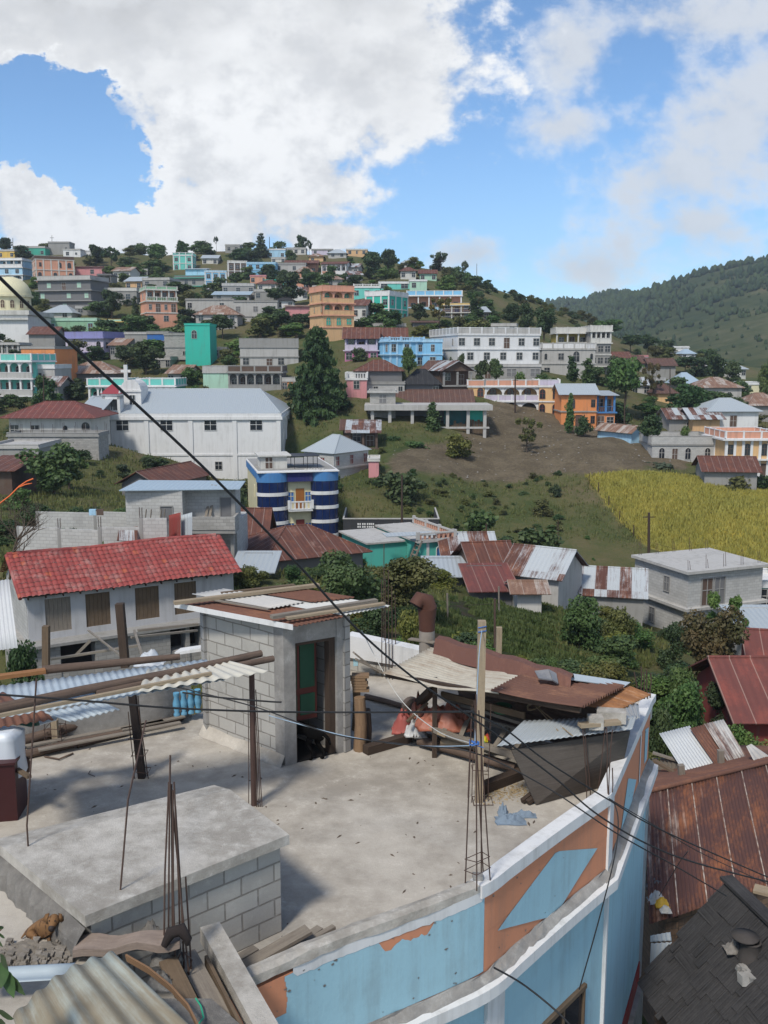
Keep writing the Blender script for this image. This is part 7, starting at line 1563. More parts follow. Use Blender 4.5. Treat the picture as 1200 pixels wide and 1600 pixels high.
# bars along the right parapet and behind the hut
def cluster(lst, label, foot, z=ZT, rr=.008):
    f = G(*foot, z); root = thing('rebar_column', label, 'rebar', tuple(f))
    for (a_, c_) in lst: p = G(*a_, z); bars(root, [(p, P(*c_, p.y))], rr)
cluster([((917, 1250), (910, 1134)), ((923, 1247), (913, 1133)), ((933, 1246), (946, 1136))], 'left cluster of rusty bars before the plywood sheet', (922, 1248)); cluster([((950, 1240), (948, 1137)), ((951, 1242), (957, 1140)), ((957, 1238), (957, 1200))], 'right cluster of rusty bars by the parapet corner', (951, 1241), ZC)
cluster([((597, 1058), (596, 905)), ((603, 1060), (602, 900)), ((608, 1061), (607, 890)), ((613, 1062), (612, 915)), ((618, 1060), (617, 930)), ((601, 1054), (600, 850))], 'cluster of tall thin bars behind the hut by the rear parapet', (607, 1060), ZT, .009)
cluster([((1002, 1092), (1002, 1042)), ((1007, 1092), (1006, 1050)), ((1012, 1092), (1010, 1046)), ((1016, 1090), (1017, 1052)), ((998, 1092), (991, 1050))], 'short bars sticking up behind the far parapet corner', (1007, 1092), -5.4, .011)
# logs of firewood beside the hut
fwm = woodm('split_wood', (.27, .175, .10), (.13, .08, .05))
for k, (px, py, hh, rr, lb) in enumerate(((562, 1172, .85, .10, 'upright split log at the right side of the hut'), (571, 1166, .6, .09, 'dark upright log right of the split log'), (556, 1140, .95, .07, 'pale upright log tucked against the hut column'))):
    f = gz(px, py); b = MB(); b.tube([f, f + Vector((.02, 0, hh * .5)), f + Vector((0, .02, hh))], [rr, rr * .93, rr * .88], 8); b.solo('firewood', fwm if k != 1 else dw, lb, 'firewood')
f = gz(562, 1166); b = MB()
for k in range(6): b.box(f.x - .12 + rng.uniform(-.03, .03), f.y - .05, ZT + .9 + k * .045, f.x + .13 + rng.uniform(-.04, .03), f.y + .12, ZT + .938 + k * .045)
b.solo('wood_offcuts', [fwm], 'small stack of wood offcuts on top of the split logs', 'offcuts')
plank(G(553, 1020, -5.5), G(590, 1050, -5.93), .14, .03, gw, 'grey board leaning on the parapet behind the hut'); plank(G(556, 1030, -5.6), G(600, 1052, -5.93), .10, .03, gw, 'second grey board leaning behind the hut')
# ---------------------------------------------------------------- tin lean-to against the rear parapet
FL, FR, BR, BL = G(598, 1052, -4.66), G(910, 1108, -4.62), G(976, 1075, -4.95), G(686, 1006, -4.92)
lean = thing('tin_lean_to', 'sagging lean to of beige and rust corrugated sheets against the rear parapet', 'lean-to', (FL.x, FL.y, ZT))
beige = rust('beige_sheet', .54, (.44, .41, .345), (.33, .26, .18), (.20, .13, .085), stripes=.5, panel=4.0); rustB = rust('rust_sheet_dark', .9, (.35, .3, .27), (.20, .10, .062), (.12, .058, .042), stripes=.4, panel=4.0)
sg = lambda a_, b_: -.05 * math.sin(math.pi * b_) + .015 * math.sin(9 * b_)
M1, M2 = FL.lerp(FR, .60), BL.lerp(BR, .60); N1, N2 = FL.lerp(FR, .57), BL.lerp(BR, .57)
b = MB(); b.corr(FL, BL, M1, p2=M2, pitch=.13, amp=.026, ny=12, sag=sg); b.build('roof_sheet', beige, lean)
b = MB(); b.corr(N1 + U * .03, N2 + U * .03, FR + U * .03, p2=BR + U * .03, pitch=.13, amp=.026, ny=8, sag=lambda a_, b_: -.02 * math.sin(math.pi * b_)); b.build('roof_sheet', rustB, lean)
b = MB(); b.corr(G(905, 1100, -4.8), G(960, 1062, -5.0), G(962, 1112, -4.9), p2=G(1018, 1085, -5.05), pitch=.085, amp=.012); b.build('roof_sheet', rust('orange_sheet', .62, (.45, .42, .38), (.34, .15, .05), (.2, .09, .04), panel=4.0), lean)
for (px, mat) in ((690, dw),):
    b = MB(); t_ = FL.lerp(FR, (px - 598) / 312) - U * .04; b.beam(Vector((t_.x, t_.y + .5, ZT)), t_ + Vector((0, .5, -.05)), .07, .07, 0, (0, 1, 0)); b.build('prop', mat, lean)
b = MB(); b.beam(FL + Vector((.05, .12, -.06)), FR + Vector((0, .12, -.06)), .06, .07); b.beam(FL.lerp(BL, .9) - U * .08, FR.lerp(BR, .9) - U * .08, .06, .07); b.build('rafter', dw, lean)
b = MB(); w0, w1_ = FL.lerp(BL, .80), FR.lerp(BR, .80); b.corr((w0.x + .5, w0.y, -4.85), (w0.x + .5, w0.y, ZT + .02), (w1_.x, w1_.y, -4.85), p2=(w1_.x, w1_.y, ZT + .02), pitch=.12, amp=.014, ny=3); b.build('back_sheet', rust('brown_back_sheet', .75, (.28, .25, .22), (.14, .09, .065), (.08, .055, .045), panel=4), lean)
# loose ridge pieces on top
rb = rust('rust_flat', .95, (.35, .3, .27), (.175, .082, .058), (.12, .055, .042), stripes=.3, panel=4)
r0, r1 = G(684, 1000, -4.68), G(895, 1060, -4.72)
b = MB(); V = []
for k in range(13):
    t_ = k / 12; p = r0.lerp(r1, t_); j = .02 * math.sin(k * 1.9); V += [tuple(p + Vector((.10, .28, -.16))), tuple(p + Vector((.03, .1, .05 + j))), tuple(p + Vector((-.05, -.12, .06 + j))), tuple(p + Vector((-.10, -.30, -.17 + j * .5)))]
b.add(V, [(4 * k + j, 4 * k + 4 + j, 4 * k + 5 + j, 4 * k + 1 + j) for k in range(12) for j in range(3)], 0, [[(k * .2, j * .2), (k * .2 + .2, j * .2), (k * .2 + .2, j * .2 + .2), (k * .2, j * .2 + .2)] for k in range(12) for j in range(3)])
b.solo('ridge_sheet', rb, 'long bent rust brown sheet lying along the top of the lean to', 'tin sheet')
b = MB(); b.slab((G(893, 1052, -4.75), G(985, 1066, -4.95), G(975, 1073, -4.95), G(880, 1060, -4.74)), .012); b.solo('tin_strip', zincA, 'grey zinc strip at the right end of the rust ridge sheet', 'tin sheet')
b = MB(); c = G(850, 1052, -4.60); b.slab((c + Vector((-.12, .12, 0)), c + Vector((.08, .1, .03)), c + Vector((.1, -.12, -.06)), c + Vector((-.1, -.12, -.03))), .02); b.slab((c + Vector((.09, .1, .03)), c + Vector((.2, .1, -.03)), c + Vector((.2, -.1, -.12)), c + Vector((.11, -.12, -.06))), .02); b.solo('metal_offcut', flat('grey_offcut', (.22, .22, .23), .5, .4, 9), 'small bent grey offcut on the rust ridge sheet', 'offcut')
plank(G(680, 1004, -4.78), G(640, 998, -4.8), .12, .02, gw, 'thin grey slat on the top left corner of the lean to')
# chimney pipe
c = G(668, 1012, -4.85); c = Vector((c.x, c.y + .25, c.z)); root = thing('chimney_pipe', 'rusty brown stove pipe with a bent cowl above the lean to', 'chimney', tuple(c)); rp = flat('rust_pipe', (.105, .042, .028), .75, .5, 7)
b = MB(); b.tube([c + U * -.4, c + U * .24], .135, 16); b.build('lower_pipe', flat('pale_pipe', (.34, .30, .26), .8, .5, 6), root)
b = MB(); b.tube([c + U * .235, c + U * .42, c + U * .62], [.137, .142, .165], 16); b.tube([c + U * .60 + Vector((.03, 0, 0)), c + U * .74 + Vector((-.02, 0, 0)), c + U * .80 + Vector((-.14, -.05, 0)), c + U * .70 + Vector((-.20, -.08, 0))], [.15, .155, .13, .12], 14); b.build('cowl', rp, root)
b = MB(); b.tube([c + U * .69 + Vector((-.203, -.082, 0)), c + U * .685 + Vector((-.206, -.084, 0))], .10, 12); b.build('mouth', dark, root)
# the lower zinc sheet with block weights, plywood sheet
lz = [G(818, 1126, -4.98), G(995, 1118, -4.98), G(988, 1139, -5.05), G(776, 1166, -5.12)]
b = MB(); b.corr(lz[3], lz[2], lz[0], p2=lz[1], pitch=.085, amp=.007, ny=6); b.solo('tin_sheet', rust('grey_sheet', .10, (.33, .36, .38), (.2, .13, .09), panel=5), 'dull grey zinc sheet lying low under the right end of the lean to', 'tin sheet')
b = MB(); b.corr(G(930, 1108, -4.96), G(998, 1100, -4.96), G(962, 1128, -5.0), p2=G(1000, 1122, -5.0), pitch=.09, amp=.012); b.solo('tin_sheet', rust('grey_sheet2', .15, (.30, .31, .32), (.2, .13, .09), panel=5), 'grey zinc sheet piece wedged by the parapet corner', 'tin sheet')
for (px, py, s, lb) in ((955, 1118, (.40, .2, .16), 'grey concrete block weighing down the low zinc sheet'), (930, 1128, (.2, .18, .17), 'whitish half block left of the grey block weight')):
    c = G(px, py, -4.92); b = MB(); b.box(c.x - s[0] / 2, c.y - s[1] / 2, c.z - s[2] / 2, c.x + s[0] / 2, c.y + s[1] / 2, c.z + s[2] / 2); o = b.solo('concrete_block', slab_m, lb, 'concrete block'); o.rotation_euler = (0, 0, rng.uniform(-.3, .1))
plank(G(905, 1133, -4.93), G(968, 1128, -4.93), .12, .05, pale_w, 'pale slat lying on the low zinc sheet')
b = MB(); tl_, tr_ = G(799, 1172, -5.22), G(985, 1142, -5.15); bl_, br_ = G(838, 1258, ZT + .01), G(968, 1222, ZT + .01); b.hexa([tuple(p) for p in (bl_, br_, br_ + Vector((-.01, .03, 0)), bl_ + Vector((-.01, .03, 0)), tl_, tr_, tr_ + Vector((-.01, .03, 0)), tl_ + Vector((-.01, .03, 0)))])
b.solo('plywood_sheet', woodm('dark_plywood', (.105, .092, .08), (.055, .046, .04)), 'big dark plywood sheet leaning under the low zinc sheet', 'plywood')
for k, (a_, c_) in enumerate((((816, 1252), (832, 1240)), ((824, 1254), (838, 1244)))): plank(G(*a_, ZT + .04), G(*c_, ZT + .10), .06, .06, dw, ('stub of dark timber under the plywood corner', 'second stub of timber at the plywood corner')[k])
# timber, ladder and odds and ends under the lean-to
def logp(a_, c_, r_, z, label, mat=None): p, q = G(*a_, z), G(*c_, z); b = MB(); b.tube([p, p.lerp(q, .5) + U * .01, q], [r_, r_ * .97, r_ * .92], 10); b.solo('log', mat or logm, label, 'log')
logp((655, 1157), (806, 1200), .075, ZT + .12, 'long brown log at the front of the scrap pile'); logp((690, 1158), (795, 1178), .055, ZT + .22, 'pale thinner log above the long brown log', pale_w); logp((628, 1144), (685, 1158), .075, ZT + .09, 'short thick grey log at the left of the scrap pile', gw); logp((571, 1088), (634, 1105), .05, ZT + .05, 'thin bark log lying behind the scrap pile')
plank(G(752, 1232, ZT + .07), G(815, 1208, ZT + .07), .14, .14, dw, 'dark squared timber lying before the plywood sheet'); plank(G(571, 1172, ZT + .07), G(640, 1152, ZT + .07), .14, .13, dw, 'dark squared timber lying left of the scrap pile'); plank(G(690, 1145, ZT + .35), G(805, 1180, ZT + .30), .18, .04, gw, 'wide grey board lying over the logs of the scrap pile')
plank(G(664, 1134, ZT + .42), G(700, 1148, ZT + .42), .14, .05, pale_w, 'pale board end beside the orange tarp'); plank(G(700, 1092, -5.35), G(830, 1132, -5.35), .16, .05, gw, 'long shelf board in the shade under the lean to'); plank(G(690, 1085, -5.15), G(820, 1118, -5.1), .04, .10, ow, 'rail of brown wood in the shade under the lean to')
root = thing('ladder', 'wooden ladder lying inside the scrap pile', 'ladder', tuple(G(740, 1160, ZT + .3))); 
l0, l1, l2, l3 = G(685, 1108, ZT + .55), G(845, 1150, ZT + .45), G(678, 1140, ZT + .45), G(815, 1185, ZT + .35)
for p, q in ((l0, l1), (l2, l3)): b = MB(); b.beam(p, q, .045, .08); b.build('side_rail', gw, root)
for k in range(5): t_ = .12 + .19 * k; b = MB(); b.beam(l0.lerp(l1, t_), l2.lerp(l3, t_), .07, .04); b.build('rung', gw, root)
def crumple(c, sx, sy, sz, seed, mat, name, label, cat, freq=2.2, amp=.35, n_=18):
    b = MB(); V = []; 
    for i in range(n_ + 1):
        for j in range(n_ + 1):
            x, y = i / n_ * 2 - 1, j / n_ * 2 - 1; h = max(0, 1 - (x * x + y * y) ** 1.2 * .95); e = 1 + .18 * mnoise.noise(Vector((math.atan2(y, x) * 1.2, seed, 0)))
            nz_ = mnoise.fractal(Vector((x * freq + seed, y * freq, seed)), 1, 2, 4); V.append(tuple(c + Vector((x * sx * e, y * sy * e, max(0.004, sz * (h * .75 + amp * nz_ * (.3 + h)))))))
    k = n_ + 1; F = [(i * k + j, (i + 1) * k + j, (i + 1) * k + j + 1, i * k + j + 1) for i in range(n_) for j in range(n_)]
    rim = [i * k for i in range(k)] + [n_ * k + j for j in range(1, k)] + [i * k + n_ for i in range(n_ - 1, -1, -1)] + [j for j in range(n_ - 1, 0, -1)]
    m_ = len(V); V += [(x, y, c.z) for x, y, z in (V[q] for q in rim)]; F += [(rim[q], rim[(q + 1) % len(rim)], m_ + (q + 1) % len(rim), m_ + q) for q in range(len(rim))]; b.add(V, F, 0, None, True)
    return b.solo(name, mat, label, cat)
tarp = flat('orange_tarp', (.36, .13, .085), .55, .35, 5)
crumple(G(694, 1132, ZT + .42), .42, .30, .34, 3, tarp, 'tarp', 'crumpled orange brown tarp thrown on the scrap pile', 'tarp', 2.8, .5, 26); crumple(G(655, 1118, ZT + .45), .16, .14, .35, 8, tarp, 'tarp', 'upright fold of orange tarp beside the wheel', 'tarp', 3, .5)
crumple(G(631, 1142, ZT + .1), .20, .16, .40, 5, flat('red_sack', (.38, .10, .085), .6, .3, 5), 'sack', 'faded red sack at the left end of the scrap pile', 'sack', 2, .35); crumple(G(650, 1148, ZT + .2), .17, .13, .30, 6, flat('clear_bag', (.5, .5, .5), .35, .3, 8), 'plastic_bag', 'white plastic bag between red sack and tarp', 'bag', 4, .5)
c = G(643, 1104, -5.55); b = MB(); b.tube([c + Vector((-.02, .06, 0)), c + Vector((.02, -.05, 0))], .15, 20); b.tube([c + Vector((.021, -.052, 0)), c + Vector((.03, -.07, 0))], .05, 10); b.solo('wheel', flat('worn_wood_disc', (.13, .10, .085), .8, .4, 5), 'old wooden wheel disc leaning by the lean to prop', 'wheel')
plank(G(640, 1112, ZT + .35), G(676, 1078, -4.95), .14, .10, dw, 'dark beam slanting up beside the wooden wheel'); plank(G(636, 1128, ZT + .5), G(668, 1098, ZT + .75), .05, .03, ow, 'bent brown lath across the orange tarp')
c = G(785, 1112, -5.22); b = MB(); b.lathe([(.13, 0), (.14, .02), (.14, .10), (.12, .10), (.12, .03), (.01, .025)], c, 18); b.solo('basin', flat('green_enamel', (.03, .12, .07), .4), 'green enamel basin on the shelf under the lean to', 'basin')
for k, (px, py, c_) in enumerate(((757, 1158, (.55, .45, .02)), (753, 1163, (.12, .4, .12)), (761, 1155, (.5, .08, .05)))): crumple(G(px, py, ZT + .35), .05, .05, .10, k + 20, flat('litter_%s' % ('yellow', 'green', 'red')[k], c_, .5), 'litter', '%s scrap of litter beside the tall square post' % ('yellow', 'green', 'red')[k], 'litter', 3, .4, 8)
b = MB(); c = G(836, 1102, -5.0)
for k in range(3): b.tube([c + Vector((.12 * math.cos(j + k), .02 * k - .05, .06 * math.sin(j * 1.2 + k))) for j in np.linspace(0, 5.2, 10)], .008, 5)
for e_ in ((895, 1150), (872, 1142)): b.tube([c, G(*e_, -5.04)], .008, 5)
b.solo('rope', flat('straw_rope', (.30, .22, .13), .9), 'knotted straw rope hanging from the rust sheet edge', 'rope')
b = MB(); rr_ = random.Random(12)
for _ in range(420):
    t_, s_ = rr_.random(), rr_.gauss(0, .16); p = G(750, 1240, ZT).lerp(G(822, 1232, ZT), t_) + Vector((0, s_, 0)); a_ = rr_.uniform(0, 6.28); L = rr_.uniform(.01, .03); d_ = Vector((math.cos(a_), math.sin(a_), 0)); n_ = Vector((-d_.y, d_.x, 0)); b.add([p + d_ * L, p + n_ * L * .5 + U * .012, p - d_ * L, p - n_ * L * .5 + U * .006], [(0, 1, 2, 3)])
b.solo('sawdust', flat('sawdust', (.36, .27, .15), .95), 'yellowish wood chips scattered before the dark timber', 'wood chips', None, 'stuff')
# jeans
jm = flat('faded_denim', (.20, .26, .33), .9, .4, 9); root = thing('jeans', 'crumpled faded jeans lying on the terrace floor', 'jeans', tuple(gz(800, 1285)))
o = crumple(gz(798, 1283), .20, .12, .10, 31, jm, 'legs', None, None, 3.2, .6, 22); o2 = crumple(gz(818, 1275), .17, .07, .08, 33, jm, 'legs', None, None, 3, .6, 16); o3 = crumple(gz(786, 1272), .07, .07, .16, 35, jm, 'waist', None, None, 3, .5, 14)
for q in (o, o2, o3): q.parent = root; q.location = q.location - root.location
# planks by the low hut
for k, (a_, c_, z0, z1, w_, lb) in enumerate((((372, 1515), (482, 1452), .05, .20, .15, 'broad cracked board topmost of the plank pile by the parapet'), ((400, 1512), (470, 1478), .04, .05, .10, 'short grey board low in the plank pile'), ((430, 1500), (522, 1448), .04, .10, .06, 'thin pole with a split reddish end in the plank pile'), ((385, 1528), (500, 1450), .03, .06, .09, 'grey board along the parapet under the plank pile'), ((368, 1500), (400, 1482), .04, .05, .10, 'stub board at the near end of the plank pile'))): plank(G(*a_, ZT + z0), G(*c_, ZT + z1), w_, .035, gw, lb)
# little debris on the floor
rr_ = random.Random(5); b = MB()
for _ in range(260):
    px, py = rr_.uniform(30, 900), rr_.uniform(1170, 1480); p = gz(px, py)
    if abs(mnoise.noise(Vector((p.x * .7, p.y * .7, 3)))) < .12 or not inpoly(p.x, p.y, flo): continue
    s = rr_.uniform(.006, .03); a_ = rr_.uniform(0, 6.28); d_ = Vector((math.cos(a_), math.sin(a_), 0)) * s * rr_.uniform(1, 2.5); n_ = Vector((-math.sin(a_), math.cos(a_), 0)) * s; b.add([p - d_, p - n_ * .6, p + d_, p + n_ * .6, p + U * s * .7], [(0, 1, 4), (1, 2, 4), (2, 3, 4), (3, 0, 4)])
b.solo('debris', flat('debris_bits', (.14, .11, .085), .95, .5, 30), 'small chips and crumbs scattered over the terrace floor', 'debris', None, 'stuff')
# ---------------------------------------------------------------- lower left corner
nearz = -4.95
tinG = rust('green_grey_sheet', .56, (.33, .37, .345), (.27, .22, .15), (.20, .17, .12), stripes=.8, panel=6)
S0, S1, S2, S3 = G(138, 1497, -4.86), G(232, 1528, -4.98), G(330, 1640, -5.02), G(10, 1600, -4.9)
b = MB(); b.corr(G(20, 1588, -4.92), G(176, 1488, -4.80), G(60, 1720, -4.98), p2=G(335, 1640, -5.0), pitch=.16, amp=.02, ny=8, per=12, sag=lambda a_, b_: .10 * math.sin(math.pi * a_)); b.solo('tin_sheet', tinG, 'big greenish grey corrugated sheet in the lower left corner', 'tin sheet')
b = MB(); b.corr(G(-30, 1512, -5.05), G(-30, 1540, -5.08), G(118, 1504, -5.05), p2=G(105, 1532, -5.08), pitch=.16, amp=.015, ny=4); b.solo('tin_sheet', rust('white_blue_sheet', .2, (.34, .40, .44), panel=5), 'pale bluish sheet lying behind the greenish corrugated sheet', 'tin sheet')
b = MB(); b.prism([tuple(G(*q, -5.35).xy) for q in ((-60, 1540), (120, 1520), (200, 1560), (330, 1560), (420, 1640), (420, 1760), (-120, 1760))], -6.5, -5.35); b.solo('low_roof_edge', rough_c, 'dark rough concrete edge under the lower left sheets', 'roof edge')
# plank with a dark hollow end lying over the rubble
a_, c_ = G(118, 1476, -5.16), G(284, 1462, -5.02); b = MB(); V = []
for k in range(11):
    t_ = k / 10; p = a_.lerp(c_, t_); hw_ = .085 + .02 * math.sin(k * .9); j = .018 * math.sin(k * 1.3); V += [tuple(p + Vector((0, hw_, .02 + j))), tuple(p + Vector((0, -hw_, .0 + j))), tuple(p + Vector((0, -hw_, -.07 + j))), tuple(p + Vector((0, hw_, -.07 + j)))]
b.add(V, [(4 * k + j, 4 * k + 4 + j, 4 * k + 4 + (j + 1) % 4, 4 * k + (j + 1) % 4) for k in range(10) for j in range(4)] + [(0, 1, 2, 3), (43, 42, 41, 40)], 0, [[(k * .2, j * .1), (k * .2 + .2, j * .1), (k * .2 + .2, j * .1 + .1), (k * .2, j * .1 + .1)] for k in range(10) for j in range(4)] + [[(0, 0)] * 4] * 2)
b.solo('wood_slab', woodm('pinkish_wood', (.27, .215, .18), (.15, .115, .095)), 'thick rough plank bridging the rubble before the slab', 'plank')
c = G(272, 1468, -4.98); b = MB(); b.tube([c + Vector((-.09, 0, -.06)), c + Vector((-.03, .02, .05)), c + Vector((.06, .03, .075)), c + Vector((.12, .0, .0)), c + Vector((.11, 0, -.05))], [.03, .055, .06, .04, .02], 8); b.solo('hollow_end', blackw, 'charred dark log end at the tip of the rough plank', 'log')  # black piece stands for the shade in the plank's hollow end
# concrete beam and boards by the parapet start
pb0, pb1 = G(328, 1456, -5.40), G(430, 1640, -5.52)
b = MB(); b.beam(pb0, pb1, .19, .16); b.solo('concrete_beam', slab_m, 'pale concrete beam lying down the lower centre left', 'beam')
plank(G(290, 1490, -5.42), G(372, 1640, -5.55), .18, .04, gw, 'dark weathered board beside the pale concrete beam'); plank(G(322, 1500, -5.43), G(392, 1640, -5.50), .03, .10, ow, 'thin edge board between weathered board and concrete beam'); plank(G(262, 1500, -5.25), G(330, 1640, -5.5), .16, .03, ow, 'brown board under the starter bars')
b = MB(); q_ = [G(x, y, -5.06) for x, y in ((195, 1492), (230, 1512), (265, 1540), (292, 1570), (312, 1610))]
V = []
for k, p in enumerate(q_): V += [tuple(p + Vector((.01, .015, .0))), tuple(p + Vector((.02, .03, -.07))), tuple(p + Vector((.01, .01, -.07))), tuple(p + Vector((0, 0, .0)))]
b.add(V, [(4 * k + j, 4 * k + 4 + j, 4 * k + 4 + (j + 1) % 4, 4 * k + (j + 1) % 4) for k in range(4) for j in range(4)]); b.solo('curved_board', woodm('stave', (.26, .15, .08), (.12, .07, .04)), 'curved brown board along the corrugated sheet', 'board')
b = MB(); b.tube([G(x, y, -5.3) for x, y in ((306, 1560), (314, 1572), (318, 1590), (310, 1600))], .008, 5); b.solo('cord', flat('green_cord', (.03, .35, .2), .5), 'short bright green cord beside the brown board', 'cord')
rub_m = concrete('rubble_mortar', (.34, .30, .255), (.22, .195, .165), (.42, .385, .34), 3.0, .9)
b = MB(); rr_ = random.Random(9)
for k in range(340):
    px, py = rr_.gauss(48, 36), rr_.gauss(1494, 9)
    if px > 118: continue
    hgt_ = max(0, .20 - .002 * abs(px - 55)); p = G(px, py, -5.29 + rr_.uniform(0, hgt_) * .45); s = rr_.choice((.008, .012, .018, .03))
    v8 = [(p.x + s * sx * rr_.uniform(.6, 1.2), p.y + s * sy * rr_.uniform(.6, 1.2), p.z + s * sz * rr_.uniform(.5, 1)) for sz in (-1, 1) for sx, sy in ((-1, -1), (1, -1), (1, 1), (-1, 1))]; b.hexa(v8)
o = crumple(G(50, 1494, -5.31), .50, .17, .11, 40, rub_m, 'rubble_core', None, None, 3.5, .6, 24); root = b.solo('rubble', rub_m, 'heap of crumbled mortar rubble in front of the puppy', 'rubble', None, 'stuff'); o.parent = root; o.location = o.location - root.location
for k, (px, py, s) in enumerate(((235, 1462, .07), (215, 1478, .06), (262, 1500, .09), (250, 1540, .07), (180, 1480, .05))):
    crumple(G(px, py, -5.32), s * 1.6, s * 1.3, s * 2, 50 + k, rough_c, 'rock', 'lump of broken mortar near the rough plank', 'rock', 3, .6, 10)['group'] = 'mortar lumps near the rough plank'
# leaves hanging in at the left edge
root = thing('leafy_twig', 'dark green pointed leaves reaching in at the lower left edge', 'plant', tuple(P(-10, 1560, 6.0))); b = MB(); b.tube([P(-20, 1600, 6), P(0, 1540, 6), P(8, 1500, 6)], .008, 5); b.tube([P(-20, 1470, 6.2), P(2, 1452, 6.2)], .006, 5); b.build('stem', logm, root)
for (ax_, ay_, bx_, by_, wd_) in ((4, 1500, 2, 1545, .05), (6, 1512, 22, 1560, .055), (8, 1520, 40, 1556, .05), (0, 1490, 12, 1515, .04), (-8, 1455, 8, 1466, .03), (-8, 1450, 6, 1448, .025), (-10, 1462, 5, 1480, .03), (-5, 1580, 22, 1592, .05), (-5, 1590, 14, 1620, .05)):
    p, q = P(ax_, ay_, 6.0), P(bx_, by_, 5.92); d_ = q - p; n_ = d_.cross(Vector((0, 1, .3))).normalized() * wd_; b = MB(); V = [p]
    for t_, k in ((.25, .8), (.5, 1), (.75, .65)): V += [p + d_ * t_ + n_ * k, p + d_ * t_ + Vector((0, .012, 0)), p + d_ * t_ - n_ * k]
    V.append(q); b.add(V, [(0, 1, 2), (0, 2, 3), (1, 4, 5, 2), (2, 5, 6, 3), (4, 7, 8, 5), (5, 8, 9, 6), (7, 10, 8), (8, 10, 9)], 0, None, True); b.build('leaf', LM['dark'], root)
# ---------------------------------------------------------------- dogs
def skinned(name, pts, edges, rad, mat, parent, sub=2):
    me = bpy.data.meshes.new(name); me.from_pydata([tuple(p) for p in pts], edges, []); o = bpy.data.objects.new(name, me); COL.objects.link(o)
    mo = o.modifiers.new('skin', 'SKIN'); mo.use_smooth_shade = True; sv = me.skin_vertices[0].data
    for i, r_ in enumerate(rad): sv[i].radius = (r_, r_) if not isinstance(r_, tuple) else r_
    sv[0].use_root = True; s2 = o.modifiers.new('sub', 'SUBSURF'); s2.levels = s2.render_levels = sub
    dg_ = bpy.context.evaluated_depsgraph_get(); m2 = bpy.data.meshes.new_from_object(o.evaluated_get(dg_)); m2.materials.clear(); m2.materials.append(mat); m2.polygons.foreach_set('use_smooth', [True] * len(m2.polygons))
    o.modifiers.clear(); o.data = m2; bpy.data.meshes.remove(me); o.parent = parent; return o
m, n = newmat('brindle_coat'); o = n.obj(); st = n.noise(n.scale(o, (38, 12, 12)), 1.0, 3, .6); x, y, z = n.sep(o); fn = n.noise(o, 120, 2, .7)
c = n.mix(n.ss(st, .5, .64), (.20, .105, .045), (.075, .04, .022)); c = n.mix(n.m('MULTIPLY', fn, .4), c, (.06, .035, .02)); n.out(c, .9, n.bump(fn, .3, .005))
f = G(68, 1466, ZP); pup = thing('puppy', 'small brown brindle puppy lying on the platform facing the camera', 'dog', tuple(f)); k = .20
J = {'pel': (-.55, .15, .40), 'mid': (-.1, .2, .48), 'chest': (.42, .05, .56), 'neck': (.56, -.04, .88), 'head': (.62, -.20, 1.12), 'snout': (.64, -.52, .98), 'nose': (.64, -.70, .92),
     'hipL': (-.55, -.15, .3), 'kneeL': (-.18, -.38, .30), 'hockL': (-.50, -.52, .08), 'pawL': (-.25, -.62, .06), 'hipR': (-.6, .35, .28), 'kneeR': (-.3, .55, .2), 'tail1': (-.85, .05, .22), 'tail2': (-1.0, -.12, .06),
     'shL': (.36, -.16, .34), 'elL': (.34, -.24, .14), 'fpL': (.50, -.72, .055), 'ftL': (.56, -.88, .045), 'shR': (.58, -.02, .34), 'elR': (.72, -.12, .14), 'fpR': (.95, -.55, .055), 'ftR': (1.0, -.70, .045)}
E = [('pel', 'mid'), ('mid', 'chest'), ('chest', 'neck'), ('neck', 'head'), ('head', 'snout'), ('snout', 'nose'), ('pel', 'hipL'), ('hipL', 'kneeL'), ('kneeL', 'hockL'), ('hockL', 'pawL'), ('pel', 'hipR'), ('hipR', 'kneeR'), ('pel', 'tail1'), ('tail1', 'tail2'), ('chest', 'shL'), ('shL', 'elL'), ('elL', 'fpL'), ('fpL', 'ftL'), ('chest', 'shR'), ('shR', 'elR'), ('elR', 'fpR'), ('fpR', 'ftR')]
RD = {'pel': .40, 'mid': .43, 'chest': .42, 'neck': .27, 'head': .33, 'snout': .17, 'nose': .12, 'hipL': .22, 'kneeL': .15, 'hockL': .075, 'pawL': .065, 'hipR': .2, 'kneeR': .14, 'tail1': .06, 'tail2': .03, 'shL': .14, 'elL': .09, 'fpL': .065, 'ftL': .06, 'shR': .14, 'elR': .09, 'fpR': .065, 'ftR': .06}
nm = list(J); skinned('body', [Vector(J[q]) * k for q in nm], [(nm.index(a_), nm.index(c_)) for a_, c_ in E], [RD[q] * k for q in nm], m, pup)
drk = flat('dark_muzzle', (.028, .02, .018), .7, .3, 20); b = MB(); hv = lambda x, y, z: Vector((x, y, z)) * k + f
b.lathe([(.015, -.034), (.028, -.018), (.030, .0), (.026, .014), (.010, .024)], hv(.64, -.64, .93), 12); b.build('muzzle', drk, pup)
for s in (-1, 1):
    b = MB(); b.add([hv(.62 + s * .20, -.20, 1.40), hv(.62 + s * .38, -.24, 1.36), hv(.62 + s * .50, -.36, 1.10), hv(.62 + s * .33, -.40, 1.04), hv(.62 + s * .22, -.14, 1.28)], [(0, 1, 2, 3), (4, 3, 2, 1), (0, 3, 4), (0, 4, 1)], 0, None, True); b.build('ear', m, pup)
    b = MB(); b.lathe([(.001, -.007), (.006, -.004), (.007, 0), (.006, .004), (.001, .007)], hv(.62 + s * .13, -.47, 1.17), 8); b.build('eye', drk, pup)
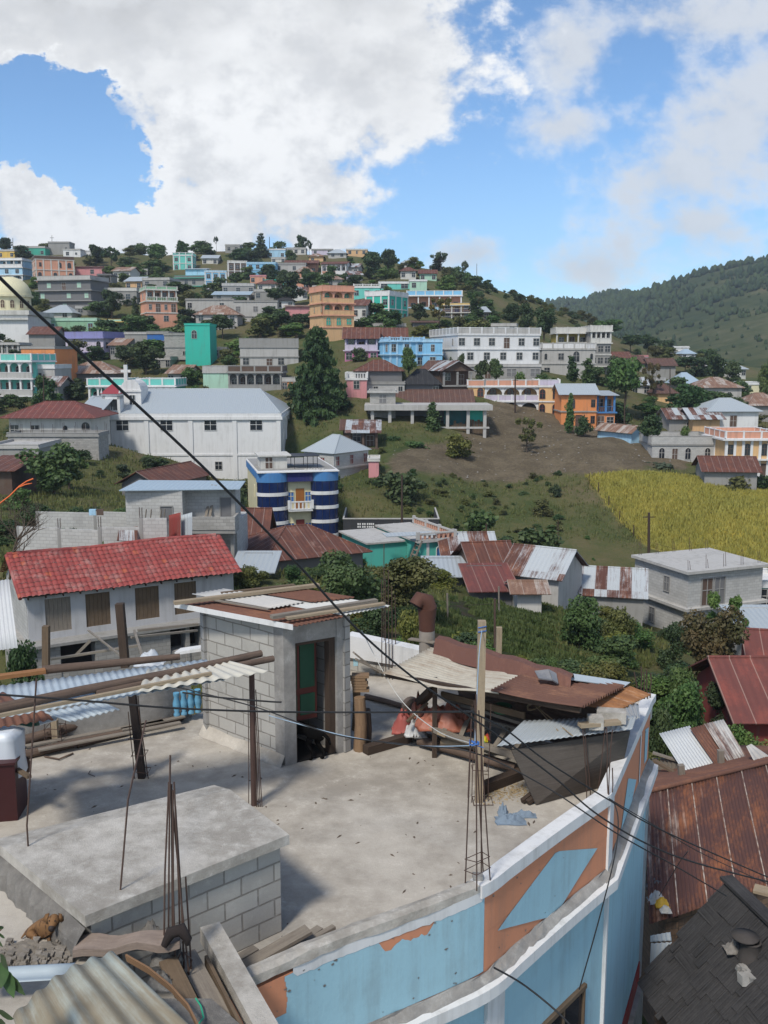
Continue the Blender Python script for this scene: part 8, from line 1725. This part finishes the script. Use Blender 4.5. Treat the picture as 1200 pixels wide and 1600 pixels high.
f = gz(492, 1186); f = Vector((f.x, f.y, ZT)); dogm = flat('black_coat', (.006, .0055, .0055), .9, .4, 12, 0, .1); bd = thing('dog', 'black dog going in through the hut doorway with its tail toward us', 'dog', tuple(f)); k = .52
ix = u2 * 1.0; 
def dv(s, l, h): return Vector((-ix.y * -s * k * 0 + u1.x * s * k + u2.x * l * k, u1.y * s * k + u2.y * l * k, h * k))
J = {'pel': (0, .0, .86), 'mid': (-.12, .45, .84), 'chest': (-.26, .95, .86), 'neck': (-.32, 1.2, 1.02), 'head': (-.36, 1.38, 1.12), 'snout': (-.40, 1.6, 1.06), 'tail1': (.16, -.12, .80), 'tail2': (.28, -.22, .62), 'tail3': (.33, -.22, .42),
     'hL': (-.12, .02, .66), 'kL': (-.14, .12, .46), 'hoL': (-.15, -.10, .25), 'pL': (-.15, -.06, .05), 'tL': (-.17, .04, .03), 'hR': (.12, -.02, .66), 'kR': (.14, .08, .46), 'hoR': (.16, -.18, .25), 'pR': (.15, -.16, .05), 'tR': (.14, -.05, .03),
     'sL': (-.40, .95, .62), 'eL': (-.40, .9, .40), 'fL': (-.40, .95, .05), 'sR': (-.14, .95, .62), 'eR': (-.14, .9, .4), 'fR': (-.14, .98, .05)}
E = [('pel', 'mid'), ('mid', 'chest'), ('chest', 'neck'), ('neck', 'head'), ('head', 'snout'), ('pel', 'tail1'), ('tail1', 'tail2'), ('tail2', 'tail3'), ('pel', 'hL'), ('hL', 'kL'), ('kL', 'hoL'), ('hoL', 'pL'), ('pL', 'tL'), ('pel', 'hR'), ('hR', 'kR'), ('kR', 'hoR'), ('hoR', 'pR'), ('pR', 'tR'), ('chest', 'sL'), ('sL', 'eL'), ('eL', 'fL'), ('chest', 'sR'), ('sR', 'eR'), ('eR', 'fR')]
RD = {'pel': .18, 'mid': .2, 'chest': .23, 'neck': .14, 'head': .13, 'snout': .06, 'tail1': .06, 'tail2': .055, 'tail3': .035, 'hL': .13, 'kL': .085, 'hoL': .045, 'pL': .04, 'tL': .04, 'hR': .13, 'kR': .085, 'hoR': .045, 'pR': .04, 'tR': .04, 'sL': .1, 'eL': .06, 'fL': .04, 'sR': .1, 'eR': .06, 'fR': .04}
nm = list(J); skinned('body', [dv(*J[q]) for q in nm], [(nm.index(a_), nm.index(c_)) for a_, c_ in E], [RD[q] * k for q in nm], dogm, bd)
# ---------------------------------------------------------------- roofs below on the right
rr = thing('rusty_roof_house', 'low house with a wide dark rust corrugated roof below the terrace wall', 'house', tuple(G(1040, 1440, -12.6)))
ra, rb_, ec = G(1005, 1240, -8.9), G(1300, 1168, -8.9), G(1035, 1438, -10.0); ec0 = ec + (ra - rb_).normalized() * .3; ed = ec + (rb_ - ra)
rustW = rust('wide_rust_roof', .80, (.40, .35, .31), (.215, .080, .036), (.072, .033, .029), stripes=1.0, panel=.85)
b = MB(); b.corr(ra, rb_, ec0, p2=ed, pitch=.09, amp=.012, ny=10, per=6, sag=lambda a_, b_: .012 * math.sin(a_ * 40)); b.build('roof', rustW, rr)
b = MB(); bk = Vector((-.9, 3.0, -1.2)); b.corr(ra + U * .0, rb_, ra + bk, p2=rb_ + bk, pitch=.09, amp=.012, ny=3, per=4); b.build('rear_roof', rustA, rr); b = MB(); b.tube([ra + U * .03, rb_ + U * .03], .06, 6); b.build('ridge_cap', rustA, rr)
b = MB(); cl_ = (ra - rb_).normalized() * -.3
for k, t_ in enumerate((.115, .235, .36, .49, .62)): p, q = ra.lerp(rb_, t_) + U * .02, ec0.lerp(ed, t_) + U * .02; b.beam(p, q, .02, .012, 0)
b.build('pale_lap', rust('lap_edge', .68, (.50, .47, .42), (.3, .15, .08), panel=9), rr)
b = MB(); wallbox(b, (ec + Vector((.15, .25, 0))).xy, (ed + Vector((.15, .25, 0))).xy, -13, -10.1, .2); q = ra + Vector((.3, -.1, 0)); wallbox(b, (ra + bk).xy + Vector((.25, -.2)), ec.xy + Vector((.2, .3)), -13, -10.15, .2); b.build('wall', uvblock('mud_brick', (.17, .11, .075), (.09, .07, .055), .3, .14, .014), rr)
for k, (quad, mt_, lb) in enumerate((((( 1030, 1146), (1077, 1134), (1126, 1200), (1074, 1215)), rust('white_zinc', .10, (.50, .52, .53), panel=4), 'bright white zinc sheet of the lean to row below the terrace'), (((1078, 1138), (1104, 1131), (1150, 1190), (1124, 1204)), rustA, 'plain rust sheet in the middle of the lean to row'), (((1100, 1131), (1130, 1124), (1168, 1186), (1141, 1196)), rust('striped_sheet', .5, (.46, .45, .43), (.28, .12, .05), stripes=1.0, panel=9), 'rust striped zinc sheet at the right of the lean to row'), (((1166, 1166), (1174, 1162), (1230, 1200), (1190, 1212)), paleA, 'zinc strip beside the wide rust roof at the right edge'))):
    a_, c_, d_, e_ = quad; b = MB(); b.corr(G(*a_, -9.0 + k * .03), G(*c_, -9.0 + k * .03), G(*e_, -9.55 + k * .03), p2=G(*d_, -9.55 + k * .03), pitch=.09, amp=.012, ny=4); b.solo('tin_sheet', mt_, lb, 'tin sheet')
for (a_, c_, lb) in (((1066, 1230), (1064, 1195), 'stub post left of the white zinc sheet'), ((1127, 1205), (1126, 1172), 'stub post between the lean to sheets')): f = G(*a_, -9.6); post(a_[0], a_[1], c_[0], c_[1], f, .13, gw, lb)
b = MB(); p0, p1 = G(1024, 1195, -9.7), G(1060, 1205, -9.7)
for k in range(7): p = p0.lerp(p1, k / 6); b.box(p.x - .07, p.y, -11.2, p.x + .07, p.y + .04, -9.5 + rng.uniform(-.1, .1))
b.solo('board_fence', gw, 'grey board fence under the white zinc sheet', 'fence'); plank(G(1022, 1188, -9.4), G(1062, 1212, -9.6), .12, .05, ow, 'brown board slanting beneath the white zinc sheet'); plank(G(1020, 1176, -9.35), G(1064, 1190, -9.45), .1, .04, gw, 'upper grey board slanting beneath the white zinc sheet')
# black shingle roof house
K1, KE = G(1153, 1394, -8.3), G(1014, 1552, -9.8); ax = Vector((.42, -2.05, 0)).normalized(); L = 6.5
sh = thing('shingle_house', 'house with an old black wooden shingle roof in the lower right corner', 'house', (*G(1015, 1552, -12.7).xy, -12.9))
shm = woodm('black_shingle', (.062, .058, .058), (.009, .009, .010)); b = MB(); dn_ = KE - K1; dn_ = dn_ - ax * dn_.dot(ax); nrm_ = ax.cross(dn_).normalized(); nrm_ = -nrm_ if nrm_.z < 0 else nrm_; rr_ = random.Random(21); rows_ = 6
for row in range(rows_):
    x = -.3 + rr_.uniform(0, .1)
    while x < L:
        w_ = rr_.choice((.09, .14, .2, .32, .45)) * rr_.uniform(.8, 1.2); t0, t1 = row / rows_ - .02, (row + 1) / rows_ + .05 + rr_.uniform(-.07, .05); lift = .035 + rr_.uniform(-.008, .008)
        p = K1 + ax * x; tl0, tl1 = rr_.uniform(-.01, .01), rr_.uniform(-.015, .015); c8 = []
        for hh in (0, .022):
            for (t_, s_, e_) in ((t1, 0, lift + tl1), (t1, w_ - .006, lift - tl1), (t0, w_ - .006, .006), (t0, 0, .006)): c8.append(tuple(p + ax * s_ + dn_ * t_ + nrm_ * (e_ + hh + .012)))
        b.hexa(c8); x += w_
b.build('roof', shm, sh)
b = MB(); b.slab((K1 + ax * -.3, K1 + ax * L, K1 + ax * L + dn_, K1 + ax * -.3 + dn_), .05); od_ = Vector((-dn_.x, -dn_.y, dn_.z)); b.build('roof_deck', dw, sh); b = MB(); b.slab((K1 + ax * -.3, K1 + ax * L, K1 + ax * L + od_, K1 + ax * -.3 + od_), .05); b.build('rear_roof', shm, sh)
b = MB(); b.beam(K1 + ax * -.35 + U * .06, K1 + ax * L + U * .06, .22, .05); b.build('ridge_board', shm, sh)
b = MB(); q = K1 + dn_ * .93 + ax * .15; q2 = K1 + dn_ * .93 + ax * L; q3 = K1 + od_ * .93 + ax * .15; wallbox(b, q.xy, q2.xy, -13, q.z - .1, .15); wallbox(b, q3.xy, q.xy, -13, q.z - .1, .15); b.add([(*q.xy, q.z - .1), (*q3.xy, q.z - .1), tuple(K1 + ax * .15 - U * .06)], [(0, 1, 2)]); b.build('wall', MATS['mud_brick'], sh)
ch = G(1172, 1500, -8.75); ch2 = thing('clay_chimney', 'broken clay pot chimney with crumbled mortar on the black shingles', 'chimney', tuple(ch)); b = MB(); b.lathe([(.17, -.1), (.16, .12), (.13, .28), (.15, .30), (.12, .31), (.10, .1)], ch, 14); b.build('pot', flat('sooty_clay', (.075, .065, .06), .9, .5, 8), ch2); b = MB(); b.lathe([(.02, .36), (.19, .34), (.2, .37), (.02, .40)], ch + Vector((-.08, .03, 0)), 14); b.build('lid', flat('sooty_clay', (.05, .05, .05)), ch2)
rr_ = random.Random(2); b = MB()
for _ in range(36): p = ch + Vector((rr_.uniform(-.22, .12), rr_.uniform(-.35, -.08), 0)); s = rr_.uniform(.025, .07); p.z = ch.z - .12 - .4 * (ch.y - p.y) * .3 + .08; b.hexa([(p.x + s * sx * rr_.uniform(.6, 1.2), p.y + s * sy * rr_.uniform(.6, 1.2), p.z + s * sz) for sz in (-1, 1) for sx, sy in ((-1, -1), (1, -1), (1, 1), (-1, 1))])
b.build('mortar_lumps', greyc, ch2)
q = K1 + dn_ * .32 + ax * .75 + nrm_ * .06; crumple(q, .13, .12, .15, 61, flat('striped_rag', (.26, .24, .22), .9, .6, 25), 'rag', 'balled grey striped rag on the black shingles', 'rag', 4, .5, 14)
plank(G(1178, 1388, -8.25), G(1235, 1402, -8.25), .22, .05, pale_w, 'pale short board lying behind the shingle ridge')
# litter heap and small tin shed between wall and roofs
for k, (px, py, s, c_, lb) in enumerate(((1026, 1408, .16, (.5, .5, .5), 'white rubbish bag on the corner of the wide rust roof'), (1034, 1414, .13, (.62, .38, .03), 'yellow rubbish bag on the corner of the wide rust roof'), (1024, 1388, .17, (.13, .13, .14), 'grey rubbish sack on the corner of the wide rust roof'), (1040, 1424, .10, (.55, .54, .5), 'small white bag below the yellow bag'))): crumple(G(px, py, -9.85), s, s * .8, s * 1.3, 70 + k, flat(('white_bag', 'yellow_bag', 'grey_sack', 'small_bag')[k], c_, .45, .4, 9), 'rubbish_bag', lb, 'rubbish bag', 3.5, .5, 12)
b = MB(); b.corr(G(1016, 1462, -10.2), G(1048, 1456, -10.2), G(1016, 1472, -10.3), p2=G(1050, 1470, -10.3), pitch=.09, amp=.012); q = G(1017, 1474, -10.3); b.corr(q, G(1050, 1472, -10.3), q - U * .8, pitch=.09, amp=.012, ny=2); b.solo('tin_hutch', zincA, 'tiny zinc hutch between the blue wall and the shingle roof', 'hutch')
# ---------------------------------------------------------------- wires
wire_m = flat('black_cable', (.012, .012, .013), .6); blue_r = flat('pale_blue_rope', (.30, .40, .50), .7)
def cable(pts, r_, label, mat=None, cat='cable', name='cable'):
    q = catmull([P(x, y, Y) for x, y, Y in pts], 8); b = MB(); b.tube(q, r_, 6); b.solo(name, mat or wire_m, label, cat)
cable([(-40, 395, 4.6), (60, 492, 5.0), (170, 592, 5.4), (330, 742, 6.0), (460, 876, 6.6), (560, 985, 7.0), (650, 1062, 7.4), (735, 1120, 7.7), (800, 1165, 7.9), (870, 1218, 8.1), (930, 1270, 8.2), (1010, 1318, 8.4), (1100, 1352, 9), (1260, 1392, 10)], .0088, 'thick black cable sweeping from upper left across the terrace to lower right')
cable([(735, 1112, 7.7), (790, 1140, 7.9), (855, 1190, 8.2), (955, 1252, 8.6), (1040, 1300, 9), (1240, 1388, 10)], .008, 'second black cable running beside the thick one past the parapet corner')
cable([(275, 1073, 11.5), (400, 1105, 11), (520, 1147, 10.5), (640, 1164, 10), (740, 1176, 9.7), (850, 1228, 9.5), (960, 1300, 9.3), (1060, 1356, 9.6), (1135, 1400, 10)], .0075, 'thin sagging wire passing low over the terrace floor')
cable([(-20, 1084, 9), (120, 1094, 9.3), (265, 1106, 9.6), (420, 1112, 10), (560, 1113, 10.3), (740, 1112, 7.75)], .011, 'level black wire crossing in front of the hut door'); cable([(285, 1082, 11.2), (345, 1090, 11.2), (418, 1096, 11.3), (440, 1097, 11.3)], .011, 'short black wire ending beside the hut wall')
cable([(420, 1118, 11.6), (540, 1150, 11), (650, 1165, 10.5), (741, 1165, 9.7)], .006, 'pale blue cord tied between hut and starter bars', blue_r, 'cord'); cable([(565, 985, 15), (620, 1085, 13.5), (680, 1140, 12), (741, 1163, 9.8)], .006, 'whitish cord slanting from the rear parapet to the starter bars', flat('white_cord', (.55, .55, .52), .8), 'cord'); cable([(753, 985, 12.3), (748, 1030, 11.5), (742, 1160, 9.7)], .006, 'pale blue cord hanging from the tall post', blue_r, 'cord')
cable([(952, 1248, 10.6), (960, 1256, 10.5), (966, 1285, 10.35), (960, 1340, 10.1), (935, 1440, 9.9), (905, 1546, 9.75)], .0075, 'thin wire running down the blue wall to the street window'); cable([(772, 1512, 8.25), (820, 1540, 7.9), (880, 1590, 7.6), (920, 1640, 7.3)], .009, 'black wire leaving the ledge toward the street'); cable([(955, 1250, 10.6), (1020, 1288, 11), (1100, 1335, 12), (1220, 1390, 13)], .006, 'thin grey wire over the wide rust roof'); cable([(1030, 1400, 13.5), (1060, 1350, 12.5), (1075, 1330, 11)], .006, 'short wire climbing to the cables over the rust roof')
# utility poles and fence posts in the middle distance
def upole(px, py0, py1, Y, label, r_=.11, arm=False):
    f = P(px, py0, Y); root = thing('utility_pole', label, 'pole', tuple(f)); t_ = P(px, py1, Y); b = MB(); b.tube([f - U * 1.0, t_], [r_, r_ * .7], 8); b.build('shaft', dw, root)
    if arm: b = MB(); b.beam(t_ + Vector((-.5, 0, -.4)), t_ + Vector((.5, 0, -.4)), .08, .08); b.build('crossarm', dw, root)
upole(1014, 920, 801, 84, 'tall dark utility pole in front of the yellow field', .16, True); upole(628, 835, 742, 90, 'slim dark pole rising beside the black parapet arcade', .12); upole(805, 645, 590, 149, 'dark pole in front of the peach arches', .15, True); upole(760, 850, 818, 78, 'short grey pole by the striped tin shack', .09); upole(872, 870, 812, 86, 'thin pole on the green slope edge', .06)
upole(604, 515, 498, 200, 'pole above the rust roofs below the teal house', .16); upole(976, 680, 625, 136, 'grey pole beside the orange house road', .13); upole(68, 640, 585, 128, 'pole behind the red hip roof house', .12); upole(421, 384, 370, 372, 'thin mast on the crest', .14); upole(20, 392, 372, 350, 'thin mast on the left end of the crest', .12); upole(745, 440, 412, 322, 'thin mast on the right ridge', .10); upole(1047, 640, 575, 172, 'pole among the right valley trees', .12)
f = P(81, 378, 352); root = thing('cross', 'tall thin cross on the crest blockhouse', 'cross', tuple(f)); b = MB(); b.tube([f - U, P(81, 368, 352)], .1, 6); b.build('shaft', gy, root); b = MB(); t_ = P(81, 371.5, 352); b.tube([t_ - Vector((.7, 0, 0)), t_ + Vector((.7, 0, 0))], .09, 6); b.build('arm', gy, root)
def fence(lst, label, hgt_=1.2, mat=None, wires=2):
    root = thing('wire_fence', label, 'fence', tuple(lst[0])); pts = []
    for a_, c_ in zip(lst[:-1], lst[1:]):
        kk = max(1, int((c_ - a_).length / 3.2)); pts += [a_.lerp(c_, k / kk) for k in range(kk)]
    pts = [Vector((p.x, p.y, T(p.x, p.y))) for p in pts]
    for p in pts: b = MB(); b.tube([p - U * .3, p + Vector((rng.uniform(-.08, .08), 0, hgt_ * rng.uniform(.8, 1.15)))], .055, 5); b.build('fence_post', mat or dw, root)
    for k in range(wires): b = MB(); b.tube([p + U * hgt_ * (.45 + .4 * k) for p in pts], .012, 4); b.build('fence_wire', rusty, root)
fence([hit(920, 755, 60), hit(968, 812, 60), hit(1012, 862, 60), hit(1090, 884, 60), hit(1205, 895, 60)], 'post and wire fence round the yellow field')
fence([hit(700, 968, 40), hit(780, 962, 40), hit(860, 975, 40)], 'pale post fence between garden and tin shacks', 1.5, gw, 1)
pr, f, t = post(779, 1028, 780, 980, P(779, 1028, 24), .14, pale_w, 'pale squared post standing behind the lean to'); pr, f, t = post(773, 1010, 773, 935, P(773, 1012, 25), .05, rusty, 'thin rod left of the pale post behind the lean to')
# poles and clutter before the red tile house
for (a_, c_, r_, lb) in (((80, 1030, 30), (220, 1008, 30), .05, 'long grey rail before the lower storey of the tile house'), ((215, 985, 34), (310, 975, 35), .06, 'board stacked along the ledge of the tile house'), ((205, 996, 33), (308, 985, 35), .05, 'second board stacked along the ledge of the tile house'), ((138, 985, 31), (196, 1030, 26), .03, 'thin pale pole slanting before the tile house'), ((210, 985, 33), (222, 1025, 28), .04, 'short slanting stick by the dark square post'), ((120, 1022, 32), (142, 1000, 32), .07, 'bent board propped before the tile house')):
    b = MB(); b.beam(P(*a_), P(*c_), r_ * 2, r_ * 1.4); b.solo('wood_rail', gw, lb, 'rail')
c = P(233, 1022, 27); crumple(c - U * .3, .42, .3, .5, 91, flat('white_tank', (.5, .53, .57), .5), 'covered_tank', 'pale plastic covered heap beside the dark square post', 'heap', 2, .3, 12)
b = MB(); q = [P(-60, 915, 28), P(14, 905, 28), P(28, 1012, 26), P(-60, 1024, 26)]; b.corr(q[0], q[1], q[3], p2=q[2], pitch=.11, amp=.016, ny=3); b.solo('tin_sheet', rust('bright_zinc', .03, (.52, .53, .54), panel=2), 'bright zinc roof sheet cut by the left edge beside the tile house', 'tin sheet')
b = MB(); b.beam(P(278, 1018, 15.5), P(320, 1012, 15.4), .25, .05); b.solo('white_board', white_p, 'white board lying between the awning and the hut', 'board')
# ---------------------------------------------------------------- air
m = bpy.data.materials.new('haze'); m.use_nodes = True; m.node_tree.nodes.clear(); n = N(m.node_tree)
vol = n('ShaderNodeVolumePrincipled', {'Color': (.80, .88, 1.0, 1), 'Density': .00021, 'Anisotropy': .2}); o_ = n('ShaderNodeOutputMaterial'); m.node_tree.links.new(vol.outputs[0], o_.inputs['Volume'])
b = MB(); b.box(-1750, -60, -140, 1750, 1770, 190); hz = b.build('haze', m); tag(hz, None, None, None, 'stuff')
